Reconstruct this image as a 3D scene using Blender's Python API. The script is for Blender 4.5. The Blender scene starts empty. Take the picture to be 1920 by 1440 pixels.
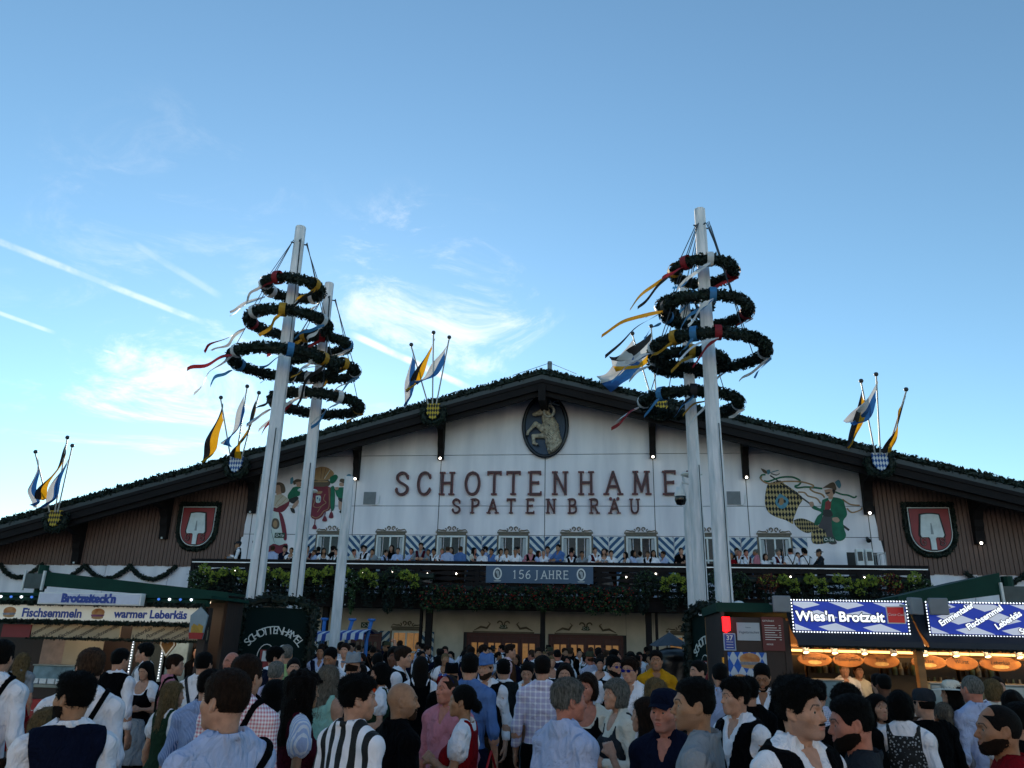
import bpy, bmesh, math, random
import numpy as np
from mathutils import Vector, Matrix
R = math.radians
random.seed(7); NR = np.random.RandomState(7)
SC = bpy.context.scene
COL = SC.collection

# ------------------------------------------------------------------ camera, sky, sun, exposure
PITCH, ROLL, HC = 0.3274, 0.0238, 1.85
cd = bpy.data.cameras.new('camera'); cam = bpy.data.objects.new('camera', cd); COL.objects.link(cam)
cd.sensor_fit = 'HORIZONTAL'; cd.sensor_width = 36.0; cd.lens = 36.0 * 1442 / 1920
cd.clip_start = 0.1; cd.clip_end = 20000
_c, _s = math.cos(ROLL), math.sin(ROLL)
_fw = Vector((0, math.cos(PITCH), math.sin(PITCH))); _up = Vector((0, -math.sin(PITCH), math.cos(PITCH))); _rt = Vector((1, 0, 0))
_r2 = _rt * _c + _up * _s; _u2 = _up * _c - _rt * _s
cam.matrix_world = Matrix(((_r2.x, _u2.x, -_fw.x, 0), (_r2.y, _u2.y, -_fw.y, 0), (_r2.z, _u2.z, -_fw.z, HC), (0, 0, 0, 1)))
SC.camera = cam
SUN_EL, SUN_AZ = R(14.0), R(-13.0)          # low, behind the tent, a little left of the view axis
W = bpy.data.worlds.new('World'); SC.world = W; W.use_nodes = True
def build_world():
    nt = W.node_tree; N = nt.nodes; L = nt.links
    for n in list(N): N.remove(n)
    out = N.new('ShaderNodeOutputWorld'); bg = N.new('ShaderNodeBackground')
    sky = N.new('ShaderNodeTexSky'); sky.sky_type = 'NISHITA'; sky.sun_disc = False
    sky.sun_elevation = SUN_EL; sky.sun_rotation = SUN_AZ; sky.altitude = 500
    sky.air_density = 1.0; sky.dust_density = 0.06; sky.ozone_density = 2.6
    bg.inputs['Strength'].default_value = 0.12
    tc = N.new('ShaderNodeTexCoord')
    def math_(op, a, b=None, c=None):
        m = N.new('ShaderNodeMath'); m.operation = op
        for i, v in enumerate((a, b, c)):
            if v is None: continue
            if isinstance(v, (int, float)): m.inputs[i].default_value = v
            else: L.new(v, m.inputs[i])
        return m.outputs[0]
    def dot(v):
        d = N.new('ShaderNodeVectorMath'); d.operation = 'DOT_PRODUCT'; L.new(tc.outputs['Generated'], d.inputs[0]); d.inputs[1].default_value = v
        return d.outputs['Value']
    def maprange(v, a, b, c, d):
        m = N.new('ShaderNodeMapRange'); m.interpolation_type = 'SMOOTHSTEP'; L.new(v, m.inputs[0])
        for i, x in enumerate((a, b, c, d)): m.inputs[i + 1].default_value = x
        return m.outputs[0]
    def noise(vec_scale, scale, detail, rot=(0, 0, 0), rough=.6, dist=0.):
        mp = N.new('ShaderNodeMapping'); L.new(tc.outputs['Generated'], mp.inputs[0]); mp.inputs['Scale'].default_value = vec_scale; mp.inputs['Rotation'].default_value = rot
        n = N.new('ShaderNodeTexNoise'); L.new(mp.outputs[0], n.inputs['Vector']); n.inputs['Scale'].default_value = scale
        n.inputs['Detail'].default_value = detail; n.inputs['Roughness'].default_value = rough; n.inputs['Distortion'].default_value = dist
        return n.outputs['Fac']
    def sky_dir(px, py):      # direction of a point of the sky as azimuth/elevation seen from the square
        v = _fw + _r2 * ((px - 960) / 1442) - _u2 * ((py - 720) / 1442); return v.normalized()
    wisp = maprange(noise((1.0, 1.0, 2.6), 5.5, 7, (0, R(38), R(10)), .68, .7), .50, .78, 0, 1)
    # cirrus fields: soft-edged round areas of sky in which the wisps are thick
    total = None
    for px, py, rad, amt in ((800, 575, .115, .62), (900, 620, .09, .55), (330, 790, .12, .9), (220, 800, .10, .6), (560, 770, .13, .55), (350, 520, .16, .22), (420, 610, .1, .3), (680, 700, .12, .3)):
        c = sky_dir(px, py); d = dot(c)
        f = math_('MULTIPLY', maprange(d, math.cos(rad * 1.5), math.cos(rad * .2), 0, amt), wisp)
        total = f if total is None else math_('MAXIMUM', total, f)
    # contrails: great-circle stretches
    brk = maprange(noise((1, 1, 1), 26, 4), .35, .6, .35, 1)
    for (x0, y0), (x1, y1), wd, amt in (((-60, 430), (400, 612), .0050, .36), ((-20, 580), (108, 626), .0032, .32), ((188, 655), (292, 688), .0022, .42), ((650, 622), (890, 732), .0060, .6), ((240, 450), (420, 560), .006, .14)):
        a = sky_dir(x0, y0); b = sky_dir(x1, y1); n = a.cross(b).normalized(); t = (b - a).normalized(); m = (a + b).normalized(); half = (b - a).length / 2
        side = math_('ABSOLUTE', dot(n)); along = math_('ABSOLUTE', math_('SUBTRACT', dot(t), m.dot(t)))
        f = math_('MULTIPLY', maprange(side, wd * .25, wd, 1, 0), maprange(along, half * .7, half, 1, 0))
        f = math_('MULTIPLY', math_('MULTIPLY', f, brk), amt)
        total = math_('MAXIMUM', total, f)
    # thin high cloud scatters the light around it: brighter towards the sun
    mix = N.new('ShaderNodeMix'); mix.data_type = 'RGBA'; L.new(total, mix.inputs['Factor'])
    wb = N.new('ShaderNodeVectorMath'); wb.operation = 'MULTIPLY'; L.new(sky.outputs[0], wb.inputs[0]); wb.inputs[1].default_value = (.90, 1.0, .915)      # white balance
    L.new(wb.outputs[0], mix.inputs[6])
    sd = Vector((math.sin(SUN_AZ) * math.cos(SUN_EL), math.cos(SUN_AZ) * math.cos(SUN_EL), math.sin(SUN_EL)))
    glow = maprange(dot(sd), math.cos(.75), math.cos(.1), 3.6, 6.6)
    cc = N.new('ShaderNodeVectorMath'); cc.operation = 'SCALE'; cc.inputs[0].default_value = (1.0, .97, .92); L.new(glow, cc.inputs['Scale'])
    L.new(cc.outputs[0], mix.inputs[7])
    L.new(mix.outputs[2], bg.inputs['Color']); L.new(bg.outputs[0], out.inputs[0])
build_world()
sl = bpy.data.lights.new('sun', 'SUN'); sl.energy = 3.0; sl.angle = R(0.5); sl.color = (1.0, .86, .68)
sun = bpy.data.objects.new('sun', sl); COL.objects.link(sun)
_sd = Vector((math.sin(SUN_AZ) * math.cos(SUN_EL), math.cos(SUN_AZ) * math.cos(SUN_EL), math.sin(SUN_EL)))
sun.rotation_euler = _sd.to_track_quat('Z', 'Y').to_euler()
SC.view_settings.view_transform = 'Standard'; SC.view_settings.look = 'None'; SC.view_settings.gamma = 1
SC.view_settings.use_curve_mapping = False
SC.view_settings.exposure = 1.0
SC.cycles.max_bounces = 6; SC.cycles.diffuse_bounces = 3; SC.cycles.glossy_bounces = 3; SC.cycles.transparent_max_bounces = 8
SC.cycles.sample_clamp_indirect = 6

# ------------------------------------------------------------------ helpers
def lin(c):
    if isinstance(c, str):
        c = c.lstrip('#'); c = [int(c[i:i + 2], 16) / 255 for i in (0, 2, 4)]
        c = [x / 12.92 if x <= .04045 else ((x + .055) / 1.055) ** 2.4 for x in c]
    return tuple(c[:3]) + (1.0,)
MATS = {}
def mat(name, col, rough=.6, var=.12, vs=6.0, bump=0.0, bs=40.0, metal=0.0, col2=None, emit=0.0, stretch=(1, 1, 1), spec=.5, trans=0.0, sub=0.0, bd=.02, dist=0.0):
    """plain procedural material: base colour varied by noise, fine relief"""
    if name in MATS: return MATS[name]
    m = bpy.data.materials.new(name); m.use_nodes = True; MATS[name] = m
    nt = m.node_tree; N = nt.nodes; L = nt.links; p = N['Principled BSDF']
    c = lin(col); c2 = lin(col2) if col2 is not None else tuple(max(0, x * (1 - var * 1.6)) for x in c[:3]) + (1,)
    p.inputs['Roughness'].default_value = rough; p.inputs['Metallic'].default_value = metal; p.inputs['Specular IOR Level'].default_value = spec
    if sub: p.inputs['Subsurface Weight'].default_value = sub; p.inputs['Subsurface Radius'].default_value = (.012, .005, .003); p.inputs['Subsurface Scale'].default_value = .4
    tc = N.new('ShaderNodeTexCoord'); mp = N.new('ShaderNodeMapping'); mp.inputs['Scale'].default_value = stretch
    L.new(tc.outputs['Object'], mp.inputs[0])
    n = N.new('ShaderNodeTexNoise'); n.inputs['Scale'].default_value = vs; n.inputs['Detail'].default_value = 5; L.new(mp.outputs[0], n.inputs['Vector'])
    mx = N.new('ShaderNodeMix'); mx.data_type = 'RGBA'; mx.inputs[6].default_value = c; mx.inputs[7].default_value = c2
    mr = N.new('ShaderNodeMapRange'); mr.inputs[1].default_value = .35; mr.inputs[2].default_value = .7; L.new(n.outputs['Fac'], mr.inputs[0])
    L.new(mr.outputs[0], mx.inputs['Factor']); L.new(mx.outputs[2], p.inputs['Base Color'])
    if bump:
        b = N.new('ShaderNodeBump'); b.inputs['Strength'].default_value = bump; b.inputs['Distance'].default_value = bd
        n2 = N.new('ShaderNodeTexNoise'); n2.inputs['Scale'].default_value = bs; n2.inputs['Detail'].default_value = 4; n2.inputs['Distortion'].default_value = dist; L.new(mp.outputs[0], n2.inputs['Vector'])
        L.new(n2.outputs['Fac'], b.inputs['Height']); L.new(b.outputs[0], p.inputs['Normal'])
    if emit: p.inputs['Emission Color'].default_value = c; p.inputs['Emission Strength'].default_value = emit
    if trans:
        t = N.new('ShaderNodeBsdfTranslucent'); L.new(mx.outputs[2], t.inputs[0]); ms = N.new('ShaderNodeMixShader'); ms.inputs[0].default_value = trans
        L.new(p.outputs[0], ms.inputs[1]); L.new(t.outputs[0], ms.inputs[2]); L.new(ms.outputs[0], N['Material Output'].inputs[0])
    return m
def pattern(name, kind, c1, c2, size, rough=.75, axis='X', trans=0.0, bump=.15):
    """stripes / check / lozenge / diag cloth or paint from object coordinates"""
    if name in MATS: return MATS[name]
    m = mat(name, c1, rough, .1, 9, bump * 4, 10, bd=.035, dist=.8); nt = m.node_tree; N = nt.nodes; L = nt.links; p = N['Principled BSDF']
    tc = N.new('ShaderNodeTexCoord'); sp = N.new('ShaderNodeSeparateXYZ'); L.new(tc.outputs['Object'], sp.inputs[0])
    def mth(op, a, b=0.0):
        q = N.new('ShaderNodeMath'); q.operation = op
        for i, v in enumerate((a, b)):
            if isinstance(v, (int, float)): q.inputs[i].default_value = v
            else: L.new(v, q.inputs[i])
        return q.outputs[0]
    X, Y, Z = sp.outputs
    def band(v, s, duty=.5): return mth('LESS_THAN', mth('FRACT', mth('MULTIPLY', v, 1 / s)), duty)
    if kind == 'stripe': f = band({'X': X, 'Y': Y, 'Z': Z}[axis], size)
    elif kind == 'check': f = mth('MULTIPLY', mth('ADD', band(mth('ADD', X, mth('MULTIPLY', Y, .8)), size), band(Z, size)), .5)
    elif kind == 'loz':   # diamonds, taller than wide
        a = mth('ADD', mth('MULTIPLY', X, 1 / size), mth('MULTIPLY', Z, .55 / size)); b = mth('SUBTRACT', mth('MULTIPLY', X, 1 / size), mth('MULTIPLY', Z, .55 / size))
        f = mth('MODULO', mth('ADD', mth('ADD', mth('FLOOR', a), mth('FLOOR', b)), 200), 2)
    elif kind == 'diag': f = band(mth('ADD', {'X': X, 'Y': Y}.get(axis, X), Z), size)
    elif kind == 'diag2': f = band(mth('SUBTRACT', X, Z), size)
    elif kind == 'plaid': f = mth('MULTIPLY', mth('ADD', band(X, size, .7), band(Z, size, .7)), .5)
    elif kind == 'dots':
        v = N.new('ShaderNodeTexVoronoi'); v.inputs['Scale'].default_value = 1 / size; L.new(tc.outputs['Object'], v.inputs['Vector']); f = mth('LESS_THAN', v.outputs['Distance'], .33)
    mx = N.new('ShaderNodeMix'); mx.data_type = 'RGBA'; mx.inputs[7].default_value = lin(c2); mx.inputs[6].default_value = lin(c1)
    old = p.inputs['Base Color'].links[0].from_socket; L.new(old, mx.inputs[6]); L.new(f, mx.inputs['Factor']); L.new(mx.outputs[2], p.inputs['Base Color'])
    return m

def link(o, parent=None):
    COL.objects.link(o)
    if parent is not None: o.parent = parent
    return o
def tag(o, label=None, cat=None, group=None, kind=None):
    if label: o['label'] = label
    if cat: o['category'] = cat
    if group: o['group'] = group
    if kind: o['kind'] = kind
    return o
def empty(name, loc=(0, 0, 0), rz=0.0, label=None, cat=None, group=None):
    o = bpy.data.objects.new(name, None); o.empty_display_size = .1; COL.objects.link(o); o.location = loc; o.rotation_euler = (0, 0, rz)
    return tag(o, label, cat, group)
def np_mesh(name, V, F, smooth=True, mats=(), mi=None):
    """V (n,3); F (m,k) array or list of arrays of equal-width faces"""
    me = bpy.data.meshes.new(name); V = np.asarray(V, np.float32)
    Fs = F if isinstance(F, list) else [F]; Fs = [np.asarray(f, np.int32) for f in Fs if len(f)]
    me.vertices.add(len(V)); me.vertices.foreach_set('co', V.ravel())
    nl = sum(f.size for f in Fs); npoly = sum(len(f) for f in Fs)
    me.loops.add(nl); me.loops.foreach_set('vertex_index', np.concatenate([f.ravel() for f in Fs]))
    tot = np.concatenate([np.full(len(f), f.shape[1], np.int32) for f in Fs]); st = np.concatenate([[0], np.cumsum(tot)[:-1]]).astype(np.int32)
    me.polygons.add(npoly); me.polygons.foreach_set('loop_start', st); me.polygons.foreach_set('loop_total', tot)
    me.polygons.foreach_set('use_smooth', np.full(npoly, bool(smooth)))
    for m in mats: me.materials.append(m)
    if mi is not None: me.polygons.foreach_set('material_index', np.asarray(mi, np.int32))
    me.update(calc_edges=True); me.validate(); return me
def mobj(name, me, parent=None, loc=(0, 0, 0), rot=(0, 0, 0), material=None):
    o = bpy.data.objects.new(name, me); o.location = loc; o.rotation_euler = rot
    if material is not None and not me.materials: me.materials.append(material)
    return link(o, parent)
class MB:
    """collects boxes, tubes, prisms into one mesh"""
    def __init__(s): s.v = []; s.f = []; s.smooth = False
    def quadgrid(s, rows, close_u=False):
        b = len(s.v); n = len(rows[0])
        for r in rows: s.v += [tuple(p) for p in r]
        for i in range(len(rows) - 1):
            for j in range(n if close_u else n - 1):
                k = (j + 1) % n; s.f.append((b + i * n + j, b + i * n + k, b + (i + 1) * n + k, b + (i + 1) * n + j))
        return b
    def box(s, x0, x1, y0, y1, z0, z1, M=None, bev=0.0):
        c = [(x0, y0, z0), (x1, y0, z0), (x1, y1, z0), (x0, y1, z0), (x0, y0, z1), (x1, y0, z1), (x1, y1, z1), (x0, y1, z1)]
        if M is not None: c = [tuple(M @ Vector(p)) for p in c]
        b = len(s.v); s.v += c
        for f in ((0, 3, 2, 1), (4, 5, 6, 7), (0, 1, 5, 4), (1, 2, 6, 5), (2, 3, 7, 6), (3, 0, 4, 7)): s.f.append(tuple(b + i for i in f))
        return s
    def tube(s, pts, rad, n=8, cap=True, phase=0.0):
        pts = [Vector(p) for p in pts]; rows = []
        rad = rad if isinstance(rad, (list, tuple)) else [rad] * len(pts)
        prev = None
        for i, p in enumerate(pts):
            d = (pts[min(i + 1, len(pts) - 1)] - pts[max(i - 1, 0)]).normalized()
            a = prev if prev is not None else (Vector((1, 0, 0)) if abs(d.x) < .8 else Vector((0, 1, 0)))
            a = (a - d * a.dot(d)).normalized(); prev = a; b_ = d.cross(a)
            rows.append([p + (a * math.cos(t) + b_ * math.sin(t)) * rad[i] for t in [phase + 2 * math.pi * k / n for k in range(n)]])
        b = s.quadgrid(rows, True)
        if cap: s.f.append(tuple(b + k for k in reversed(range(n)))); e = b + (len(rows) - 1) * n; s.f.append(tuple(e + k for k in range(n)))
        return s
    def prism(s, poly, y0, y1, M=None):
        """poly in (x, z), extruded y0 (front, towards camera) to y1"""
        n = len(poly); b = len(s.v); c = [(x, y0, z) for x, z in poly] + [(x, y1, z) for x, z in poly]
        if M is not None: c = [tuple(M @ Vector(p)) for p in c]
        s.v += c; s.f.append(tuple(b + i for i in range(n))); s.f.append(tuple(b + n + i for i in reversed(range(n))))
        for i in range(n): j = (i + 1) % n; s.f.append((b + j, b + i, b + n + i, b + n + j))
        return s
    def lathe(s, prof, n=16, c=(0, 0, 0), M=None):
        rows = []
        for r, z in prof:
            ring = [Vector((c[0] + r * math.cos(2 * math.pi * k / n), c[1] + r * math.sin(2 * math.pi * k / n), c[2] + z)) for k in range(n)]
            rows.append([M @ p for p in ring] if M is not None else ring)
        s.quadgrid(rows, True); return s
    def mesh(s, name, material=None, smooth=False):
        me = bpy.data.meshes.new(name); me.from_pydata([tuple(v) for v in s.v], [], s.f)
        if material: me.materials.append(material)
        bm = bmesh.new(); bm.from_mesh(me); bmesh.ops.recalc_face_normals(bm, faces=bm.faces); bm.to_mesh(me); bm.free()
        if smooth:
            for p in me.polygons: p.use_smooth = True
        return me
    def build(s, name, material, parent=None, loc=(0, 0, 0), rot=(0, 0, 0), smooth=False, bevel=0.0):
        o = mobj(name, s.mesh(name, material, smooth), parent, loc, rot)
        if bevel: m = o.modifiers.new('bevel', 'BEVEL'); m.width = bevel; m.segments = 2; m.limit_method = 'ANGLE'
        return o
def copy_tree(o, parent=None):
    c = o.copy(); COL.objects.link(c); c.parent = parent
    for ch in list(o.children): copy_tree(ch, c)
    return c
def set_mat(o, i, m):
    o.material_slots[i].link = 'OBJECT'; o.material_slots[i].material = m
# facade frame: u along the front (right +), d out towards the square, z up
FA = -0.1338; FE = Vector((math.cos(FA), math.sin(FA), 0)); FN = Vector((math.sin(FA), -math.cos(FA), 0)); FO = Vector((0, 30, 0)) + FE * 1.4
def F(u, d=0.0, z=0.0): return FO + FE * u + FN * d + Vector((0, 0, z))
def text_mesh(txt, size=1.0, ext=.004, bold=0.0, shear=0.0, space=1.0, sx=1.0, align='CENTER', font=None):
    cu = bpy.data.curves.new('lettering', 'FONT'); cu.body = txt; cu.size = size; cu.extrude = ext; cu.offset = bold; cu.shear = shear
    cu.space_character = space; cu.align_x = align; cu.align_y = 'CENTER'; cu.resolution_u = 3
    o = bpy.data.objects.new('lettering', cu); COL.objects.link(o)
    bpy.context.view_layer.update()
    me = bpy.data.meshes.new_from_object(o.evaluated_get(bpy.context.evaluated_depsgraph_get()))
    bpy.data.objects.remove(o); bpy.data.curves.remove(cu)
    for v in me.vertices: v.co = (v.co.x * sx, -v.co.z, v.co.y)     # stand it up: x right, z up, facing -y
    me.materials.clear(); return me
def text(name, txt, size, material, parent, loc, rot=(0, 0, 0), **k):
    me = text_mesh(txt, size, **k); me.materials.append(material); return mobj(name, me, parent, loc, rot)
# ------------------------------------------------------------------ organic shapes: signed distances and surface nets
f32 = np.float32
def surf(fn, lo, hi, h):
    ax = [np.arange(lo[i] - h, hi[i] + 1.5 * h, h, dtype=f32) for i in range(3)]
    G = np.stack(np.meshgrid(*ax, indexing='ij'), -1); sh = G.shape[:3]
    D = fn(G.reshape(-1, 3)).reshape(sh).astype(f32)
    I = D < 0; n = [s - 1 for s in sh]
    cs = lambda A, i, j, k: A[i:i + n[0], j:j + n[1], k:k + n[2]]
    cnt = sum(cs(I, i, j, k).astype(np.int8) for i in (0, 1) for j in (0, 1) for k in (0, 1))
    mask = (cnt > 0) & (cnt < 8); ci = np.argwhere(mask)
    if len(ci) == 0: return np.zeros((0, 3), f32), np.zeros((0, 4), np.int32)
    idx = np.full(n, -1, np.int32); idx[mask] = np.arange(len(ci))
    acc = np.zeros((len(ci), 3), f32); wt = np.zeros(len(ci), f32)
    for a in range(3):
        o = [b for b in range(3) if b != a]
        for s in (0, 1):
            for t in (0, 1):
                c0 = ci.copy(); c0[:, o[0]] += s; c0[:, o[1]] += t; c1 = c0.copy(); c1[:, a] += 1
                da = D[tuple(c0.T)]; db = D[tuple(c1.T)]; x = (da < 0) != (db < 0)
                tt = np.where(x, da / np.where(x, da - db, 1), 0).astype(f32)
                p = c0.astype(f32); p[:, a] += tt; acc += p * x[:, None]; wt += x
    V = acc / wt[:, None] * h + np.array([a[0] for a in ax], f32)
    Q = []
    for a in range(3):
        b, c = (a + 1) % 3, (a + 2) % 3
        s0 = [slice(None)] * 3; s1 = [slice(None)] * 3; s0[a] = slice(0, -1); s1[a] = slice(1, None)
        e = I[tuple(s0)] != I[tuple(s1)]; ei = np.argwhere(e)
        ok = (ei[:, b] > 0) & (ei[:, c] > 0) & (ei[:, b] < n[b]) & (ei[:, c] < n[c]); ei = ei[ok]
        if not len(ei): continue
        inside = I[tuple(ei.T)]
        def cell(db, dc): q = ei.copy(); q[:, b] -= db; q[:, c] -= dc; return idx[tuple(q.T)]
        q = np.stack([cell(1, 1), cell(0, 1), cell(0, 0), cell(1, 0)], -1); q[~inside] = q[~inside][:, ::-1]; Q.append(q)
    return V, np.concatenate(Q)
def smin(a, b, k):
    h = np.clip(.5 + .5 * (b - a) / k, 0, 1); return b + (a - b) * h - k * h * (1 - h)
def smax(a, b, k): return -smin(-a, -b, k)
def ell(P, c, r, M=None):
    q = P - np.array(c, f32)
    if M is not None: q = q @ np.array(M, f32)
    r = np.array(r, f32); k0 = np.linalg.norm(q / r, axis=1); k1 = np.linalg.norm(q / (r * r), axis=1) + 1e-6
    return k0 * (k0 - 1) / k1
def sph(P, c, r): return np.linalg.norm(P - np.array(c, f32), axis=1) - r
def cone(P, a, b, ra, rb, flat=None):
    a = np.array(a, f32); b = np.array(b, f32); d = b - a; q = P - a
    t = np.clip(q @ d / (d @ d), 0, 1); e = q - t[:, None] * d
    if flat is not None: e = e / np.array(flat, f32)
    return np.linalg.norm(e, axis=1) - (ra + (rb - ra) * t)
def rbox(P, c, hs, r, M=None):
    q = P - np.array(c, f32)
    if M is not None: q = q @ np.array(M, f32)
    q = np.abs(q) - (np.array(hs, f32) - r); return np.linalg.norm(np.maximum(q, 0), axis=1) + np.minimum(q.max(1), 0) - r
def wob(P, f, s=0.0):
    x, y, z = P[:, 0] * f, P[:, 1] * f, P[:, 2] * f
    return (np.sin(x * 1.1 + 1.7 * np.sin(z * .7 + s) + s) + np.sin(y * 1.3 + 1.9 * np.sin(x * .6 + s * 2) + 2 * s) + np.sin(z * 1.2 + 1.5 * np.sin(y * .8 - s) + s)) / 3
MURAL_FLAG = [
 ('loz', 'p', [(8.51,7.88),(8.89,7.97),(9.05,7.85),(9.65,7.35),(9.47,6.97),(9.26,6.51),(9.23,6.34),(8.98,6.48),(8.66,6.59),(8.39,6.77),(8.29,7.06),(8.33,7.47),(8.43,7.8)]),
 ('loz2', 'p', [(9.27,6.48),(9.52,6.55),(9.81,6.47),(10.18,6.23),(9.85,6.04),(9.66,6.02),(9.45,6.14),(9.3,6.31)]),
 ('loz', 'p', [(9.85,6.03),(10.19,6.2),(10.35,6.08),(10.42,5.86),(10.33,5.65),(9.87,5.64)]),
 ('sky', 'p', [(8.85,7.48),(9.14,7.26),(9.06,7.0),(8.88,6.9),(8.72,7.0),(8.67,7.21)]),
 ('tan', 'p', [(8.83,7.29),(8.94,7.32),(8.98,7.15),(8.86,7.03),(8.79,7.12)]),
 ('ink', 'p', [(8.78,7.26),(8.83,7.29),(8.8,7.15),(8.74,7.1)]),
 ('ink', 'p', [(8.97,7.26),(9.05,7.21),(9.02,7.12),(8.97,7.15)]),
 ('ink', 0.048, [(8.56,8.17),(10.03,7.0)]),
 ('ink', 0.077, [(10.8,6.44),(11.19,6.12)]),
 ('grey', 'p', [(10.33,6.63),(10.64,6.61),(10.61,6.17),(10.63,5.83),(10.71,5.64),(10.44,5.64),(10.33,6.11),(10.12,6.23)]),
 ('green', 'p', [(10.36,7.23),(10.56,7.31),(10.76,7.34),(11.08,7.25),(11.14,7.03),(11.18,6.69),(11.02,6.46),(11.02,6.17),(11.06,5.92),(10.92,5.75),(10.7,5.75),(10.59,6.03),(10.62,6.57),(10.62,7.03),(10.57,7.15),(10.41,6.89),(10.29,6.57),(10.13,6.31),(9.98,6.34),(10.13,6.63),(10.29,6.77),(10.02,6.89),(9.96,6.97),(10.04,7.03),(10.25,6.91),(10.31,7.03)]),
 ('red', 'p', [(10.46,7.15),(10.7,7.29),(10.62,6.92),(10.54,6.83),(10.41,6.86)]),
 ('ink', 'p', [(10.35,6.86),(10.61,6.86),(10.66,6.63),(10.35,6.63)]),
 ('white', 'p', [(10.57,7.28),(10.73,7.32),(10.64,7.16)]),
 ('skin', 'p', [(10.6,7.38),(10.74,7.41),(10.73,7.28),(10.6,7.26)]),
 ('skin', 'p', [(10.48,7.61),(10.75,7.64),(10.8,7.47),(10.71,7.35),(10.57,7.38),(10.5,7.5)]),
 ('ink', 'p', [(10.5,7.5),(10.64,7.53),(10.65,7.48),(10.52,7.45)]),
 ('ink', 'p', [(10.75,7.63),(10.86,7.61),(10.83,7.47),(10.77,7.47)]),
 ('hat', 'p', [(10.41,7.67),(10.53,7.76),(10.76,7.89),(10.87,7.85),(10.9,7.61),(10.74,7.66),(10.55,7.69)]),
 ('sky', 'p', [(10.88,7.91),(11.03,7.99),(11.09,7.79),(11.02,7.67),(10.94,7.76)]),
 ('skin', 'p', [(9.87,7.15),(10.01,7.16),(10.04,7.03),(9.95,6.97),(9.89,7.06)]),
 ('skin', 'p', [(10.65,6.57),(10.82,6.59),(10.89,6.46),(10.77,6.4),(10.64,6.48)]),
 ('green', 0.054, [(8.18,8.06),(8.25,8.18),(8.39,8.2)]),
 ('green', 0.06, [(8.32,7.96),(8.49,7.94),(8.9,8.08),(9.3,8.11),(9.54,8.03),(9.65,7.91),(9.55,7.79),(9.43,7.76),(9.51,7.69),(9.82,7.72),(10.1,7.7),(10.4,7.66)]),
 ('green', 0.054, [(10.86,7.53),(11.08,7.44),(11.29,7.41),(11.5,7.32),(11.59,7.38)]),
 ('tan', 0.048, [(8.25,8.14),(8.21,8.03),(8.37,7.89),(8.65,7.85),(9.05,7.93),(9.51,7.93),(9.84,7.88),(10.11,7.76),(9.96,7.66),(10.11,7.53),(10.36,7.45),(10.45,7.32)]),
 ('tan', 0.042, [(9.52,7.53),(9.75,7.51),(9.87,7.38),(10.17,7.29),(10.29,7.09)]),
 ('tan', 0.042, [(11.08,7.26),(11.21,7.15),(11.36,7.06),(11.66,7.03)]),
 ('tan', 0.042, [(11.2,6.92),(11.36,6.77),(11.67,6.86),(11.73,6.95)]),
 ('hat', 'p', [(8.24,8.44),(8.41,8.36),(8.45,8.24),(8.32,8.29)]),
 ('sky', 'p', [(8.44,8.36),(8.55,8.39),(8.57,8.27),(8.48,8.21)]),
 ('sky', 0.027, [(8.57,8.27),(8.75,8.33),(8.88,8.36)]),
 ('grey', 0.024, [(8.6,8.24),(8.79,8.18),(8.91,8.24)])]
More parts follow.
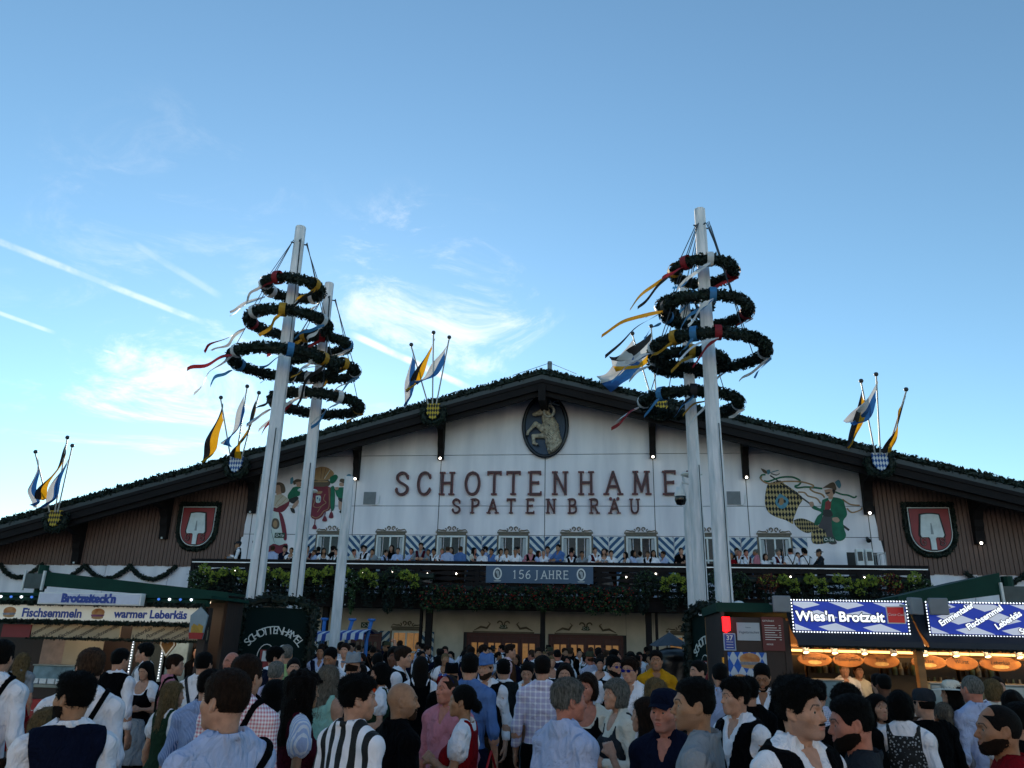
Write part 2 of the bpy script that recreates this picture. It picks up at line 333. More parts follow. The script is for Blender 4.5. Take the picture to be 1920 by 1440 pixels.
MURAL_WOMAN = [
 ('hair', 'p', [(-11.14,7.93),(-10.93,7.97),(-10.74,7.89),(-10.64,7.68),(-10.66,7.54),(-10.83,7.51),(-11.06,7.54),(-11.15,7.72)]),
 ('skin', 'p', [(-11.01,7.61),(-10.83,7.61),(-10.78,7.4),(-10.97,7.4)]),
 ('skin', 'p', [(-11.11,7.82),(-10.91,7.85),(-10.83,7.61),(-10.91,7.51),(-11.04,7.58)]),
 ('white', 'p', [(-11.39,6.74),(-11.03,6.78),(-10.7,6.74),(-10.5,6.02),(-10.37,5.48),(-10.61,5.42),(-10.87,5.48),(-11.17,5.31),(-11.32,5.38),(-11.41,5.55),(-11.37,6.19)]),
 ('grey', 0.016, [(-11.27,6.64),(-11.28,6.02),(-11.14,5.41)]),
 ('grey', 0.016, [(-11.1,6.71),(-11.05,6.09),(-10.83,5.52)]),
 ('wine', 'p', [(-11.43,5.55),(-11.17,5.31),(-10.87,5.48),(-10.61,5.42),(-10.3,5.49),(-10.26,5.18),(-10.42,5.08),(-10.93,5.11),(-11.38,5.04)]),
 ('wine', 'p', [(-11.38,7.19),(-11.22,7.37),(-11.14,7.09),(-11.05,6.91),(-11.3,6.91)]),
 ('wine', 'p', [(-10.53,7.12),(-10.41,7.19),(-10.44,6.98),(-10.67,6.74),(-11.03,6.78),(-11.09,6.91),(-10.8,6.98)]),
 ('wine', 'p', [(-10.81,6.74),(-10.66,6.67),(-10.45,6.19),(-10.34,5.69),(-10.46,5.65),(-10.63,6.19)]),
 ('cream', 'p', [(-11.19,7.4),(-10.97,7.44),(-10.76,7.47),(-10.44,7.24),(-10.53,7.12),(-10.8,6.98),(-10.94,6.91),(-11.14,7.09)]),
 ('tan', 0.016, [(-10.71,7.4),(-10.9,7.19),(-10.99,6.98)]),
 ('tan', 0.016, [(-10.55,7.3),(-10.71,7.12),(-10.88,6.98)]),
 ('skin', 'p', [(-11.41,6.91),(-11.17,7.02),(-11.09,6.95),(-11.19,6.85),(-11.38,6.83)]),
 ('hat', 'p', [(-11.04,6.36),(-10.99,6.48),(-10.84,6.48),(-10.74,6.36),(-10.71,6.19),(-10.78,6.07),(-10.92,6.07),(-11.04,6.19)]),
 ('tan', 'p', [(-10.98,6.33),(-10.91,6.41),(-10.81,6.33),(-10.8,6.19),(-10.87,6.12),(-10.96,6.19)]),
 ('green', 'p', [(-10.32,7.75),(-10.1,7.79),(-9.84,7.68),(-9.85,7.51),(-10.13,7.37),(-10.44,7.26),(-10.5,7.44),(-10.38,7.65)]),
 ('hat', 'p', [(-10.35,8.0),(-10.21,8.09),(-10.01,8.07),(-10.02,7.98),(-10.16,7.94),(-10.29,7.86)]),
 ('skin', 'p', [(-10.23,7.95),(-10.02,7.98),(-9.98,7.82),(-10.12,7.77)]),
 ('ink', 'p', [(-10.44,7.26),(-10.13,7.38),(-10.04,7.28),(-10.2,7.09),(-10.39,7.16)]),
 ('skin', 'p', [(-10.2,7.09),(-10.04,7.24),(-10.02,7.09),(-10.18,6.88),(-10.27,6.92)]),
 ('ink', 'p', [(-10.34,6.92),(-10.18,6.88),(-10.12,6.71),(-10.25,6.74)]),
 ('sky', 'p', [(-10.47,8.11),(-10.37,8.18),(-10.34,7.96),(-10.44,7.89)]),
 ('green', 'p', [(-8.54,7.68),(-8.33,7.75),(-7.95,7.68),(-7.92,7.19),(-8.36,7.33),(-8.49,7.54)]),
 ('hat', 'p', [(-8.37,7.99),(-8.33,8.1),(-8.15,8.08),(-8.03,7.99),(-8.06,7.89),(-8.2,7.92)]),
 ('skin', 'p', [(-8.35,7.94),(-8.2,7.92),(-8.19,7.8),(-8.36,7.82)]),
 ('ink', 'p', [(-8.36,7.33),(-7.92,7.23),(-7.94,7.05),(-8.2,7.11),(-8.33,7.23)]),
 ('skin', 'p', [(-8.33,7.19),(-8.16,7.12),(-8.12,6.88),(-8.28,6.85)]),
 ('ink', 'p', [(-8.27,6.75),(-8.14,6.87),(-8.05,6.83),(-8.12,6.68)]),
 ('sky', 'p', [(-8.15,8.1),(-8.06,8.27),(-7.91,8.25),(-7.92,7.96),(-8.02,7.92)]),
 ('skin', 'p', [(-8.53,7.75),(-8.4,7.76),(-8.38,7.66),(-8.5,7.64)]),
 ('wine', 'p', [(-9.49,7.78),(-8.73,7.75),(-8.64,6.92),(-8.87,6.75),(-8.96,6.57),(-9.2,6.45),(-9.42,6.57),(-9.48,7.05)]),
 ('tan', 0.029, [(-8.78,7.73),(-8.7,6.95),(-8.91,6.78),(-9.02,6.61),(-9.2,6.51),(-9.39,6.59)]),
 ('white', 'p', [(-9.3,7.4),(-9.1,7.4),(-9.08,7.16),(-9.18,7.11),(-9.27,7.16)]),
 ('blue', 'p', [(-9.25,7.35),(-9.2,7.35),(-9.19,7.26),(-9.24,7.26)]),
 ('blue', 'p', [(-9.14,7.3),(-9.1,7.3),(-9.09,7.19),(-9.13,7.19)]),
 ('tan', 'p', [(-9.32,7.57),(-9.05,7.59),(-9.09,7.49),(-9.27,7.49)]),
 ('tan', 0.023, [(-9.4,7.33),(-9.33,7.16),(-9.36,6.99),(-9.18,6.92),(-9.0,6.99)]),
 ('tan', 0.023, [(-8.91,7.47),(-8.96,7.26),(-8.84,7.12),(-9.0,6.99),(-9.16,6.74)]),
 ('hat', 'p', [(-9.48,8.07),(-8.85,8.06),(-8.82,7.8),(-9.45,7.8)]),
 ('tan', 'p', [(-9.42,8.01),(-8.9,8.01),(-8.89,7.96),(-9.42,7.96)]),
 ('tan', 'p', [(-9.46,8.53),(-9.18,8.6),(-8.88,8.54),(-8.64,8.31),(-8.87,8.06),(-9.41,8.07)]),
 ('hat', 0.02, [(-9.17,8.56),(-9.16,8.1)]),
 ('hat', 0.02, [(-8.99,8.54),(-9.05,8.1)]),
 ('white', 0.023, [(-8.8,8.47),(-9.01,8.1)]),
 ('green', 'p', [(-8.77,8.17),(-8.56,8.27),(-8.46,8.17),(-8.57,7.96),(-8.74,7.92)]),
 ('green', 'p', [(-8.71,7.75),(-8.56,7.75),(-8.48,6.92),(-8.62,6.88)]),
 ('wine', 'p', [(-9.26,6.23),(-9.19,6.23),(-9.13,6.08),(-9.3,6.08)]),
 ('wine', 'p', [(-8.87,6.57),(-8.8,6.57),(-8.74,6.39),(-8.92,6.39)]),
 ('wine', 'p', [(-8.62,6.73),(-8.54,6.73),(-8.49,6.52),(-8.66,6.52)]),
 ('wine', 0.013, [(-9.23,6.45),(-9.23,6.23)]),
 ('wine', 0.013, [(-8.84,6.75),(-8.84,6.57)]),
 ('wine', 0.013, [(-8.58,6.88),(-8.58,6.73)])]
# ------------------------------------------------------------------ people
def cran(P): return smin(ell(P, (0, -.014, .026), (.0745, .097, .091)), ell(P, (0, .012, -.012), (.066, .078, .085)), .03)
def head_sdf(P, kind, neck=True):
    fem = kind[0] == 'f'; v = kind[1:] == '2'
    X = P.copy(); X[:, 0] = np.abs(X[:, 0])
    jw = .049 if fem else (.055 if not v else .059)
    d = cran(P)
    d = smin(d, ell(P, (0, .022, -.055), (jw, .064, .058)), .03)
    d = smin(d, cone(X, (jw * .82, -.005, -.052), (.016, .068, -.094), .018, .017), .03)           # jaw line to chin
    d = smin(d, ell(P, (0, .075, -.099), (.021 if fem else .026, .019, .018)), .022)                # chin
    d = smin(d, sph(X, (.042, .052, -.022), .027), .028)                                          # cheek bone
    d = smin(d, ell(P, (0, .066, -.060), (.034, .030, .030)), .02)                                # muzzle
    d = smin(d, cone(X, (.008, .087, .021), (.040, .070, .020), .010 if fem else .0125, .009), .016)   # brow
    d = smax(d, -ell(X, (.0315, .101, .001), (.019, .020, .0125)), .014)                          # eye socket
    nl = .1045 if fem else (.1095 if not v else .1125)
    n = smin(cone(P, (0, .082, .014), (0, nl, -.031), .0070, .0098), sph(X, (.0100, nl - .010, -.0355), .0080), .010)
    d = smin(d, n, .009)
    d = smax(d, -sph(X, (.006, nl - .008, -.0445), .0038), .003)
    lip = np.minimum(ell(P, (0, .0925, -.0605), (.023, .0095, .0055)), ell(P, (0, .0915, -.0705), (.0195, .010, .0068)))
    d = smin(d, lip, .006); d = smax(d, -ell(P, (0, .104, -.0655), (.022, .011, .0016)), .003)
    lid = smax(sph(X, (.0315, .0735, .000), .0158), -ell(X, (.0315, .092, -.0012), (.0125, .012, .0050)), .003)
    d = smin(d, lid, .005)
    ear = ell(X, (.0770, -.008, -.006), (.0095, .019, .031), ((.94, -.34, 0), (.34, .94, 0), (0, 0, 1)))
    ear = smax(ear, -ell(X, (.0865, .000, -.002), (.008, .010, .018)), .006)
    ear = smin(ear, sph(X, (.074, .004, -.033), .0065), .008); d = smin(d, ear, .007)
    if not neck: return d
    nr = .046 if fem else .055
    nk = cone(P, (0, -.024, -.06), (0, -.030, -.215), nr, nr)
    d = smin(d, nk, .03)
    if not fem: d = smin(d, sph(P, (0, .020, -.135), .012), .02)
    return d
HC_ = {}
def head_mesh(kind, lod):
    k = (kind, lod)
    if k in HC_: return HC_[k]
    h = (.0041, .0068, .0108)[lod]
    V, Q = surf(lambda P: head_sdf(P, kind), (-.095, -.13, -.20), (.095, .135, .125), h)
    c = V[Q].mean(1); ax = np.abs(c[:, 0]); mi = np.zeros(len(Q), np.int32)
    lipm = (ax < .0235) & (c[:, 1] > .086) & (c[:, 2] < -.0555) & (c[:, 2] > -.0775) & (((c[:, 0] / .024) ** 2 + ((c[:, 2] + .0665) / .0105) ** 2) < 1)
    mi[lipm] = 3
    bz = .0225 + .004 * np.clip(ax / .03, 0, 1) - 60 * np.maximum(ax - .034, 0) ** 2
    brow = (ax > .011) & (ax < .052) & (c[:, 1] > .045) & (np.abs(c[:, 2] - bz - .003) < (.0026 if kind[0] == 'f' else .0036))
    mi[brow] = 4
    st = (c[:, 1] > -.012) & (c[:, 2] < -.034 + .25 * np.maximum(0, .05 - c[:, 1]) * 0 - .0) & (c[:, 2] > -.125) & (mi == 0) & ~((ax < .02) & (c[:, 1] > .098) & (c[:, 2] > -.05)) & (c[:, 2] < -.03 - .6 * np.maximum(0, c[:, 1] - .05))
    mi[st] = 5
    Vs, Qs, Ms = [V], [Q], [mi]; n = len(V)
    if lod < 2:       # eyeballs: white with an iris disc facing forward
        for sx in (-1, 1):
            rows = 9; seg = 12; vv = []; qq = []; mm = []
            for i in range(rows):
                t = math.pi * .5 * i / (rows - 1)
                for j in range(seg):
                    a = 2 * math.pi * j / seg; r = .0138
                    vv.append((sx * .0315 + r * math.sin(t) * math.cos(a), .0735 + r * math.cos(t), r * math.sin(t) * math.sin(a)))
            for i in range(rows - 1):
                for j in range(seg):
                    qq.append((n + i * seg + j, n + i * seg + (j + 1) % seg, n + (i + 1) * seg + (j + 1) % seg, n + (i + 1) * seg + j)); mm.append(2 if i < 3 else 1)
            Vs.append(np.array(vv, f32)); Qs.append(np.array(qq)); Ms.append(np.array(mm)); n += len(vv)
    HC_[k] = (np.concatenate(Vs), np.concatenate(Qs), np.concatenate(Ms)); return HC_[k]

def hairline(P, lift=0.0):
    line = np.interp(P[:, 1], [-.10, -.06, -.032, -.02, .012, .02, .045, .062, .085, .12], [-.085, -.078, -.05, .012, .012, -.012, .0, .045, .068, .072])
    return P[:, 2] - line - lift
def hair_sdf(P, st):
    base = cran(P); z = P[:, 2]; y = P[:, 1]; X = P.copy(); X[:, 0] = np.abs(X[:, 0])
    sm = lambda v, a, b: (lambda t: t * t * (3 - 2 * t))(np.clip((v - a) / (b - a), 0, 1))
    top = sm(z, .03, .10)
    if st == 'crop': d = smax(base - (.0040 + .0035 * sm(z, -.075, .01) + .014 * top) + (.0022 * wob(P, 170) + .0015 * wob(P, 70, 3)) * (.25 + .75 * top), -hairline(P), .007)
    elif st == 'fade': d = smax(base - (.0038 + .019 * sm(z, .045, .105)) + .003 * wob(P, 150, 2) * (.15 + .85 * top), -hairline(P, .004), .006)
    elif st == 'side': d = smax(base - (.0040 + .004 * sm(z, -.07, .0) + .016 * top * (1 + .35 * np.tanh(P[:, 0] / .03))) + .0035 * wob(P, 110, 1) * (.2 + .8 * top), -hairline(P), .008)
    elif st == 'buzz': d = smax(base - .0035 + .0007 * wob(P, 240), -hairline(P, .004), .004)
    elif st == 'recede': d = smax(smax(base - .0040, -hairline(P, .006), .004), -(np.maximum(.070 - z, .03 - y) - 0.0), .01)
    elif st == 'horse': d = smax(smax(base - .0045 + .0012 * wob(P, 200), -hairline(P), .006), z - .045 + .02 * np.abs(P[:, 0]) / .07 - .006 * wob(P, 60), .012)
    elif st == 'curly': d = smax(base - (.0045 + .005 * sm(z, -.07, .0) + .022 * sm(z, .02, .10)) + .0080 * wob(P, 95, 3) * (.15 + .85 * sm(z, -.02, .06)), -hairline(P), .008); d = smin(d, ell(P, (0, .055, .098), (.055, .034, .024)) + .009 * wob(P, 115, 5), .02)
    elif st == 'afro': d = smax(ell(P, (0, -.02, .055), (.122, .125, .115)) + .010 * wob(P, 100, 4), -hairline(P, -.01), .02)
    elif st == 'quiff': d = smax(base - (.0042 + .020 * top) + .0055 * wob(P, 120, 6) * (.15 + .85 * top), -hairline(P), .007); d = smin(d, ell(P, (0, .062, .108), (.052, .034, .026)) + .006 * wob(P, 130, 2), .02)
    elif st in ('long', 'wavy', 'bigcurl'):
        a = {'long': .003, 'wavy': .010, 'bigcurl': .017}[st]; f = {'long': 60, 'wavy': 75, 'bigcurl': 95}[st]; w = {'long': .0, 'wavy': .012, 'bigcurl': .038}[st]
        d = base - (.016 + w * .6)
        d = smax(d, -np.maximum(hairline(P), -(y - .02)), .01)
        d = smin(d, cone(P, (0, -.058, .0), (0, -.085, -.30), .088 + w, .082 + w * .9, (1.12, .62, 1)), .03)
        d = smin(d, cone(X, (.066, .010, .03), (.088, -.005, -.22), .026 + w * .5, .034 + w * .4, (1, 1.3, 1)), .025)
        face = ell(P, (0, .095, -.035), (.058, .09, .105)); d = smax(d, -face, .012)
        q = P.copy(); q[:, 2] *= .35
        d = d + a * wob(q, f, 1) + a * .4 * wob(P, f * 2, 2)
    elif st == 'bob':
        d = smax(base - .020, -np.maximum(hairline(P), -(y - .028)), .01)
        d = smin(d, ell(P, (0, -.03, -.035), (.098, .085, .095)), .02); d = smax(d, -ell(P, (0, .095, -.04), (.060, .085, .105)), .012)
        d = smin(d, cone(P, (-.05, .075, .072), (.06, .066, .062), .016, .016), .015)
        q = P.copy(); q[:, 2] *= .4; d = smax(d, -(z + .105), .012) + .005 * wob(q, 120, 2)
    elif st in ('bun', 'lowbun', 'pony', 'braids'):
        d = smax(base - .010 + .0018 * wob(P * np.array((1, .4, .4), f32), 190), -hairline(P, -.004), .006)
        if st == 'bun': d = smin(d, ell(P, (0, -.100, .075), (.045, .042, .042)) + .005 * wob(P, 110, 3), .012)
        elif st == 'lowbun': d = smin(d, ell(P, (0, -.122, -.035), (.055, .040, .050)) + .006 * wob(P, 100, 3), .018)
        elif st == 'pony': d = smin(d, cone(P, (0, -.112, .04), (0, -.135, -.25), .030, .020) + .004 * wob(P, 90, 3), .02)
        else: d = smin(d, cone(X, (.068, -.03, -.05), (.085, .055, -.27), .019, .013) + .004 * np.sin(P[:, 2] * 190), .012)
    elif st == 'beard':
        jaw = head_sdf(P, 'm', False); reg = np.maximum.reduce([-(y + .004 - .25 * (z + .02)), z + .034 + .55 * np.maximum(0, y - .045), -(z + .121)])
        d = smax(jaw - .0040 + .0016 * wob(P, 230), reg + .003 * wob(P, 120), .006); d = np.maximum(d, -ell(P, (0, .10, -.066), (.020, .03, .0095)))
        d = np.maximum(d, -ell(P, (0, .115, -.03), (.02, .035, .020)))
    elif st == 'goatee':
        jaw = head_sdf(P, 'm', False); d = smax(jaw - .0035 + .001 * wob(P, 230), np.maximum.reduce([X[:, 0] - .034, z + .045, -(y - .045), -(z + .128)]), .008); d = np.maximum(d, -ell(P, (0, .10, -.066), (.019, .03, .009)))
    elif st == 'moustache':
        jaw = head_sdf(P, 'm'); d = smax(jaw - .0028 + .001 * wob(P, 230), ell(X, (.010, .095, -.0525), (.019, .022, .0055)), .003)
    return d
HM_ = {}
def hair_mesh(st, near=True):
    k = (st, near)
    if k in HM_: return HM_[k]
    big = st in ('long', 'wavy', 'bigcurl', 'pony', 'braids'); face = st in ('beard', 'goatee', 'moustache')
    lo = (-.15, -.20, -.42 if big else -.16); hi = (.15, .13, .18)
    h = (.0045 if face else (.0075 if big else .0060)) if near else .0115
    V, Q = surf(lambda P: hair_sdf(P, st), lo, hi, h)
    Fs = [Q]; Vs = [V]
    if near and st not in ('buzz', 'recede', 'moustache', 'goatee'):      # loose strands over the mass
        rs = np.random.RandomState(len(st) * 7 + 1); n = {'beard': 1300, 'crop': 2600, 'fade': 2200, 'horse': 1200, 'bun': 900, 'lowbun': 900}.get(st, 3000)
        q = Q[rs.randint(0, len(Q), n)]; c = V[q].mean(1); nn = np.cross(V[q[:, 1]] - V[q[:, 0]], V[q[:, 3]] - V[q[:, 0]]); nn /= np.linalg.norm(nn, axis=1)[:, None] + 1e-9
        L = {'crop': .015, 'fade': .015, 'horse': .012, 'beard': .010, 'curly': .026, 'afro': .026, 'quiff': .026, 'bun': .03, 'lowbun': .03, 'long': .06, 'wavy': .06, 'bigcurl': .05}.get(st, .025)
        fl = np.array((0, -.35, -1.), f32) if st not in ('crop', 'fade', 'curly', 'afro', 'quiff') else np.array((0, .3, .2), f32)
        fl = fl + rs.normal(0, .45, (n, 3)); t = fl - nn * (fl * nn).sum(1)[:, None]; t /= np.linalg.norm(t, axis=1)[:, None] + 1e-9
        s = np.cross(nn, t); l = L * rs.uniform(.5, 1.3, n)[:, None]; up = nn * l * rs.uniform(.04, .30 if st not in ('long', 'bun', 'lowbun') else .12, n)[:, None]
        wd = .0014
        a = c - nn * .002 - s * wd; b = c - nn * .002 + s * wd; m1 = c + t * l * .5 + up * .8 - s * wd; m2 = c + t * l * .5 + up * .8 + s * wd; e = c + t * l + up * .9
        base = len(V) + np.arange(n)[:, None] * 5
        Vs.append(np.stack([a, b, m2, m1, e], 1).reshape(-1, 3)); Fs.append(base + np.array([[0, 1, 2, 3]])); Fs.append(base + np.array([[3, 2, 4]]))
    me = np_mesh('hair', np.concatenate(Vs), Fs, True); me.materials.append(None); HM_[k] = me; return me
def hat_mesh(st):
    if ('hat', st) in HM_: return HM_[('hat', st)]
    m = MB()
    if st == 'fedora':
        m.lathe([(.155, .055), (.150, .048), (.105, .050), (.100, .056), (.096, .10), (.088, .145), (.07, .160), (.03, .152), (.0005, .150)], 28)
        m.v = [(x * .86, y * 1.06 - .01, z + (.55 * x * x + (-.35 * max(0, y) * .3)) + (0.012 * math.cos(2 * math.atan2(y, x)) if z > .14 else 0)) for x, y, z in m.v]
    elif st == 'sunhat':
        m.lathe([(.21, .030), (.20, .036), (.108, .052), (.102, .06), (.097, .10), (.08, .135), (.04, .147), (.0005, .148)], 28); m.v = [(x * .92, y - .01, z + .3 * x * x) for x, y, z in m.v]
    elif st == 'cap':
        m.lathe([(.089, .030), (.092, .055), (.090, .09), (.075, .125), (.04, .140), (.0005, .143)], 24); m.v = [(x, y * 1.2 - .014, z) for x, y, z in m.v]
        rows = []
        for i in range(6):
            t = i / 5; rows.append([((.078 - .010 * t) * math.sin(a), (.086 + .075 * t) * math.cos(a * .7), .056 - .016 * t - .035 * math.sin(a) ** 2 * (0.3 + t * .4)) for a in [(-1.25 + 2.5 * j / 12) for j in range(13)]])
        m.quadgrid(rows); m.quadgrid([[(x, y, z - .004) for x, y, z in r] for r in rows])
    me = m.mesh('hat', None, True); me.materials.append(None); HM_[('hat', st)] = me; return me
def shades_mesh(up=False):
    k = ('shades', up)
    if k in HM_: return HM_[k]
    m = MB()
    for s in (-1, 1):
        m.prism([(s * .033 + .024 * math.cos(a), .001 + .017 * math.sin(a)) for a in [2 * math.pi * j / 14 for j in range(14)]], -.002, .002)
        m.tube([(s * .057, 0, .008), (s * .078, .045, .008), (s * .080, .095, .0)], .0022, 5)
    m.tube([(-.010, 0, .006), (0, -.003, .008), (.010, 0, .006)], .002, 5)
    T = Matrix.Translation((0, .104, 0)) @ Matrix.Rotation(math.pi, 4, 'Z')
    if up: T = Matrix.Translation((0, .062, .118)) @ Matrix.Rotation(R(42), 4, 'X') @ Matrix.Rotation(math.pi, 4, 'Z')
    m.v = [tuple(T @ Vector(p)) for p in m.v]; me = m.mesh('sunglasses'); me.materials.append(None); HM_[k] = me; return me

def hand_sdf(P, grip):
    d = rbox(P, (0, .002, .048), (.014, .040, .046), .013); d = smin(d, cone(P, (0, 0, -.03), (0, 0, .03), .027, .026, (.75, 1.1, 1)), .02)
    for i, (y, L) in enumerate(((-.031, .058), (-.0105, .072), (.0105, .076), (.031, .068))):
        a = np.array((0, y, .088)); b0 = (.25, .42, .55) if not grip else (.9, 1.25, 1.1); ang = .1; p = a
        for j, fr in enumerate((.45, .31, .26)):
            ang += b0[j] * (1.15 - .1 * i); q = p + L * fr * np.array((math.sin(ang), 0, math.cos(ang))) * 1.12 + np.array((0, y * .06, 0))
            d = smin(d, cone(P, p, q, .0092 - .0009 * j, .0085 - .0009 * j), .005); p = q
    d = smin(d, cone(P, (.004, .030, .022), (.020, .056, .056), .014, .011), .014); return smin(d, cone(P, (.020, .056, .056), (.030, .054, .088) if not grip else (.040, .040, .080), .0105, .0085), .006)
def hand_mesh(grip, lod):
    k = ('hand', grip, lod)
    if k not in HC_: HC_[k] = surf(lambda P: hand_sdf(P, grip), (-.04, -.055, -.03), (.085, .08, .185), (.0058, .0072, .0085)[lod])
    return HC_[k]

# arm poses: elbow from shoulder, wrist from elbow, for the right side (x mirrored for the left), grip
ARM = {'hang': ((.055, -.03, -.285), (.015, .06, -.245), 0), 'bent': ((.06, -.02, -.28), (-.10, .215, .02), 1), 'hold': ((.055, .05, -.27), (-.13, .18, .10), 1),
       'hip': ((.19, -.10, -.21), (-.13, .11, -.19), 0), 'up': ((.09, .16, .20), (-.03, .03, .25), 1), 'face': ((.03, .15, -.23), (-.09, .11, .21), 1), 'fold': ((.07, .04, -.27), (-.24, .12, .03), 0),
       'rail': ((.10, .17, -.21), (-.16, .19, -.02), 0), 'swing': ((.05, -.12, -.265), (.0, .10, -.235), 0), 'fwd': ((.05, .10, -.27), (-.02, .20, -.13), 0), 'walk': ((.06, .09, -.275), (-.02, .16, -.19), 0)}
class Body:
    """joints and distance pieces of a standing figure 1.76 m tall, face towards +y"""
    def __init__(s, fem, la, ra, build=1.0, lean=0.0):
        s.fem = fem; s.b = build; s.lean = lean
        s.sh = .155 if fem else .180; s.sz = 1.412
        s.arms = []
        for side, nm in ((1, ra), (-1, la)):
            e, w, g = ARM[nm]; S = np.array((side * s.sh, -.018, s.sz)); E = S + np.array((side * e[0], e[1], e[2])); Wt = E + np.array((side * w[0], w[1], w[2])); s.arms.append((S, E, Wt, g, side))
    def torso(s, P):
        b = s.b
        if s.fem:
            d = ell(P, (0, -.005, 1.29), (.142 * b, .100 * b, .20)); d = smin(d, ell(P, (0, 0, 1.08), (.122 * b, .092 * b, .16)), .06); d = smin(d, ell(P, (0, -.015, .93), (.172 * b, .122 * b, .14)), .07)
            X = P.copy(); X[:, 0] = np.abs(X[:, 0]); d = smin(d, sph(X, (.072, .075, 1.255), .066 * b), .04)
        else:
            d = ell(P, (0, -.008, 1.29), (.158 * b, .112 * b, .21)); d = smin(d, ell(P, (0, 0, 1.08), (.140 * b, .106 * b * (1 + max(0, b - 1) * 1.5), .18)), .07); d = smin(d, ell(P, (0, -.012, .93), (.158 * b, .118 * b, .14)), .07)
        d = smin(d, cone(P, (-s.sh, -.018, s.sz - .005), (s.sh, -.018, s.sz - .005), .058, .058), .05)
        X = P.copy(); X[:, 0] = np.abs(X[:, 0])
        return smin(d, cone(X, (.02, -.035, 1.505), (s.sh * .85, -.022, 1.435), .052 if s.fem else .064, .045), .04)
    def arm(s, P, off=0.0, upto=1.0, loose=0.0):
        d = np.full(len(P), 9., f32); k = .82 if s.fem else 1.0 * min(s.b, 1.15)
        for S, E, Wt, g, side in s.arms:
            ru, re, rw = .048 * k, .039 * k, .029 * (.92 if s.fem else 1)
            u = min(1, upto * 2); e = S + (E - S) * u; a = cone(P, S, e, ru + off, (ru + (re - ru) * u) + off + loose)
            if upto > .5:
                v = (upto - .5) * 2; w = E + (Wt - E) * v; a = smin(a, cone(P, E, w, re + off + loose, re + (rw - re) * v + off + loose * .8), .02)
                if off == 0: a = smin(a, ell(P, (E + (Wt - E) * .28), (.047 * k,) * 3), .03)
            d = np.minimum(d, a)
        return d
    def legs(s, P, off=0.0, z0=0.0, wide=0.0):
        X = P.copy(); X[:, 0] = np.abs(X[:, 0]); k = .96 if s.fem else 1.0
        d = smin(cone(X, (.088, -.01, .90), (.105, .01, .50), .090 * k + off, .056 * k + off + wide), cone(X, (.105, .01, .50), (.112, -.02, .09), .054 * k + off + wide, .037 * k + off + wide * 1.2), .03)
        if off == 0: d = smin(d, ell(X, (.108, -.025, .36), (.056, .060, .11)), .03)
        return np.maximum(d, z0 - P[:, 2]) if z0 > 0 else d
    def skin(s, P):
        d = smin(s.torso(P), s.arm(P), .03); d = smin(d, s.legs(P), .03)
        d = smin(d, cone(P, (0, -.028, 1.46), (0, -.020, 1.56), .044 if s.fem else .053, .045 if s.fem else .055), .03)
        X = P.copy(); X[:, 0] = np.abs(X[:, 0]); return smin(d, cone(X, (.112, -.03, .045), (.122, .13, .028), .040, .030, (1, 1, .9)), .03)
BODY_ = {}; GAR_ = {}
def get_body(key):
    if key not in BODY_: BODY_[key] = Body(*key)
    return BODY_[key]
def bounds(B, z0, z1, pad=.12):
    xs = [B.sh + pad]; ys = [.2, -.2]
    for S, E, Wt, g, sd in B.arms: xs += [abs(E[0]) + .08, abs(Wt[0]) + .08]; ys += [E[1] + .08, Wt[1] + .08, E[1] - .08]
    return (-max(xs), min(ys), z0), (max(xs), max(ys), z1)
def puckers(P, a=.004): return a * wob(P * np.array((1, 1, 1.7), f32), 21, 1) + a * .8 * (1 - 2 * np.abs(wob(P * np.array((1.3, 1, .8), f32), 38, 2)))
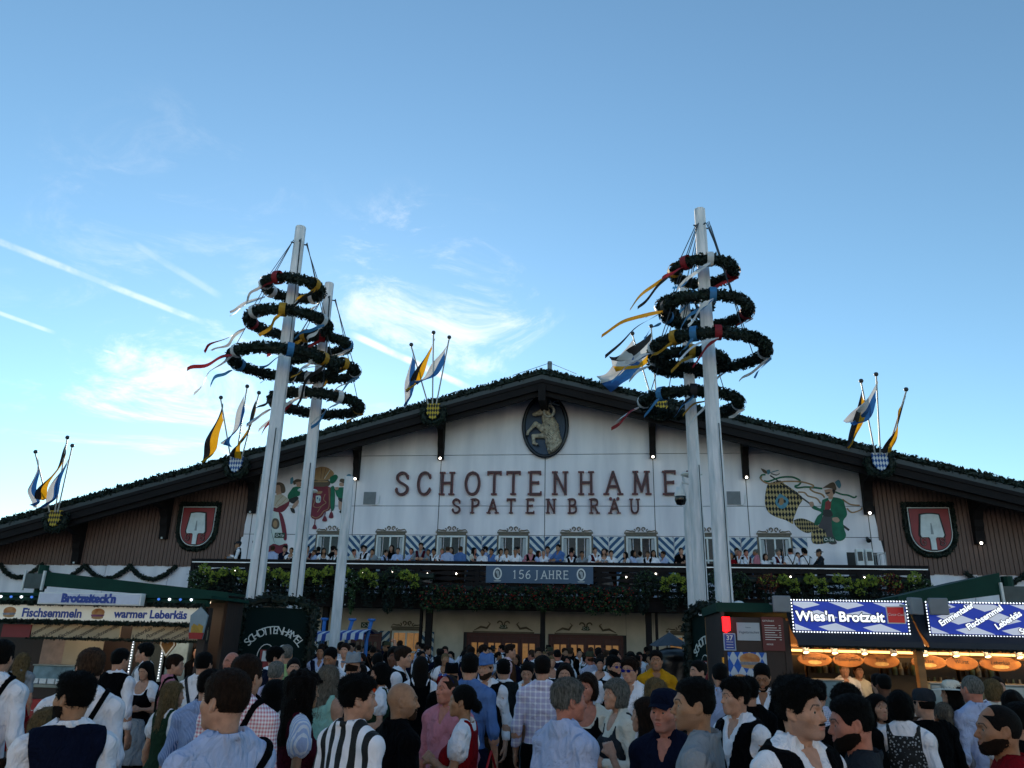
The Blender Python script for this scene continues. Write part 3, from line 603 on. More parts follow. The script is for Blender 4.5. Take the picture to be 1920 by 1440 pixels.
def garment(key, name, near):
    """distance field, bounds and voxel of one piece of clothing on a body"""
    k = (key, name, near)
    if k in GAR_: return GAR_[k]
    B = get_body(key); T = B.torso; X_ = lambda P: np.abs(P[:, 0]); top = max([1.6] + [w[2] + .1 for _, _, w, _, _ in B.arms] + [e[2] + .1 for _, e, _, _, _ in B.arms])
    h = .0155 if near else .025
    neck = lambda P, r: np.maximum(cone(P, (0, -.050, 1.38), (0, -.026, 1.62), r, r), 1.455 - .55 * P[:, 1] - P[:, 2])
    def collar(P):
        z = P[:, 2] + .25 * (P[:, 1] + .02); ring = np.abs(cone(P, (0, -.050, 1.38), (0, -.026, 1.62), .069 if not B.fem else .06, .069 if not B.fem else .06)) - .009
        return np.maximum.reduce([ring, z - 1.530, 1.44 - z, np.where(P[:, 1] > .02, .016 - X_(P), -1)])
    lo, hi = bounds(B, .78, top)
    if name in ('shirt', 'rolled', 'tee', 'polo'):
        up = {'shirt': .97, 'rolled': .66, 'tee': .34, 'polo': .36}[name]
        def fn(P):
            d = smin(T(P) - .010, B.arm(P, .007, up, .005), .03); d = d + puckers(P, .0060 if name != 'tee' else .0042)
            d = np.maximum(d, (.95 if name != 'tee' else .84) - P[:, 2]); d = smax(d, -neck(P, .058 if name != 'tee' else .070) + .0, .01) if name != 'x' else d
            if name == 'tee': d = smin(d, np.maximum(np.abs(cone(P, (0, -.050, 1.38), (0, -.026, 1.62), .068, .068)) - .010, np.abs(P[:, 2] + .45 * P[:, 1] - 1.475) - .016), .012)
            else:
                v = np.maximum(X_(P) - .35 * np.maximum(0, P[:, 2] - 1.36), -(P[:, 1] - .02)); d = smax(d, -np.maximum(v, -(P[:, 2] - 1.36)), .006); d = np.minimum(d, collar(P))
            return d
    elif name in ('vest', 'jacket'):
        def fn(P):
            d = smin(T(P) - .010, B.arm(P, .007, .3, .005), .03) - .015 + puckers(P, .003)
            if name == 'jacket': d = smin(d, B.arm(P, .018, .95, .008), .035) + puckers(P, .003)
            else: d = smax(d, -(np.abs(np.linalg.norm((P - np.array((0, -.02, 1.40), f32))[:, 1:] / np.array((1, 1.5), f32), axis=1)) * 0 + (B.sh - .004 - .028 * np.exp(-((P[:, 2] - 1.33) / .06) ** 2)) - X_(P)), .012)
            d = np.maximum(d, (.955 if name == 'vest' else .82) - P[:, 2]); d = np.maximum(d, P[:, 2] - 1.50 + .3 * P[:, 1])
            v = np.maximum(X_(P) - .27 * np.maximum(0, P[:, 2] - 1.17) - .004, -(P[:, 1] - .0)); d = np.maximum(d, -np.maximum(v, -(P[:, 2] - 1.17)))
            return smax(d, -neck(P, .078), .008)
        h = .018 if not near else .013
    elif name in ('suspenders', 'strap'):
        def fn(P):
            sh = T(P) - .024; x = P[:, 0]; z = P[:, 2]
            if name == 'strap': band = np.abs(x * .8 - (z - 1.22) * .62) - .018
            else:
                fr = np.abs(X_(P) - .095) - .017; bk = np.minimum(np.abs(x - (z - 1.20) * .42) - .017, np.abs(x + (z - 1.20) * .42) - .017)
                band = np.where(P[:, 1] > -.01, fr, bk)
            return np.maximum.reduce([sh, -(T(P) + .010), band, .93 - z])
        h = .0105 if near else .016
    elif name == 'blouse':          # white dirndl blouse with puffed short sleeves
        def fn(P):
            d = T(P) - .009
            for S, E, Wt, g, sd in B.arms: c = S + (E - S) * .30; d = smin(d, ell(P, c, (.078, .080, .098)) + .006 * np.sin(np.arctan2(P[:, 1] - c[1], P[:, 0] - c[0]) * 13), .02)
            d = np.maximum(d, .98 - P[:, 2]); sc = ell(P, (0, .12, 1.47), (.115, .15, .135)); d = smax(d, -sc, .01); return smax(d, -neck(P, .075), .01) + puckers(P, .002)
    elif name == 'lblouse':
        def fn(P):
            d = smin(T(P) - .010, B.arm(P, .010, .95, .008), .03) + puckers(P, .004); d = np.maximum(d, .95 - P[:, 2]); return smax(d, -ell(P, (0, .12, 1.48), (.08, .15, .11)), .01)
    elif name == 'bodice':
        def fn(P):
            d = T(P) - .019 + puckers(P, .0015); d = np.maximum(d, .96 - P[:, 2]); cut = np.where(P[:, 1] > -.02, 1.33, 1.44) + .07 * np.clip((X_(P) - .075) / .03, 0, 1) * 1.3
            d = np.maximum(d, P[:, 2] - cut); return smax(d, X_(P) - (B.sh - .030) - 1.5 * np.maximum(0, 1.33 - P[:, 2]), .015)
        lo, hi = bounds(B, .9, 1.55); h = .014 if near else .022
    elif name in ('skirt', 'gown'):
        def fn(P):
            z = P[:, 2]; t = np.clip((1.02 - z) / .62, 0, 1); a = np.arctan2(P[:, 1], P[:, 0]); r = .142 + .19 * np.sqrt(t) * .9 + .05 * t; pl = .013 * np.sin(a * 15) * t ** .6
            q = np.sqrt((P[:, 0]) ** 2 + ((P[:, 1] + .005) * 1.18) ** 2) - r - pl; return np.maximum.reduce([q * .8, z - 1.03, .40 - z])
        lo, hi = (-.45, -.42, .38), (.45, .42, 1.06); h = .018 if near else .028
    elif name == 'apron':
        def fn(P):
            z = P[:, 2]; t = np.clip((1.02 - z) / .62, 0, 1); a = np.arctan2(P[:, 1], P[:, 0]); r = .142 + .19 * np.sqrt(t) * .9 + .05 * t; pl = .013 * np.sin(a * 15) * t ** .6
            q = np.sqrt((P[:, 0]) ** 2 + ((P[:, 1] + .005) * 1.18) ** 2) - r - pl - .012; return np.maximum.reduce([q * .8, z - 1.04, .46 - z, -(P[:, 1] - .25 * np.abs(P[:, 0]) - .02)])
        lo, hi = (-.45, -.1, .4), (.45, .44, 1.06); h = .018 if near else .028
    elif name in ('trousers', 'shorts'):
        zz = .06 if name == 'trousers' else .47
        def fn(P):
            d = smin(np.maximum(T(P) - .027, .80 - P[:, 2]), np.minimum(B.legs(P, .024 if name == 'trousers' else .030, 0, .016), B.legs(P) - .010), .04) + puckers(P, .004); return np.maximum.reduce([d, zz - P[:, 2], P[:, 2] - .995])
        lo, hi = (-.30, -.25, .03), (.30, .25, 1.02); h = .017 if near else .026
    elif name == 'socks':
        def fn(P): d = B.legs(P) - .009; return np.maximum.reduce([d, P[:, 2] - .40, .05 - P[:, 2]])
        lo, hi = (-.24, -.2, .03), (.24, .2, .43); h = .014 if near else .022
    elif name == 'shoes':
        def fn(P):
            X = P.copy(); X[:, 0] = np.abs(X[:, 0]); d = smin(cone(X, (.112, -.035, .052), (.124, .150, .036), .050, .038), cone(X, (.112, -.03, .06), (.112, -.025, .12), .048, .044), .03); return np.maximum(d, .001 - P[:, 2])
        lo, hi = (-.24, -.16, -.01), (.24, .24, .17); h = .012 if near else .02
    V, Q = surf(fn, lo, hi, h)
    if B.lean: V = lean_pts(V, B.lean)
    me = np_mesh(name, V, Q, True); me.materials.append(None); GAR_[k] = me; return me
def lean_pts(V, a):
    """bend forward from the hips"""
    V = V.copy(); z = V[:, 2] - .95; t = np.clip(z / .5, 0, 1) * a; y = V[:, 1].copy(); zz = np.maximum(z, 0)
    V[:, 1] = np.where(z > 0, y * np.cos(t) + zz * np.sin(t * .8), y); V[:, 2] = np.where(z > 0, .95 + zz * np.cos(t * .8) - y * np.sin(t), V[:, 2]); return V
PB_ = {}
def body_mesh(key, kind, lod, yaw, pit, rol):
    k = (key, kind, lod, yaw, pit, rol)
    if k in PB_: return PB_[k]
    B = get_body(key); ck = ('skin', key, lod)
    if ck not in HC_:
        tz = max([1.56] + [w[2] + .06 for _, _, w, _, _ in B.arms] + [e[2] + .08 for _, e, _, _, _ in B.arms]); lo, hi = bounds(B, 0.0, tz)
        V, Q = surf(B.skin, lo, hi, (.020, .023, .030)[lod])
        c = V[Q].mean(1); Q = Q[~((c[:, 2] > 1.50) & (np.abs(c[:, 0]) < .09) & (np.abs(c[:, 1]) < .11))]
        HC_[ck] = (V, Q)
    V, Q = HC_[ck]; Vs, Qs, Ms = [V], [Q], [np.zeros(len(Q), np.int32)]; n = len(V)
    for S, E, Wt, g, sd in B.arms:
        hv, hq = hand_mesh(bool(g), lod); z = (Wt - E) / np.linalg.norm(Wt - E); inn = np.array((-sd, .25, -.15)); inn = inn - z * (inn @ z); inn /= np.linalg.norm(inn); y = np.cross(z, inn) * 1.0
        fwd = np.array((0, 1., .3));
        if y @ fwd < 0: y = -y
        sc = (.92 if B.fem else 1.03); v = (hv[:, :1] * inn + hv[:, 1:2] * y + hv[:, 2:] * z) * sc + Wt - z * .012
        q = hq if np.linalg.det(np.stack([inn, y, z])) > 0 else hq[:, ::-1]
        Vs.append(v); Qs.append(q + n); Ms.append(np.zeros(len(q), np.int32)); n += len(v)
    hv, hq, hm = head_mesh(kind, lod); hv = hv * .945; M = np.array((Matrix.Rotation(yaw, 3, 'Z') @ Matrix.Rotation(pit, 3, 'X') @ Matrix.Rotation(rol, 3, 'Y')), f32)
    t = np.clip((hv[:, 2] + .16) / .10, 0, 1)[:, None]; v = (hv @ M.T) * t + hv * (1 - t); Vs.append(v + np.array((0, .012, 1.642), f32)); Qs.append(hq + n); Ms.append(hm)
    V = np.concatenate(Vs)
    if B.lean: V = lean_pts(V, B.lean)
    me = np_mesh('person', V, np.concatenate(Qs), True, (), np.concatenate(Ms))
    for i in range(6): me.materials.append(None)
    PB_[k] = me; return me
SKIN = {'light': '#c99a80', 'pink': '#c98670', 'tan': '#a9795a', 'olive': '#b08565', 'brown': '#6d4632', 'pale': '#d3ab94'}
HAIRC = {'black': '#0d0b0b', 'dark': '#1b1310', 'brown': '#35241a', 'light_brown': '#574030', 'blonde': '#9a7f58', 'grey': '#8a8882', 'white': '#b9b6b0', 'grey_blonde': '#95897a', 'ginger': '#5f3420', 'shaved': '#6b4c3b'}
CLOTH = {'white': '#f1edf3', 'black': '#08080b', 'navy': '#10162a', 'grey': '#8d9197', 'dark_grey': '#2c3036', 'light_blue': '#b3bedf', 'blue': '#5877ad', 'pink': '#c87f8c', 'red': '#7d0f18', 'burgundy': '#431220', 'green': '#253a2b', 'teal': '#3f7f70', 'yellow': '#c48a1c', 'cream': '#d8d0c2', 'brown': '#4a3223', 'leather': '#33241a', 'olive': '#454535', 'lilac': '#b6aecb', 'lime': '#a9c383', 'orange': '#ff4a1a', 'dark_leather': '#1f2527', 'mint': '#9cc7b8'}
def skin_m(s): return mat('skin_' + s, tuple(v * k for v, k in zip(lin(SKIN[s])[:3], (.86, .80, .78))), .5, .16, 34, .18, 200, sub=.1, spec=.35)
def hair_m(c): return mat('hair_' + c, tuple(v * .75 for v in lin(HAIRC[c])[:3]), .7, .45, 90, .8, 260, stretch=(1, 1, .3), spec=.12)
def cloth_m(c):
    if c in CLOTH: return mat('cloth_' + c, CLOTH[c], .9, .14, 9, 1.0, 10, spec=.06, stretch=(1.1, 1.1, .7), bd=.05, dist=1.0)
    k, a, b, s = c      # ('check', c1, c2, size)
    return pattern('cloth_%s_%s_%s' % (k, a, b), k, CLOTH[a], CLOTH[b], s)
def part(p, name, me, m):
    o = bpy.data.objects.new(name, me); link(o, p)
    for i in range(len(me.materials)): set_mat(o, i, m)
    return o
GN = {'shirt': 'shirt', 'rolled': 'shirt', 'tee': 't_shirt', 'polo': 'shirt', 'lblouse': 'blouse', 'gown': 'dress', 'strap': 'bag_strap'}
def person(x, y, H, face, label, fem=False, la='hang', ra='hang', build=1.0, lean=0.0, kind=None, skin='light', hair='crop', hc='dark', beard=None, stub=False, yaw=0, pit=0, rol=0, wear=(), z=0.0, hat=None, shades=None, lod=1, group=None):
    """wear: list of (garment, colour); face: heading in degrees (0 away from the camera, 90 to the left, 180 towards it)"""
    key = (fem, la, ra, build, lean); kind = kind or ('f' if fem else 'm'); near = lod < 2
    me = body_mesh(key, kind, lod, R(yaw), R(pit), R(rol)); o = bpy.data.objects.new('person', me); COL.objects.link(o)
    s = H / 1.762; o.location = (x, y, z); o.rotation_euler = (0, 0, R(face)); o.scale = (s, s, s)
    sk = skin_m(skin); hm = hair_m(hc if hc else 'dark')
    stm = mat('stubble_' + skin, tuple(a * b for a, b in zip(lin(SKIN[skin])[:3], (.72, .70, .74))), .65, .18, 420, .2, 300) if stub else sk
    lip = mat('lips_' + skin, tuple(a * b for a, b in zip(lin(SKIN[skin])[:3], (.82, .55, .55))), .4, .05)
    for i, m in enumerate((sk, mat('eye_white', '#cfcac4', .2, .02), mat('iris', '#1c130d', .15, .1), lip, mat('brow_%s_%s' % (hc, skin), tuple(a * .75 + b * .16 for a, b in zip(lin(HAIRC['dark' if hc in ('white', 'grey', 'shaved') else (hc or 'dark')])[:3], lin(SKIN[skin])[:3])), .8, .2, 300), stm)): set_mat(o, i, m)
    hp = np.array([(0, .012, 1.642)], f32); hp = lean_pts(hp, lean)[0] if lean else hp[0]
    HM = Matrix.Translation(Vector(hp.tolist())) @ Matrix.Rotation(-lean * .8, 4, 'X') @ Matrix.Rotation(R(yaw), 4, 'Z') @ Matrix.Rotation(R(pit), 4, 'X') @ Matrix.Rotation(R(rol), 4, 'Y') @ Matrix.Scale(.945, 4)
    if hair: part(o, 'hair', hair_mesh(hair, near), hm).matrix_local = HM
    if beard: part(o, 'beard' if beard != 'moustache' else 'moustache', hair_mesh(beard, near), mat('beard_' + hc, HAIRC[hc], .8, .5, 330, .6, 300, col2=tuple(a * .7 + b * .035 for a, b in zip(lin(HAIRC[hc])[:3], lin(SKIN[skin])[:3])), spec=.1)).matrix_local = HM
    if hat: part(o, {'cap': 'cap'}.get(hat[0], 'hat'), hat_mesh(hat[0]), cloth_m(hat[1])).matrix_local = HM
    if shades: part(o, 'sunglasses', shades_mesh(shades == 'up'), mat('shades', '#050506' if shades != 'up' else '#101a6a', .12, .02)).matrix_local = HM
    for g, c in wear: part(o, GN.get(g, g), garment(key, g, near), cloth_m(c))
    tag(o, label, 'person', group); return o
# ------------------------------------------------------------------ ground
def build_ground():
    m = mat('asphalt', '#4b4e52', .85, .25, 1.2, .5, 60, col2='#3a3c40')
    nt = m.node_tree; g = MB(); n = 40
    g.quadgrid([[(-400 + 800 * i / n, -200 + 900 * j / n, 0.0) for i in range(n + 1)] for j in range(n + 1)])
    tag(g.build('ground', m), kind='structure')
build_ground()
# ------------------------------------------------------------------ materials of the tent
M_white = mat('white_board', '#f0e9ee', .7, .05, 1.1, .08, 3, col2='#d6d0d8', stretch=(1.6, 1, .22))
M_lower = mat('cream_plaster', '#d2c8bc', .75, .07, 1.3, .1, 8, col2='#b8b1a3')
M_brown = mat('brown_board', '#755a50', .7, .25, 3, .25, 30, stretch=(2, 2, .25), col2='#5e463e')
M_beam = mat('dark_beam', '#1b1516', .75, .2, 3, .25, 25, stretch=(.4, 2, 2), spec=.2)
M_soff = mat('soffit', '#221c1d', .7, .2, 3)
M_roof = mat('roof_sheet', '#3b3f42', .6, .1, 2)
M_gap = mat('joint', '#3a3c40', .9, .05)
M_leaf = mat('leaf_dark', '#12261a', .6, .5, 3, 0, 1, col2='#0b1610', trans=.18)
M_leaf2 = mat('leaf_mid', '#39552c', .6, .4, 3, 0, 1, col2='#20331a', trans=.22)
M_leafy = mat('leaf_yellow', '#98a33a', .6, .3, 3, 0, 1, col2='#5c742a', trans=.25)
M_red = mat('geranium', '#c8231c', .6, .3, 6, trans=.2)
M_rust = mat('rust_leaf', '#7a3320', .6, .3, 6, trans=.2)
M_gold = mat('stucco_brown', '#6f6558', .7, .15, 8)
M_paintblue = '#2f5277'
M_frame = mat('window_frame', '#d8d9d8', .5, .04)
M_glass = mat('window_glass', '#0c1a2a', .2, .3, 1.5, spec=.35)
M_curt = mat('curtain', '#b9bcc0', .9, .2, 20, stretch=(3, 1, .2))
M_door = mat('door_red', '#4a1013', .5, .15, 3, .1, 20, stretch=(3, 1, .3))
M_lit = mat('lit_pane', '#8a6236', .3, .55, 4.0, emit=.32, col2='#1c130b')
M_lamp = mat('small_lamp', '#fff4e0', .4, .0, emit=6.0)
M_led = mat('led_strip', '#dfe6ea', .4, .0, emit=.08)
M_ink = mat('ink', '#101114', .6, .05)

def leaves(c, size, rs, tilt=1.0, asp=.55):
    """c (n,3) centres -> bent leaf quads"""
    n = len(c); d = rs.normal(0, 1, (n, 3)); d /= np.linalg.norm(d, axis=1)[:, None]; e = rs.normal(0, 1, (n, 3)); e -= d * (e * d).sum(1)[:, None]; e /= np.linalg.norm(e, axis=1)[:, None]
    s = (size * rs.uniform(.6, 1.35, n))[:, None]; q = np.cross(d, e)
    V = np.stack([c - d * s, c + e * s * asp + q * s * .2, c + d * s, c - e * s * asp + q * s * .2], 1).reshape(-1, 3)
    return V, np.arange(n * 4).reshape(n, 4)
def leaf_mesh(name, sets):
    """sets: [(centres, size, material)]"""
    rs = np.random.RandomState(5); Vs, Fs, mi, n = [], [], [], 0
    for i, (c, s, m) in enumerate(sets):
        v, f = leaves(np.asarray(c, f32), s, rs); Vs.append(v); Fs.append(f + n); n += len(v); mi += [i] * len(f)
    return np_mesh(name, np.concatenate(Vs), np.concatenate(Fs), False, [m for _, _, m in sets], mi)
def along(pts, per_m, rad, rs, flat=1.0):
    """random points in a tube round a polyline"""
    out = []
    for a, b in zip(pts[:-1], pts[1:]):
        a = np.array(a); b = np.array(b); L = np.linalg.norm(b - a); n = max(1, int(L * per_m)); t = rs.rand(n, 1); o = rs.normal(0, 1, (n, 3)); o /= np.linalg.norm(o, axis=1)[:, None]; o *= rad * rs.uniform(.3, 1.0, (n, 1)) ** .5
        out.append(a + (b - a) * t + o * np.array((1, 1, flat)))
    return np.concatenate(out)
def core(mb, pts, r): mb.tube(pts, r, 7)
def garland(name, pts, rad, label, per_m=260, size=.055, parent=None, cat='garland', group=None, material=None):
    g = MB(); core(g, pts, rad * .62); rs = np.random.RandomState(int(abs(pts[0][0]) * 100) % 999); c = along(pts, per_m, rad, rs)
    lv, lf = leaves(c, size, rs); n = len(g.v); V = np.concatenate([np.array(g.v, f32), lv]); F4 = [f for f in g.f if len(f) == 4]; Fn = [f for f in g.f if len(f) != 4]
    me = np_mesh(name, V, [np.concatenate([np.array(F4, np.int32), lf + n])] + [np.array([f], np.int32) for f in Fn], False, [material or M_leaf])
    o = mobj(name, me, parent)
    if parent is None: tag(o, label, cat, group)
    return o

tent = empty('beer_tent', FO, FA, 'big white and brown beer tent front with wide dark gabled roof and balcony', 'beer tent')
SL = .272
def zroof(u): return 11.55 - SL * abs(u)          # underside of the roof at the wall
def clip(poly, a, b, c):                           # keep a*x+b*z<=c
    out = []
    for i in range(len(poly)):
        p, q = poly[i], poly[(i + 1) % len(poly)]; dp = a * p[0] + b * p[1] - c; dq = a * q[0] + b * q[1] - c
        if dp <= 0: out.append(p)
        if dp * dq < 0: t = dp / (dp - dq); out.append((p[0] + (q[0] - p[0]) * t, p[1] + (q[1] - p[1]) * t))
    return out
def build_walls():
    b = MB(); poly = [(-24, 0), (24, 0), (24, zroof(24)), (0, zroof(0)), (-24, zroof(24))]; b.prism(poly, .06, .4); b.build('backing_wall', M_gap, tent)
    edge = lambda z: 12.36 - .125 * (z - 4.9)      # slanted border between white boards and brown cladding
    us = [-13.2, -7.65, -4.2, 0, 4.2, 7.65, 13.2]; zs = [3.3, 5.86, 7.0, 9.05, 12]
    for i in range(6):
        for j in range(4):
            g = .012; p = [(us[i] + g, zs[j] + g), (us[i + 1] - g, zs[j] + g), (us[i + 1] - g, zs[j + 1] - g), (us[i] + g, zs[j + 1] - g)]
            p = clip(p, SL, 1, zroof(0)); p = clip(p, -SL, 1, zroof(0)) if p else p
            k = 12.36 + .125 * 4.9
            p = clip(p, 1, .125, k) if p else p; p = clip(p, -1, .125, k) if p else p
            if len(p) >= 3: MB().prism(p, 0, .06).build('wall_panel', M_white, tent)
    me = MB().box(-.066, .066, -.03, .05, 0, 1).mesh('board', M_brown)
    for s in (-1, 1):
        u = 12.10
        while u < (23.6 if s < 0 else 21):
            lo = 4.56 if u > 12.36 else 4.95 + (12.36 - u) / .125; hi = zroof(u)
            o = mobj('board', me, tent, (s * u, random.uniform(-.012, .004), lo + random.uniform(-.02, .02))); o.scale = (1, 1, hi - lo); u += .158
        g = MB()
        for k in range(4): x0 = 12.42 + k * 2.75; g = MB().box(*sorted((s * (x0 + .012), s * (x0 + 2.74))), .02, .08, .02, 4.6); g.build('wall_panel', M_white, tent)
    # ground floor under the balcony
    for a, c in ((-12.4, -8.3), (-8.29, -4.1), (-4.09, -3.0), (3.02, 4.0), (4.01, 8.3), (8.31, 12.4)): MB().box(a, c, 0, .06, .01, 3.3).build('wall_panel', M_lower, tent)
    MB().box(-2.99, 3.01, 0, .06, 2.28, 3.3).build('wall_panel', M_lower, tent)
    for x in (-.06, ): MB().box(-.13, .17, -.012, .06, .01, 2.28).build('wall_panel', M_lower, tent)
    for x, w in ((-7.43, .20), (-3.72, .22), (-4.0, .08), (.20, .16), (3.72, .20), (3.98, .09), (7.55, .2), (-11.2, .2), (11.3, .2)):
        MB().box(x - w / 2, x + w / 2, -2.75, -2.55, 0, 3.0).build('column', M_beam, tent, bevel=.012)
build_walls()
def build_roof():
    for s in (-1, 1):
        U = 25.0
        def slab(name, m, d0, d1, t0, t1):
            g = MB(); a = [(0, t0), (s * U, t0 - SL * U), (s * U, t1 - SL * U), (0, t1)]; g.prism(a, -d0, -d1); return g.build(name, m, tent)
        slab('roof', M_roof, 1.72, -22, 11.60, 11.82); slab('soffit', M_soff, 1.55, .0, 11.57, 11.598)
        slab('fascia_board', M_beam, 1.70, 1.56, 11.22, 11.60); slab('fascia_board', M_beam, 1.555, 1.42, 11.03, 11.57)
        slab('fascia_trim', M_beam, 1.745, 1.702, 11.50, 11.64)
        for dd in (.5, 1.0): slab('purlin', M_beam, dd + .1, dd - .08, 11.40, 11.568)
        wp = [tuple(F(s * u, 1.62, 11.93 - SL * u)) for u in np.linspace(0, 24.5, 50)]
        garland('roof_garland', wp, .19, ('left' if s < 0 else 'right') + ' half of the dark fir garland along the roof edge', 330, .075)
    g = MB().box(-.14, .14, -1.80, -.10, 10.75, 11.40); g.build('ridge_beam', M_beam, tent)
    # brackets
    for u, z0, big in ((4.2, 8.84, 0), (7.65, 8.02, 0), (11.92, 6.68, 1), (15.55, 5.62, 1), (19.2, 4.6, 1)):
        for s in (-1, 1):
            if s > 0 and u > 18.5: continue
            zt = zroof(u) + .02; w = .12 if not big else .16; sx = MB(); d1 = 1.1 if not big else 1.25
            prof = [(0.03, z0), (.24, z0), (.26, z0 + .45), (.34, z0 + .62), (.34, z0 + .85), (.52, z0 + 1.15), (d1, zt - .42), (d1 + .2, zt - .30), (d1 + .2, zt - .08), (.03, zt)]
            n = len(prof); b = len(sx.v); sx.v += [(s * u - w, -d, z) for d, z in prof] + [(s * u + w, -d, z) for d, z in prof]
            sx.f.append(tuple(range(n))); sx.f.append(tuple(reversed(range(n, 2 * n))))
            for i in range(n): j = (i + 1) % n; sx.f.append((j, i, n + i, n + j))
            o = sx.build('bracket', M_beam, tent, bevel=.02)
            MB().lathe([(.001, -.03), (.035, -.02), (.045, .02), (.03, .05)], 10, (s * u, -.24, z0 + .02)).build('lamp', M_lamp if u in (4.2, 7.65) or s > 0 else M_frame, o)
            if u < 12.5: MB().box(s * u - .012, s * u + .012, -.012, -.0, 3.5, z0).build('cable', M_gap, tent)
    MB().box(-.012, .012, -.012, -.0, 5.0, 8.9).build('cable', M_gap, tent)
build_roof()
def scroll(mb, cx, cz, r, turns, a0, s=1, w=.028, y=-.03):
    pts = []
    for i in range(int(18 * turns) + 1):
        t = i / 18; a = a0 + s * t * 2 * math.pi; rr = r * (1 - .62 * t / turns); pts.append((cx + rr * math.cos(a), y, cz + rr * math.sin(a)))
    mb.tube(pts, w, 6)
def ornament(parent, cx, z, w, name='ornament'):
    g = MB()
    for s in (-1, 1):
        scroll(g, cx + s * .11, z + .13, .085, .9, -math.pi / 2, -s, .022); scroll(g, cx + s * .26, z + .06, .06, .8, math.pi / 2, s, .018)
        g.tube([(cx + s * .30, -.03, z + .05), (cx + s * w * .36, -.03, z + .045), (cx + s * w * .48, -.03, z + .075), (cx + s * w * .54, -.03, z + .02)], [.028, .024, .02, .012], 6)
    g.box(cx - w * .56, cx + w * .56, -.05, -.001, z - .055, z + .0); g.box(cx - w * .52, cx + w * .52, -.035, -.001, z - .14, z - .06)
    return g.build(name, M_gold, parent, smooth=False)
M_sh1 = pattern('shutter_a', 'diag', '#d3d6d8', M_paintblue, .30); M_sh2 = pattern('shutter_b', 'diag2', '#d3d6d8', M_paintblue, .30)
def window(cx, z0, z1, w, lit=False, parent=tent, shut=True, y=0.0):
    W_ = empty('window'); W_.parent = parent; W_.location = (cx, y, 0)
    g = MB(); t = .06
    g.box(-w / 2, w / 2, -.07, -.001, z1 - t, z1); g.box(-w / 2, w / 2, -.07, -.001, z0, z0 + t); g.box(-w / 2, -w / 2 + t, -.07, -.001, z0 + t, z1 - t); g.box(w / 2 - t, w / 2, -.07, -.001, z0 + t, z1 - t)
    g.build('frame', M_frame, W_); g = MB(); zc = z0 + (z1 - z0) * .46
    g.box(-.03, .03, -.06, -.003, z0 + t + .001, z1 - t - .001)
    g.build('mullion', M_frame, W_); MB().box(-w / 2 + t + .001, w / 2 - t - .001, -.066, -.004, zc - .03, zc + .03).build('transom', M_frame, W_)
    for a, b in ((-w / 2 + t, -w * .27), (-w * .27, 0), (0, w * .27), (w * .27, w / 2 - t)):
        MB().box(a + .016, b - .016, -.024, -.012, z0 + t, z1 - t).build('pane', M_lit if lit else M_glass, W_)
    if not lit:
        for s in (-1, 1):
            rows = [[(s * (w * .5 - t - .002 - (w * .15 - .012 * i) * j / 8), -.030 - .006 * math.sin(j * 2.1), z0 + t + .02 + (z1 - z0 - 2 * t - .04) * i / 4) for j in range(9)] for i in range(5)]
            q = MB(); q.quadgrid(rows); q.build('curtain', M_curt, W_)
    g = MB(); g.box(-w / 2 - .07, -w / 2 - .002, -.04, -.001, z0, z1 + .02); g.box(w / 2 + .002, w / 2 + .07, -.04, -.001, z0, z1 + .02); g.build('surround', M_gold, W_)
    ornament(W_, 0, z1 + .17, w)
    return W_
def shutter(u0, u1, z0, z1, m, y=-.012):
    o = MB().box(-(u1 - u0) / 2, (u1 - u0) / 2, -.03, 0, 0, z1 - z0).build('shutter', m, tent, ((u0 + u1) / 2, y, z0)); return o
for k in range(8):
    c = -8.494 + 2.4297 * k; window(c, 4.25, 5.83, 1.12)
    if k > 0: shutter(c - 1.20, c - .635, 4.25, 5.82, M_sh2)
    if k < 7: shutter(c + .635, c + 1.20, 4.25, 5.82, M_sh1)
    else: shutter(c + .635, c + 1.15, 5.45, 5.82, M_sh1)
shutter(-8.494 - 1.20, -8.494 - .635, 4.25, 5.82, M_sh2)
window(-5.18, .9, 2.26, 1.1, True); window(5.05, .9, 2.30, 1.1, True); window(8.3, .9, 2.3, 1.1, True)
shutter(-4.62 + .02, -4.12, .9, 2.26, M_sh1); shutter(-6.28, -5.82, .9, 2.26, M_sh2); shutter(-9.0, -8.35, .9, 2.3, M_sh1)
def door(u0, u1, z1, lit=True):
    D = empty('door'); D.parent = tent; D.location = ((u0 + u1) / 2, 0, 0); w = (u1 - u0) / 2; t = .09
    g = MB(); g.box(-w, w, -.09, .02, z1 - .12, z1); g.box(-w, -w + t, -.09, .02, 0.01, z1 - .12); g.box(w - t, w, -.09, .02, 0.01, z1 - .12); g.build('frame', M_door, D)
    n = 4 if w > .9 else 2; lw = (2 * w - 2 * t) / n
    for i in range(n):
        x0 = -w + t + i * lw; lf = empty('leaf'); lf.parent = D
        g = MB(); g.box(x0 + .004, x0 + .09, -.05, 0, .02, z1 - .125); g.box(x0 + lw - .09, x0 + lw - .004, -.05, 0, .02, z1 - .125); g.box(x0 + .09, x0 + lw - .09, -.05, 0, .02, 1.15); g.box(x0 + .09, x0 + lw - .09, -.05, 0, z1 - .34, z1 - .125); g.box(x0 + lw / 2 - .025, x0 + lw / 2 + .025, -.045, 0, 1.15, z1 - .34)
        o = g.build('door_leaf', M_door, D)
        for a, b in ((x0 + .09, x0 + lw / 2 - .025), (x0 + lw / 2 + .025, x0 + lw - .09)): MB().box(a, b, -.02, -.008, 1.15, z1 - .34).build('pane', M_lit if lit else M_glass, o)
        bpy.data.objects.remove(lf)
    return D
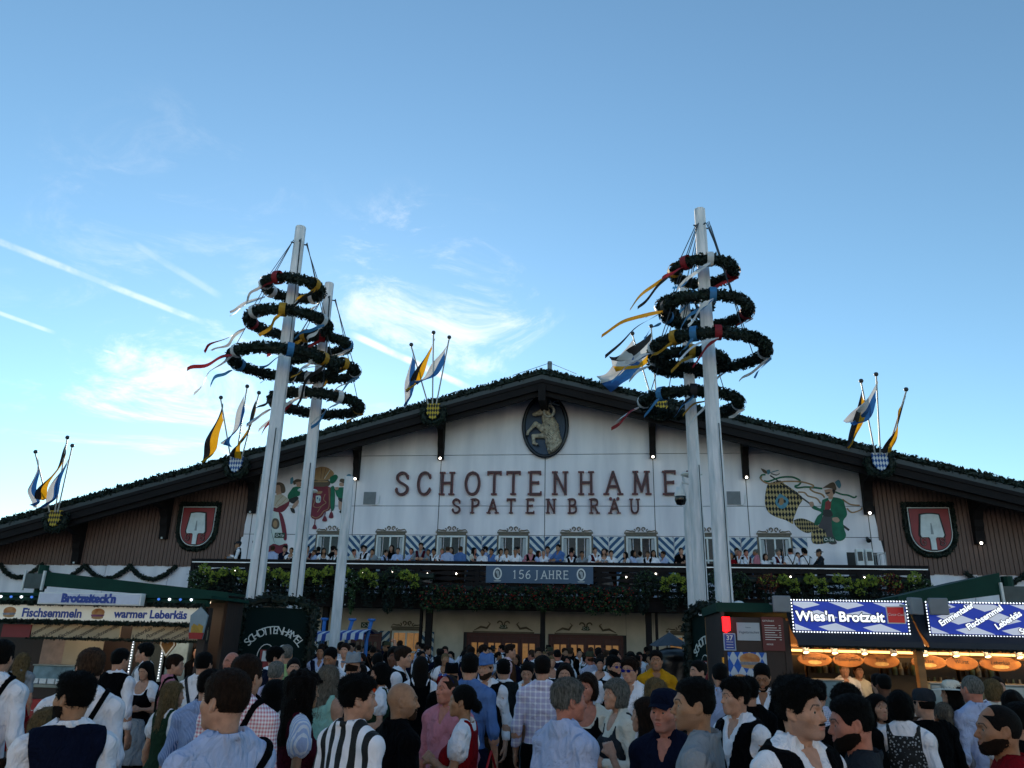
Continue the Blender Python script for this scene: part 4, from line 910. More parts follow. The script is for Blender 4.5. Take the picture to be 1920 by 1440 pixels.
for a, b in ((-2.86, -.14), (.20, 2.90)):
    D = door(a, b, 2.26); c = (b - a) / 2
    g = MB(); g.box(-1.15, 1.15, -.04, -.001, 2.27, 2.33)
    for s in (-1, 1): scroll(g, s * .16, 2.60, .15, .75, -math.pi / 2, -s, .03); g.tube([(s * 1.1, -.03, 2.36), (s * .85, -.03, 2.48), (s * .62, -.03, 2.44), (s * .50, -.03, 2.60), (s * .58, -.03, 2.66)], [.015, .045, .045, .03, .015], 6)
    g.build('ornament', M_gold, D); s = MB().box(-.12, .12, -.06, -.041, 2.42, 2.56).build('door_sign', mat('exit_green', '#0f3a2a', .5, .05), D)
    text('lettering', 'D-3', .13, M_frame, s, (0, -.062, 2.49), ext=.001)
door(-7.31, -6.12, 2.20, False)
def plate(u, z, txt, w=.42, h=.2):
    s = MB().box(-w / 2, w / 2, -.03, -.015, -h / 2, h / 2).build('number_plate', mat('exit_green', '#0f3a2a'), tent, (u, -.01, z)); text('lettering', txt, h * .85, M_frame, s, (0, -.032, 0), ext=.001)
plate(-10.64, 5.81, 'O-1a'); plate(10.44, 5.77, 'O-5a'); plate(-6.79, 2.45, 'O-2', .36, .2)
for u in (-7.05, 7.16):
    g = MB(); g.box(-.25, .25, -.03, -.001, -.25, .25)
    for k in range(8): g.box(-.24, .24, -.055, -.031, -.23 + k * .06, -.20 + k * .06)
    v = g.build('vent', mat('vent_grey', '#7b8087', .5, .1), tent, (u, 0, 7.31)); MB().tube([(.1, -.03, -.27), (.3, -.04, -.28), (.4, -.04, -.18), (.42, -.04, .1)], .015, 6).build('conduit', M_frame, v)
def spotlight(u, z):
    g = MB(); M = Matrix.Translation((0, -.22, 0)) @ Matrix.Rotation(R(125), 4, 'X'); g.lathe([(.001, -.14), (.055, -.13), (.06, 0), (.085, .08), (.08, .09), (.001, .07)], 12, M=M); g.tube([(0, 0, 0), (0, -.2, 0)], .018, 6); g.build('spotlight', M_ink, tent, (u, 0, z), smooth=True)
spotlight(-11.55, 5.55); spotlight(11.75, 5.75)
# mural paintings, flat on the boards
MC = {'loz': pattern('mural_lozenge', 'loz', '#15161c', '#b09a6a', .115), 'loz2': pattern('mural_lozenge_fold', 'loz', '#15161c', '#a08c60', .085), 'sky': mat('mural_sky', '#4f8aa3'), 'tan': mat('mural_tan', '#a5805b'), 'ink': mat('mural_ink', '#1d1a1e'), 'grey': mat('mural_grey', '#3f3a40'), 'green': mat('mural_green', '#0e6b50', .7, .25, 4), 'red': mat('mural_red', '#8a2325'), 'white': mat('mural_white', '#cfd3d0', .7, .15, 3, col2='#aebfbd'), 'skin': mat('mural_skin', '#b58f7c'), 'hat': mat('mural_hat', '#5a4a3c'), 'wine': mat('mural_wine', '#7a2336', .7, .2, 4), 'cream': mat('mural_cream', '#bfb3a4'), 'hair': mat('mural_hair', '#5c4a3d'), 'blue': mat('mural_blue', '#2f5a92')}
def ribbon(pts, w):
    """outline of a brush stroke"""
    P = [Vector((x, z)) for x, z in pts]; L, Rr = [], []
    for i, p in enumerate(P):
        a = (p - P[i - 1]).normalized() if i else None; b = (P[i + 1] - p).normalized() if i < len(P) - 1 else None
        d = ((a or b) + (b or a)); d = d.normalized() if d.length > 1e-4 else (a or b); n = Vector((-d.y, d.x)); k = 1.0
        if a and b: k = min(1.8, 1 / max(.35, math.sqrt(max(0, (1 + a.dot(b)) / 2))))
        L.append(tuple(p + n * w / 2 * k)); Rr.append(tuple(p - n * w / 2 * k))
    return L + Rr[::-1]
def spline(pts, n=5):
    P = [np.array(p, float) for p in pts]; P = [P[0]] + P + [P[-1]]; out = []
    for i in range(1, len(P) - 2):
        for k in range(n):
            t = k / n; a, b, c, d = P[i - 1:i + 3]; out.append(tuple(.5 * (2 * b + (c - a) * t + (2 * a - 5 * b + 4 * c - d) * t * t + (3 * b - a - 3 * c + d) * t ** 3)))
    return out + [tuple(P[-1])]
def mural(data, label):
    names = sorted({c for c, _, _ in data}); g = MB(); mi = []
    me = None
    for i, (c, k, pts) in enumerate(data):
        y = -.012 - i * .0011; n0 = len(g.f)
        if k == 'p': g.prism(spline(pts + pts[:1], 3)[:-1] if c not in ('blue', 'red') else pts, y, -.001)
        else:
            q = spline(pts, 4) if len(pts) > 2 else pts
            for a in range(0, len(q) - 1): g.prism(ribbon(q[a:a + 2], k), y - .0003 * (a % 2), -.001)
        mi += [names.index(c)] * (len(g.f) - n0)
    me = bpy.data.meshes.new('mural'); me.from_pydata(g.v, [], g.f); [me.materials.append(MC[n]) for n in names]; me.polygons.foreach_set('material_index', mi)
    o = mobj('mural', me, tent); o['label'] = label
mural(MURAL_FLAG, 'painted flag bearer in green coat swinging a black and gold lozenge flag')
mural(MURAL_WOMAN, 'painted woman in white skirt with two boys in green beside a red banner')
# ------------------------------------------------------------------ balcony
def build_balcony():
    B = tent; u0, u1 = -12.45, 12.55; D = 3.0
    MB().box(u0, u1, -D, -.001, 3.30, 3.45).build('balcony_floor', M_beam, B)
    MB().box(u0, u1, -D - .06, -D + .14, 2.98, 3.296).build('balcony_beam', M_beam, B, bevel=.01)
    for d in (.8, 1.7): MB().box(u0, u1, -d - .1, -d + .1, 3.05, 3.296).build('balcony_beam', M_beam, B)
    MB().box(u0 - .05, u1 + .05, -D - .10, -D + .12, 4.47, 4.56).build('hand_rail', M_beam, B, bevel=.01)
    MB().box(u0 - .02, u1 + .02, -D - .085, -D - .06, 4.425, 4.455).build('led_strip', M_led, B)
    MB().box(u0, u1, -D - .03, -D + .03, 4.26, 4.42).build('rail_board', M_beam, B)
    n = 12; w = (u1 - u0) / n
    for i in range(n + 1): x = u0 + i * w; MB().box(x - .07, x + .07, -D - .05, -D + .07, 3.30, 4.46).build('post', M_beam, B)
    # wavy boards of the balustrade
    prof = []
    K = 24
    up = [(-w / 2 + .071 + (w - .142) * k / K, .055 + .022 * math.cos(2 * math.pi * 2 * k / K)) for k in range(K + 1)]
    poly = up + [(x, -z) for x, z in reversed(up)]
    me = MB().prism(poly, -.022, .022).mesh('baluster_board', M_beam)
    for i in range(n):
        for z in (3.58, 3.78, 3.98, 4.16): mobj('baluster_board', me, B, (u0 + (i + .5) * w, -D, z))
    for s, x in ((-1, u0), (1, u1)): MB().box(x - .04, x + .04, -D, 0, 4.47, 4.55).build('hand_rail', M_beam, B); MB().box(x - .03, x + .03, -D, 0, 3.5, 4.3).build('rail_board', M_beam, B)
    # little bulbs under the rail
    me = MB().lathe([(.001, -.03), (.022, -.015), (.022, .015), (.001, .03)], 8).mesh('bulb', M_lamp, True)
    for i in range(22): mobj('bulb', me, B, (u0 + .6 + i * 1.13 + random.uniform(-.2, .2), -D - .06, 4.10 + random.uniform(-.05, .12)))
    # banner
    b = empty('anniversary_banner', F(.0 + .1, D + .12, 4.13), FA, 'blue-grey 156 JAHRE banner hung on the middle of the balcony rail', 'banner')
    MB().box(-1.82, 1.82, -.02, .015, -.285, .285).build('panel', mat('banner_blue', '#4c5f78', .7, .08, 2, .1, 4), b)
    serif_text(b, '156', -.60, -.0, .26, .030, M_frame, -.028, gap=.225); serif_text(b, 'JAHRE', .42, -.0, .26, .030, M_frame, -.028, gap=.245)
    for s in (-1, 1):
        e = MB(); e.prism([(.15 * math.cos(a), .02 + .20 * math.sin(a)) for a in np.linspace(0, 2 * math.pi, 25)[:-1]], -.027, -.021); o = e.build('emblem', M_frame, b, (s * 1.42, 0, 0))
        e = MB(); e.prism([(.105 * math.cos(a), .02 + .15 * math.sin(a)) for a in np.linspace(0, 2 * math.pi, 25)[:-1]], -.031, -.028); e.build('emblem_field', mat('banner_dark', '#4a5058'), o)
        e = MB(); e.prism([(-.07, .08), (-.02, .13), (.05, .10), (.06, .0), (.08, -.08), (.0, -.10), (-.02, .0)], -.035, -.032); e.prism([(-.13, -.20), (.13, -.20), (.10, -.24), (-.10, -.24)], -.035, -.022); e.build('emblem_ram', mat('banner_light', '#a9adb0'), o)
GLYPH = {'S': [[(.80, .80), (.66, .95), (.40, 1.0), (.16, .88), (.14, .70), (.30, .57), (.58, .46), (.80, .34), (.82, .16), (.62, .02), (.34, 0), (.14, .12), (.10, .22)]], 'C': [[(.86, .80), (.70, .96), (.46, 1.0), (.20, .86), (.10, .5), (.20, .14), (.46, 0), (.70, .04), (.88, .22)]],
 'H': [[(.18, 0), (.18, 1)], [(.82, 0), (.82, 1)], [(.18, .52), (.82, .52)]], 'O': [[(.5, 1), (.2, .88), (.06, .5), (.2, .12), (.5, 0), (.8, .12), (.94, .5), (.8, .88), (.5, 1)]], 'T': [[(.5, 0), (.5, 1)], [(.08, 1), (.92, 1)]], 'E': [[(.2, 0), (.2, 1)], [(.2, 1), (.82, 1)], [(.2, .52), (.7, .52)], [(.2, 0), (.86, 0)]], 'N': [[(.16, 0), (.16, 1)], [(.16, 1), (.84, 0)], [(.84, 0), (.84, 1)]],
 'A': [[(.06, 0), (.5, 1)], [(.5, 1), (.94, 0)], [(.24, .34), (.76, .34)]], 'M': [[(.08, 0), (.14, 1)], [(.14, 1), (.5, .12)], [(.5, .12), (.86, 1)], [(.86, 1), (.92, 0)]], 'L': [[(.2, 0), (.2, 1)], [(.2, 0), (.84, 0)]], 'P': [[(.2, 0), (.2, 1)], [(.2, 1), (.58, 1), (.82, .88), (.82, .64), (.58, .50), (.2, .50)]], 'B': [[(.2, 0), (.2, 1)], [(.2, 1), (.56, 1), (.76, .9), (.76, .66), (.56, .54), (.2, .54)], [(.56, .54), (.84, .42), (.84, .12), (.58, 0), (.2, 0)]], 'R': [[(.2, 0), (.2, 1)], [(.2, 1), (.56, 1), (.8, .9), (.8, .64), (.56, .52), (.2, .52)], [(.5, .52), (.88, 0)]], 'U': [[(.16, 1), (.16, .3), (.3, .05), (.5, 0), (.7, .05), (.84, .3), (.84, 1)]], 'J': [[(.5, 1), (.5, .1), (.4, -.12), (.2, -.18)]], '1': [[(.5, 0), (.5, 1)], [(.5, 1), (.3, .84)]], '5': [[(.8, 1), (.3, 1), (.24, .56), (.5, .62), (.78, .5), (.82, .26), (.66, .04), (.36, 0), (.16, .12)]], '6': [[(.78, .98), (.5, .88), (.24, .58), (.18, .3), (.32, .04), (.56, 0), (.8, .12), (.82, .38), (.62, .54), (.36, .48), (.2, .32)]], 'G': [[(.86, .80), (.70, .96), (.46, 1.0), (.20, .86), (.10, .5), (.20, .14), (.46, 0), (.70, .04), (.84, .18), (.84, .46), (.58, .46)]]}
SERIF = {'H': [(.18, 0), (.18, 1), (.82, 0), (.82, 1)], 'T': [(.5, 0)], 'E': [(.2, 0), (.2, 1)], 'N': [(.16, 0), (.16, 1), (.84, 1)], 'A': [(.06, 0), (.94, 0)], 'M': [(.08, 0), (.14, 1), (.86, 1), (.92, 0)], 'L': [(.2, 0), (.2, 1)], 'P': [(.2, 0), (.2, 1)], 'B': [(.2, 0), (.2, 1)], 'R': [(.2, 0), (.2, 1), (.88, 0)], 'U': [(.16, 1), (.84, 1)], 'J': [(.5, 1)], '1': [(.5, 0)]}
def glyph(mb, ch, x, z, h, w, y0, y1, asp=.78, serif=True, caps=True):
    k = 0
    for st in GLYPH[ch]:
        q = [(x + (a - .5) * h * asp, z + b * h) for a, b in st]; q = spline(q, 4) if len(q) > 3 else q
        for a, b in zip(q[:-1], q[1:]):
            a_, b_ = Vector(a), Vector(b); e = (b_ - a_).normalized() * w * .28; mb.prism(ribbon([tuple(a_ - e), tuple(b_ + e)], w), y0 - .0006 * (k % 7), y1); k += 1
    if serif:
        for a, b in SERIF.get(ch, []): cx, cz = x + (a - .5) * h * asp, z + b * h; s = -1 if b > .5 else 1; mb.box(cx - w * 1.15, cx + w * 1.15, y0 - .0045, y1, *sorted((cz - s * w * .28, cz + s * w * .32)))
        if ch in 'TE' :
            for a, b, s in (((.08, 1, 1), (.92, 1, 1)) if ch == 'T' else ((.82, 1, 1), (.86, 0, -1), (.7, .52, 0))): cx, cz = x + (a - .5) * h * asp, z + b * h; mb.box(cx - w * .3, cx + w * .3, y0 - .005, y1, *sorted((cz + (.28 * w if s >= 0 else -.28 * w) * (1 if s else 2.2), cz - s * w * 1.1 - (w * .6 if s == 0 else 0))))
        if ch in 'SC':
            for a, b, s in ((.82, .80, 1), (.11, .2, -1)) if ch == 'S' else ((.86, .82, 1), (.87, .2, -1)): cx, cz = x + (a - .5) * h * asp, z + b * h; mb.box(cx - w * .3, cx + w * .3, y0 - .005, y1, cz - w * .9, cz + w * .9)
def serif_text(parent, txt, cx, cz, h, w, m, y, gap):
    for i, ch in enumerate(txt):
        g = MB(); glyph(g, ch, 0, 0, h, w, -.006, 0); g.build('letter', m, parent, (cx + (i - (len(txt) - 1) / 2) * gap, y, cz - h / 2))
build_balcony()
# ------------------------------------------------------------------ raised lettering
M_let = mat('letter_red', '#6b2529', .45, .12, 3); M_let2 = mat('letter_inline', '#2a1113', .5, .1)
def lettering(txt, us, z, h, w, label):
    S = empty('wall_lettering', F(0, 0, 0), FA, label, 'sign')
    for ch, u in zip(txt, us):
        base = {'Ä': 'A'}.get(ch, ch); g = MB(); glyph(g, base, 0, 0, h, w, -.13, -.02, asp=.70); o = g.build('letter', M_let, S, (u, 0, z))
        g = MB(); glyph(g, base, 0, 0, h, w * .38, -.142, -.10, asp=.70, serif=False); g.build('inlay', M_let2, o)
        if ch == 'Ä':
            for s in (-1, 1): MB().lathe([(.001, -.13), (.06, -.13), (.06, 0)], 12, M=Matrix.Translation((s * .14, 0, h + .02)) @ Matrix.Rotation(R(-90), 4, 'X')).build('dot', M_let, o)
lettering('SCHOTTENHAMEL', [-5.71, -4.82, -3.9, -2.87, -2.0, -1.24, -0.37, 0.6, 1.61, 2.65, 3.73, 4.82, 5.74], 7.45, .87, .100, 'large dark red raised letters SCHOTTENHAMEL on the white wall')
lettering('SPATENBRÄU', [-3.47, -2.73, -2.03, -1.31, -0.55, 0.25, 1.08, 1.91, 2.68, 3.45], 6.72, .53, .068, 'smaller dark red raised letters SPATENBRÄU below the large name')
# ------------------------------------------------------------------ medallion with the ram
def medallion():
    m = empty('ram_medallion', F(0, .02, 10.2), FA, 'oval blue medallion with a rearing ram in a plaid cap under the ridge', 'medallion')
    pts = [(math.cos(a), math.sin(a)) for a in np.linspace(0, 2 * math.pi, 49)[:-1]]
    MB().prism([(.86 * x, 1.24 * z) for x, z in pts], -.08, 0).build('field', mat('medal_blue', '#1d3350', .5, .1, 2), m)
    r = MB(); r.tube([(.87 * x, -.09, 1.25 * z) for x, z in pts] + [(.87, -.09, 0)], .075, 8, False); r.build('rim', mat('medal_rim', '#0d1422', .4, .1), m, smooth=True)
    q = lambda x, y: ((x - 592) / 447, (765 - y) / 447)
    def P3(x, y, d): a = q(x, y); return (a[0], -.08 - d, a[1])
    def body(P):
        d = cone(P, P3(640, 640, .08), P3(690, 800, .10), .24, .30); d = smin(d, cone(P, P3(690, 800, .1), P3(770, 1180, .06), .30, .33), .1)
        ch = P.copy(); ch[:, 0] += .10 * np.sin(P[:, 2] * 11); g = np.sin(ch[:, 0] * 62 + 3.0 * np.sin(P[:, 2] * 14)) * .022 + .012 * wob(P, 30)
        d = d + g; d = smin(d, cone(P, P3(560, 850, .17), P3(430, 745, .2), .14, .085), .06); d = smin(d, cone(P, P3(430, 745, .2), P3(295, 890, .2), .085, .052), .03); d = smin(d, cone(P, P3(295, 890, .2), P3(285, 945, .2), .05, .055), .03)
        d = smin(d, cone(P, P3(590, 960, .08), P3(385, 965, .12), .11, .08), .06); d = smin(d, cone(P, P3(385, 965, .12), P3(395, 1095, .12), .08, .06), .04); d = smin(d, cone(P, P3(395, 1095, .12), P3(450, 1115, .12), .06, .05), .03)
        d = smin(d, cone(P, P3(600, 500, .14), P3(420, 565, .16), .17, .085), .06); d = smin(d, cone(P, P3(420, 565, .16), P3(390, 570, .16), .085, .062), .03); d = np.maximum(d, -cone(P, P3(360, 600, .25), P3(440, 590, .25), .014, .014)); d = smax(d, -sph(P, P3(535, 495, .30), .05), .02); d = smin(d, sph(P, P3(537, 497, .25), .03), .01)
        ov = (np.sqrt((P[:, 0] / .82) ** 2 + (P[:, 2] / 1.20) ** 2) - 1) * .8
        return np.maximum.reduce([d, ov, P[:, 1] + .07])
    V, Q = surf(body, (-.85, -.5, -1.22), (.8, -.05, .95), .020); mobj('ram', np_mesh('ram', V, Q, True, [mat('ram_stone', '#b9ad9a', .6, .35, 9, .3, 30, col2='#7d7264')]), m)
    pts = []
    for i in range(30): t = i / 29; a = R(115) - t * R(395); rr = 125 - 62 * t; pts.append(P3(655 + rr * math.cos(a) * .95, 545 - rr * math.sin(a), .30 + .10 * t))
    h = MB(); h.tube(pts, [.062 - .036 * i / 29 + (.008 if i % 2 else 0) for i in range(30)], 10); h.build('horn', mat('horn', '#b9b5ac', .5, .3, 14), m, smooth=True)
    hb = MB(); hb.prism([q(515, 390), q(520, 310), q(600, 272), q(680, 300), q(715, 380), q(610, 400)], -.42, -.12); hb.build('cap', pattern('plaid_cap', 'plaid', '#0f1116', '#c6c8ca', .09), m, bevel=.02)
    rb = MB(); rb.tube([P3(720, 385, .25), P3(770, 345, .28), P3(830, 330, .22)], .022, 6); rb.tube([P3(720, 385, .25), P3(780, 395, .27), P3(850, 410, .2)], .026, 6); rb.build('cap_ribbon', mat('ribbon_grey', '#8d97a5'), m)
    hf = MB(); hf.lathe([(.05, 0), (.06, -.05), (.02, -.07)], 8, P3(283, 955, .2)); hf.lathe([(.05, 0), (.055, -.05), (.02, -.07)], 8, P3(465, 1120, .12)); hf.build('hoof', M_ink, m)
medallion()
# ------------------------------------------------------------------ shields with the spade
def shield(u, label):
    s = empty('spade_crest', F(u, .05, 6.16), FA, label, 'crest', 'red spade crests on the brown cladding')
    out = [(-.72, .78), (.72, .78)] + [(.72 * math.cos(a) ** .8, -.05 - .76 * math.sin(a)) for a in np.linspace(.05, math.pi / 2, 12)] + [(-.72 * math.cos(a) ** .8, -.05 - .76 * math.sin(a)) for a in np.linspace(math.pi / 2, .05, 12)]
    sc = lambda k: [(x * k, z * k) for x, z in out]
    MB().prism(sc(1.0), -.08, 0).build('border', M_frame, s); MB().prism(sc(.93), -.095, -.06).build('field', mat('crest_red', '#8e1f26', .5, .12, 3), s)
    MB().prism(sc(.965), -.088, -.06).build('line', M_ink, s)
    sp = [(-.30, .50), (-.1, .53), (.1, .53), (.30, .50), (.40, -.22), (.36, -.30), (.13, -.30), (.09, -.36), (.09, -.74), (-.09, -.74), (-.09, -.36), (-.13, -.30), (-.36, -.30), (-.40, -.22)]
    MB().prism([(x * 1.16, z * 1.07 + .01) for x, z in sp], -.115, -.09).build('spade_outline', M_ink, s); o = MB().prism(sp, -.14, -.09).build('spade', mat('spade_white', '#d4d9dc', .4, .12, 5), s)
    MB().prism([(-.015, .2), (.015, .2), (.05, -.2), (-.05, -.2)], -.146, -.141).build('spade_ridge', mat('spade_grey', '#8d949a'), o)
    for ch, x in (('G', -.33), ('S', .33)): g = MB(); glyph(g, ch, 0, 0, .26, .06, -.115, -.09); g.build('letter', M_ink, s, (x, 0, -.58)); g = MB(); glyph(g, ch, 0, 0, .26, .014, -.125, -.10, serif=False); g.build('letter', mat('crest_pale', '#b06a66'), s, (x, 0, -.58))
    M = Matrix.Translation(F(u, .05, 6.16)) @ Matrix.Rotation(FA, 4, 'Z')
    garland('greenery_border', [tuple((x * 1.15, -.04, z * 1.15)) for x, z in out + out[:1]], .10, '', 520, .045, s)
shield(-14.17, 'red spade crest with letters G S on the left brown cladding'); shield(13.98, 'red spade crest with letters G S on the right brown cladding')
# festoons under the left cladding
for i, (a, b) in enumerate(((-22.6, -20.7), (-20.7, -18.77), (-18.77, -16.79), (-16.79, -14.82))):
    pts = [tuple(F(a + (b - a) * t, .12, 4.55 - .52 * (1 - (2 * t - 1) ** 2) + .0)) for t in np.linspace(0, 1, 13)]
    garland('festoon', pts, .10, ('leftmost', 'second', 'third', 'fourth')[i] + ' fir festoon from the left below the brown cladding', 420, .045, cat='garland', group='festoons below the left cladding')
for i, (a, b) in enumerate(((14.9, 16.9), (16.9, 18.9))):
    pts = [tuple(F(a + (b - a) * t, .12, 4.62 - .42 * (1 - (2 * t - 1) ** 2))) for t in np.linspace(0, 1, 13)]
    garland('festoon', pts, .10, ('first', 'second')[i] + ' fir festoon right of the balcony below the brown cladding', 420, .045, cat='garland', group='festoons below the right cladding')
# ------------------------------------------------------------------ balcony plants
_O = 'first second third fourth fifth sixth seventh eighth ninth tenth eleventh twelfth thirteenth fourteenth fifteenth sixteenth seventeenth eighteenth nineteenth'.split()
def ORDW(n):
    if n < 20: return _O[n - 1]
    t, r = divmod(n, 10); return {2: 'twentieth', 3: 'thirtieth', 4: 'fortieth', 5: 'fiftieth', 6: 'sixtieth'}[t] if r == 0 else {2: 'twenty', 3: 'thirty', 4: 'forty', 5: 'fifty', 6: 'sixty'}[t] + '-' + _O[r - 1]
def plants():
    rs = np.random.RandomState(3)
    def blob(n, c, r): p = rs.normal(0, 1, (n, 3)); p /= np.linalg.norm(p, axis=1)[:, None]; return np.array(c) + p * np.array(r) * rs.uniform(.35, 1, (n, 1)) ** .4
    def tpl(kind):
        if kind == 'yellow': return leaf_mesh('plant', [(np.concatenate([blob(560, (0, -.25, -.50), (.44, .24, .48)), blob(160, (0, -.3, -.85), (.25, .15, .3))]), .045, M_leaf), (np.concatenate([blob(130, (-.16, -.38, -.12), (.20, .16, .17)), blob(90, (.16, -.40, -.32), (.20, .14, .24))]), .048, M_leafy)])
        if kind == 'dark': return leaf_mesh('plant', [(np.concatenate([blob(520, (0, -.28, -.4), (.45, .24, .45)), blob(240, (.1, -.32, -.95), (.22, .16, .35))]), .05, M_leaf), (blob(140, (0, -.35, -.35), (.44, .22, .42)), .04, M_leaf2)])
        if kind == 'hang': return leaf_mesh('plant', [(np.concatenate([blob(380, (0, -.28, -.35), (.45, .24, .4)), blob(200, (-.15, -.34, -.9), (.1, .1, .45)), blob(160, (.2, -.34, -.8), (.09, .09, .4))]), .045, M_leaf2), (blob(40, (0, -.45, -.5), (.4, .12, .6)), .022, M_frame), (blob(90, (.15, -.42, -.05), (.2, .14, .2)), .05, M_leafy)])
        if kind == 'rust': return leaf_mesh('plant', [(blob(420, (0, -.28, -.45), (.45, .24, .5)), .05, M_leaf), (blob(190, (0, -.38, -.3), (.4, .16, .35)), .045, M_rust), (blob(60, (0, -.42, -.2), (.35, .14, .25)), .05, M_leafy)])
        return leaf_mesh('plant', [(blob(560, (0, -.28, -.42), (.46, .24, .40)), .05, M_leaf), (blob(75, (0, -.44, -.38), (.45, .14, .38)), .026, M_red), (blob(240, (0, -.36, -.5), (.46, .2, .42)), .045, M_leaf2)])
    T = {k: tpl(k) for k in ('yellow', 'dark', 'hang', 'rust', 'red')}
    D = 3.14; n = 32; x0, x1 = -12.3, 12.45
    for i in range(n):
        u = x0 + (x1 - x0) * (i + .5) / n + random.uniform(-.1, .1); red = -3.5 < u < 3.3
        k = 'red' if red else random.choice(['yellow', 'yellow', 'dark', 'hang'] + (['rust', 'rust'] if u > 3 else []))
        z = 4.22 if not red else 3.80
        if 3.3 <= u < 4.3: k = 'dark'
        o = mobj('balcony_plant', T[k], None, F(u, D, z + random.uniform(-.06, .06)), (0, 0, FA)); s = random.uniform(.92, 1.12); o.scale = (s * (1 if random.random() < .5 else -1), s, s * (1.0 if k != 'dark' else 1.12))
        nm = {'yellow': 'dark trailing plant topped with yellow-green leaves', 'dark': 'bushy dark green trailing plant', 'hang': 'green plant with long hanging shoots', 'rust': 'plant with rust-red and yellow leaves', 'red': 'dense red geranium'}[k]
        tag(o, '%s, %s from the left along the balcony front' % (nm, ORDW(i + 1)), 'plant', 'plants along the balcony front')
    for k in range(3):
        tag(garland('planter_trough', [tuple(F(a, 3.22, 3.62 if k == 1 else 4.02)) for a in np.linspace((-12.4, -3.4, 3.4)[k], (-3.5, 3.3, 12.5)[k], 12)], .16, 'long dark planter trough, %s of the three on the balcony front' % ('left', 'middle', 'right')[k], 60, .05), cat='planter')
plants()
# things at the right end of the balcony
def balcony_extras():
    MB().box(11.0, 12.05, -.02, .03, 3.46, 5.32).build('dark_opening', M_ink, tent); MB().box(9.2, 10.98, -.10, -.04, 3.46, 5.38).build('sliding_door', M_white, tent)
    c = empty('wire_cage', F(11.55, .9, 3.45), FA, 'metal wire cage trolley at the right end of the balcony', 'trolley'); g = MB()
    for x in (-.4, .4):
        for y in (-.3, .3): g.tube([(x, y, 0), (x, y, 1.75)], .018, 6)
    for z in (.3, .8, 1.3, 1.72):
        g.tube([(-.4, -.3, z), (.4, -.3, z), (.4, .3, z), (-.4, .3, z), (-.4, -.3, z)], .012, 5)
    for x in np.linspace(-.35, .35, 8): g.tube([(x, -.3, .2), (x, -.3, 1.7)], .006, 4); g.tube([(x, .3, .2), (x, .3, 1.7)], .006, 4)
    g.build('frame', mat('zinc', '#8b9096', .4, .1, metal=.7), c)
    for i, u in enumerate((10.75, 11.05)):
        L = empty('floodlight', F(u + .1, 2.0, 3.45), FA, ('left' if i == 0 else 'right') + ' white box floodlight standing at the right end of the balcony', 'floodlight'); MB().box(-.12, .12, -.1, .1, 1.15, 1.75).build('housing', M_frame, L, bevel=.03); MB().tube([(0, 0, 0), (0, 0, 1.15)], .02, 6).build('stand', M_ink, L); MB().box(-.08, .08, -.107, -.101, 1.35, 1.65).build('lens', M_glass, L)
balcony_extras()
# added unseen tent behind the viewer, bouncing low sun onto the facade and crowd
def bounce_tent():
    Y = -21.0; t = empty('beer_tent', (0, Y, 0), 0, 'added unseen white gabled tent behind the viewer, bouncing sunlight onto the facade', 'beer tent'); m = mat('bounce_white', '#e6e4de', .7, .06, 1, .05, 3); W2 = 34
    for i in range(8):
        x0, x1 = -W2 + i * 8.5 + .015, -W2 + (i + 1) * 8.5 - .015; zt = lambda x: 12.5 - .17 * abs(x)
        MB().prism([(x0, .02), (x1, .02), (x1, zt(x1)), (x0, zt(x0))], 0, -.3).build('wall_panel', m, t)
    for s in (-1, 1):
        MB().prism([(0, 12.52), (s * 36, 12.52 - .17 * 36), (s * 36, 12.9 - .17 * 36), (0, 12.9)], 1.2, -20).build('roof', M_roof, t)
    for i in range(10): x = -27 + i * 6; w = empty('window'); w.parent = t; MB().box(x - .6, x + .6, .001, .08, 4.4, 5.9).build('frame', M_beam, w); MB().box(x - .5, x + .5, .081, .10, 4.5, 5.8).build('pane', M_glass, w)
    for x in (-8, -2.5, 2.5, 8): MB().box(x - 1.3, x + 1.3, .001, .12, .02, 2.4).build('door', M_door, t)
bounce_tent()
# ------------------------------------------------------------------ poles, wreaths, ribbons
M_pole = mat('white_pole', '#ebe6e9', .6, .22, 2.6, .3, 30, stretch=(3, 3, .5), col2='#b9bdc1')
M_wire = mat('wire', '#2b2e33', .5, .05)
RIB = {'white': mat('ribbon_white', '#d5d6d8', .6, .06, trans=.2), 'blue': mat('ribbon_blue', '#3d7fb4', .6, .08, trans=.2), 'red': mat('ribbon_red', '#8e1722', .6, .08, trans=.2), 'yellow': mat('ribbon_yellow', '#b98a22', .6, .08, trans=.2), 'black': mat('ribbon_black', '#17161a', .6, .08, trans=.1)}
POLES = {}
def pole(nm, u, d, H, r0, r1, label):
    b = empty('mast', F(u, d, 0), FA, label, 'mast', 'white masts beside the entrance lane'); POLES[nm] = (u, d, H, b)
    g = MB(); g.tube([(0, 0, 0), (0, 0, H * .5), (0, 0, H)], [r0, (r0 + r1) / 2, r1], 8 if H > 7 else 10, True, math.pi / 8); g.build('pole', M_pole, b)
    return b
pole('FL', -4.85, 13.9, 11.45, .19, .125, 'tall white wooden mast nearest on the left, carrying three big wreaths')
pole('ML', -4.50, 12.6, 10.55, .17, .115, 'second white wooden mast on the left, behind the nearest one')
pole('BL', -4.42, 10.0, 6.05, .135, .125, 'short bare white mast, rightmost of the three on the left')
pole('FR', 4.72, 13.9, 11.42, .19, .125, 'tallest white wooden mast on the right, carrying the big front wreaths')
pole('MR', 4.42, 12.6, 10.36, .17, .115, 'second white mast on the right, just left of the tallest one')
pole('BR', 4.50, 10.0, 6.12, .135, .125, 'short bare white mast on the right beside the last letter of the name')
WREATH = {}
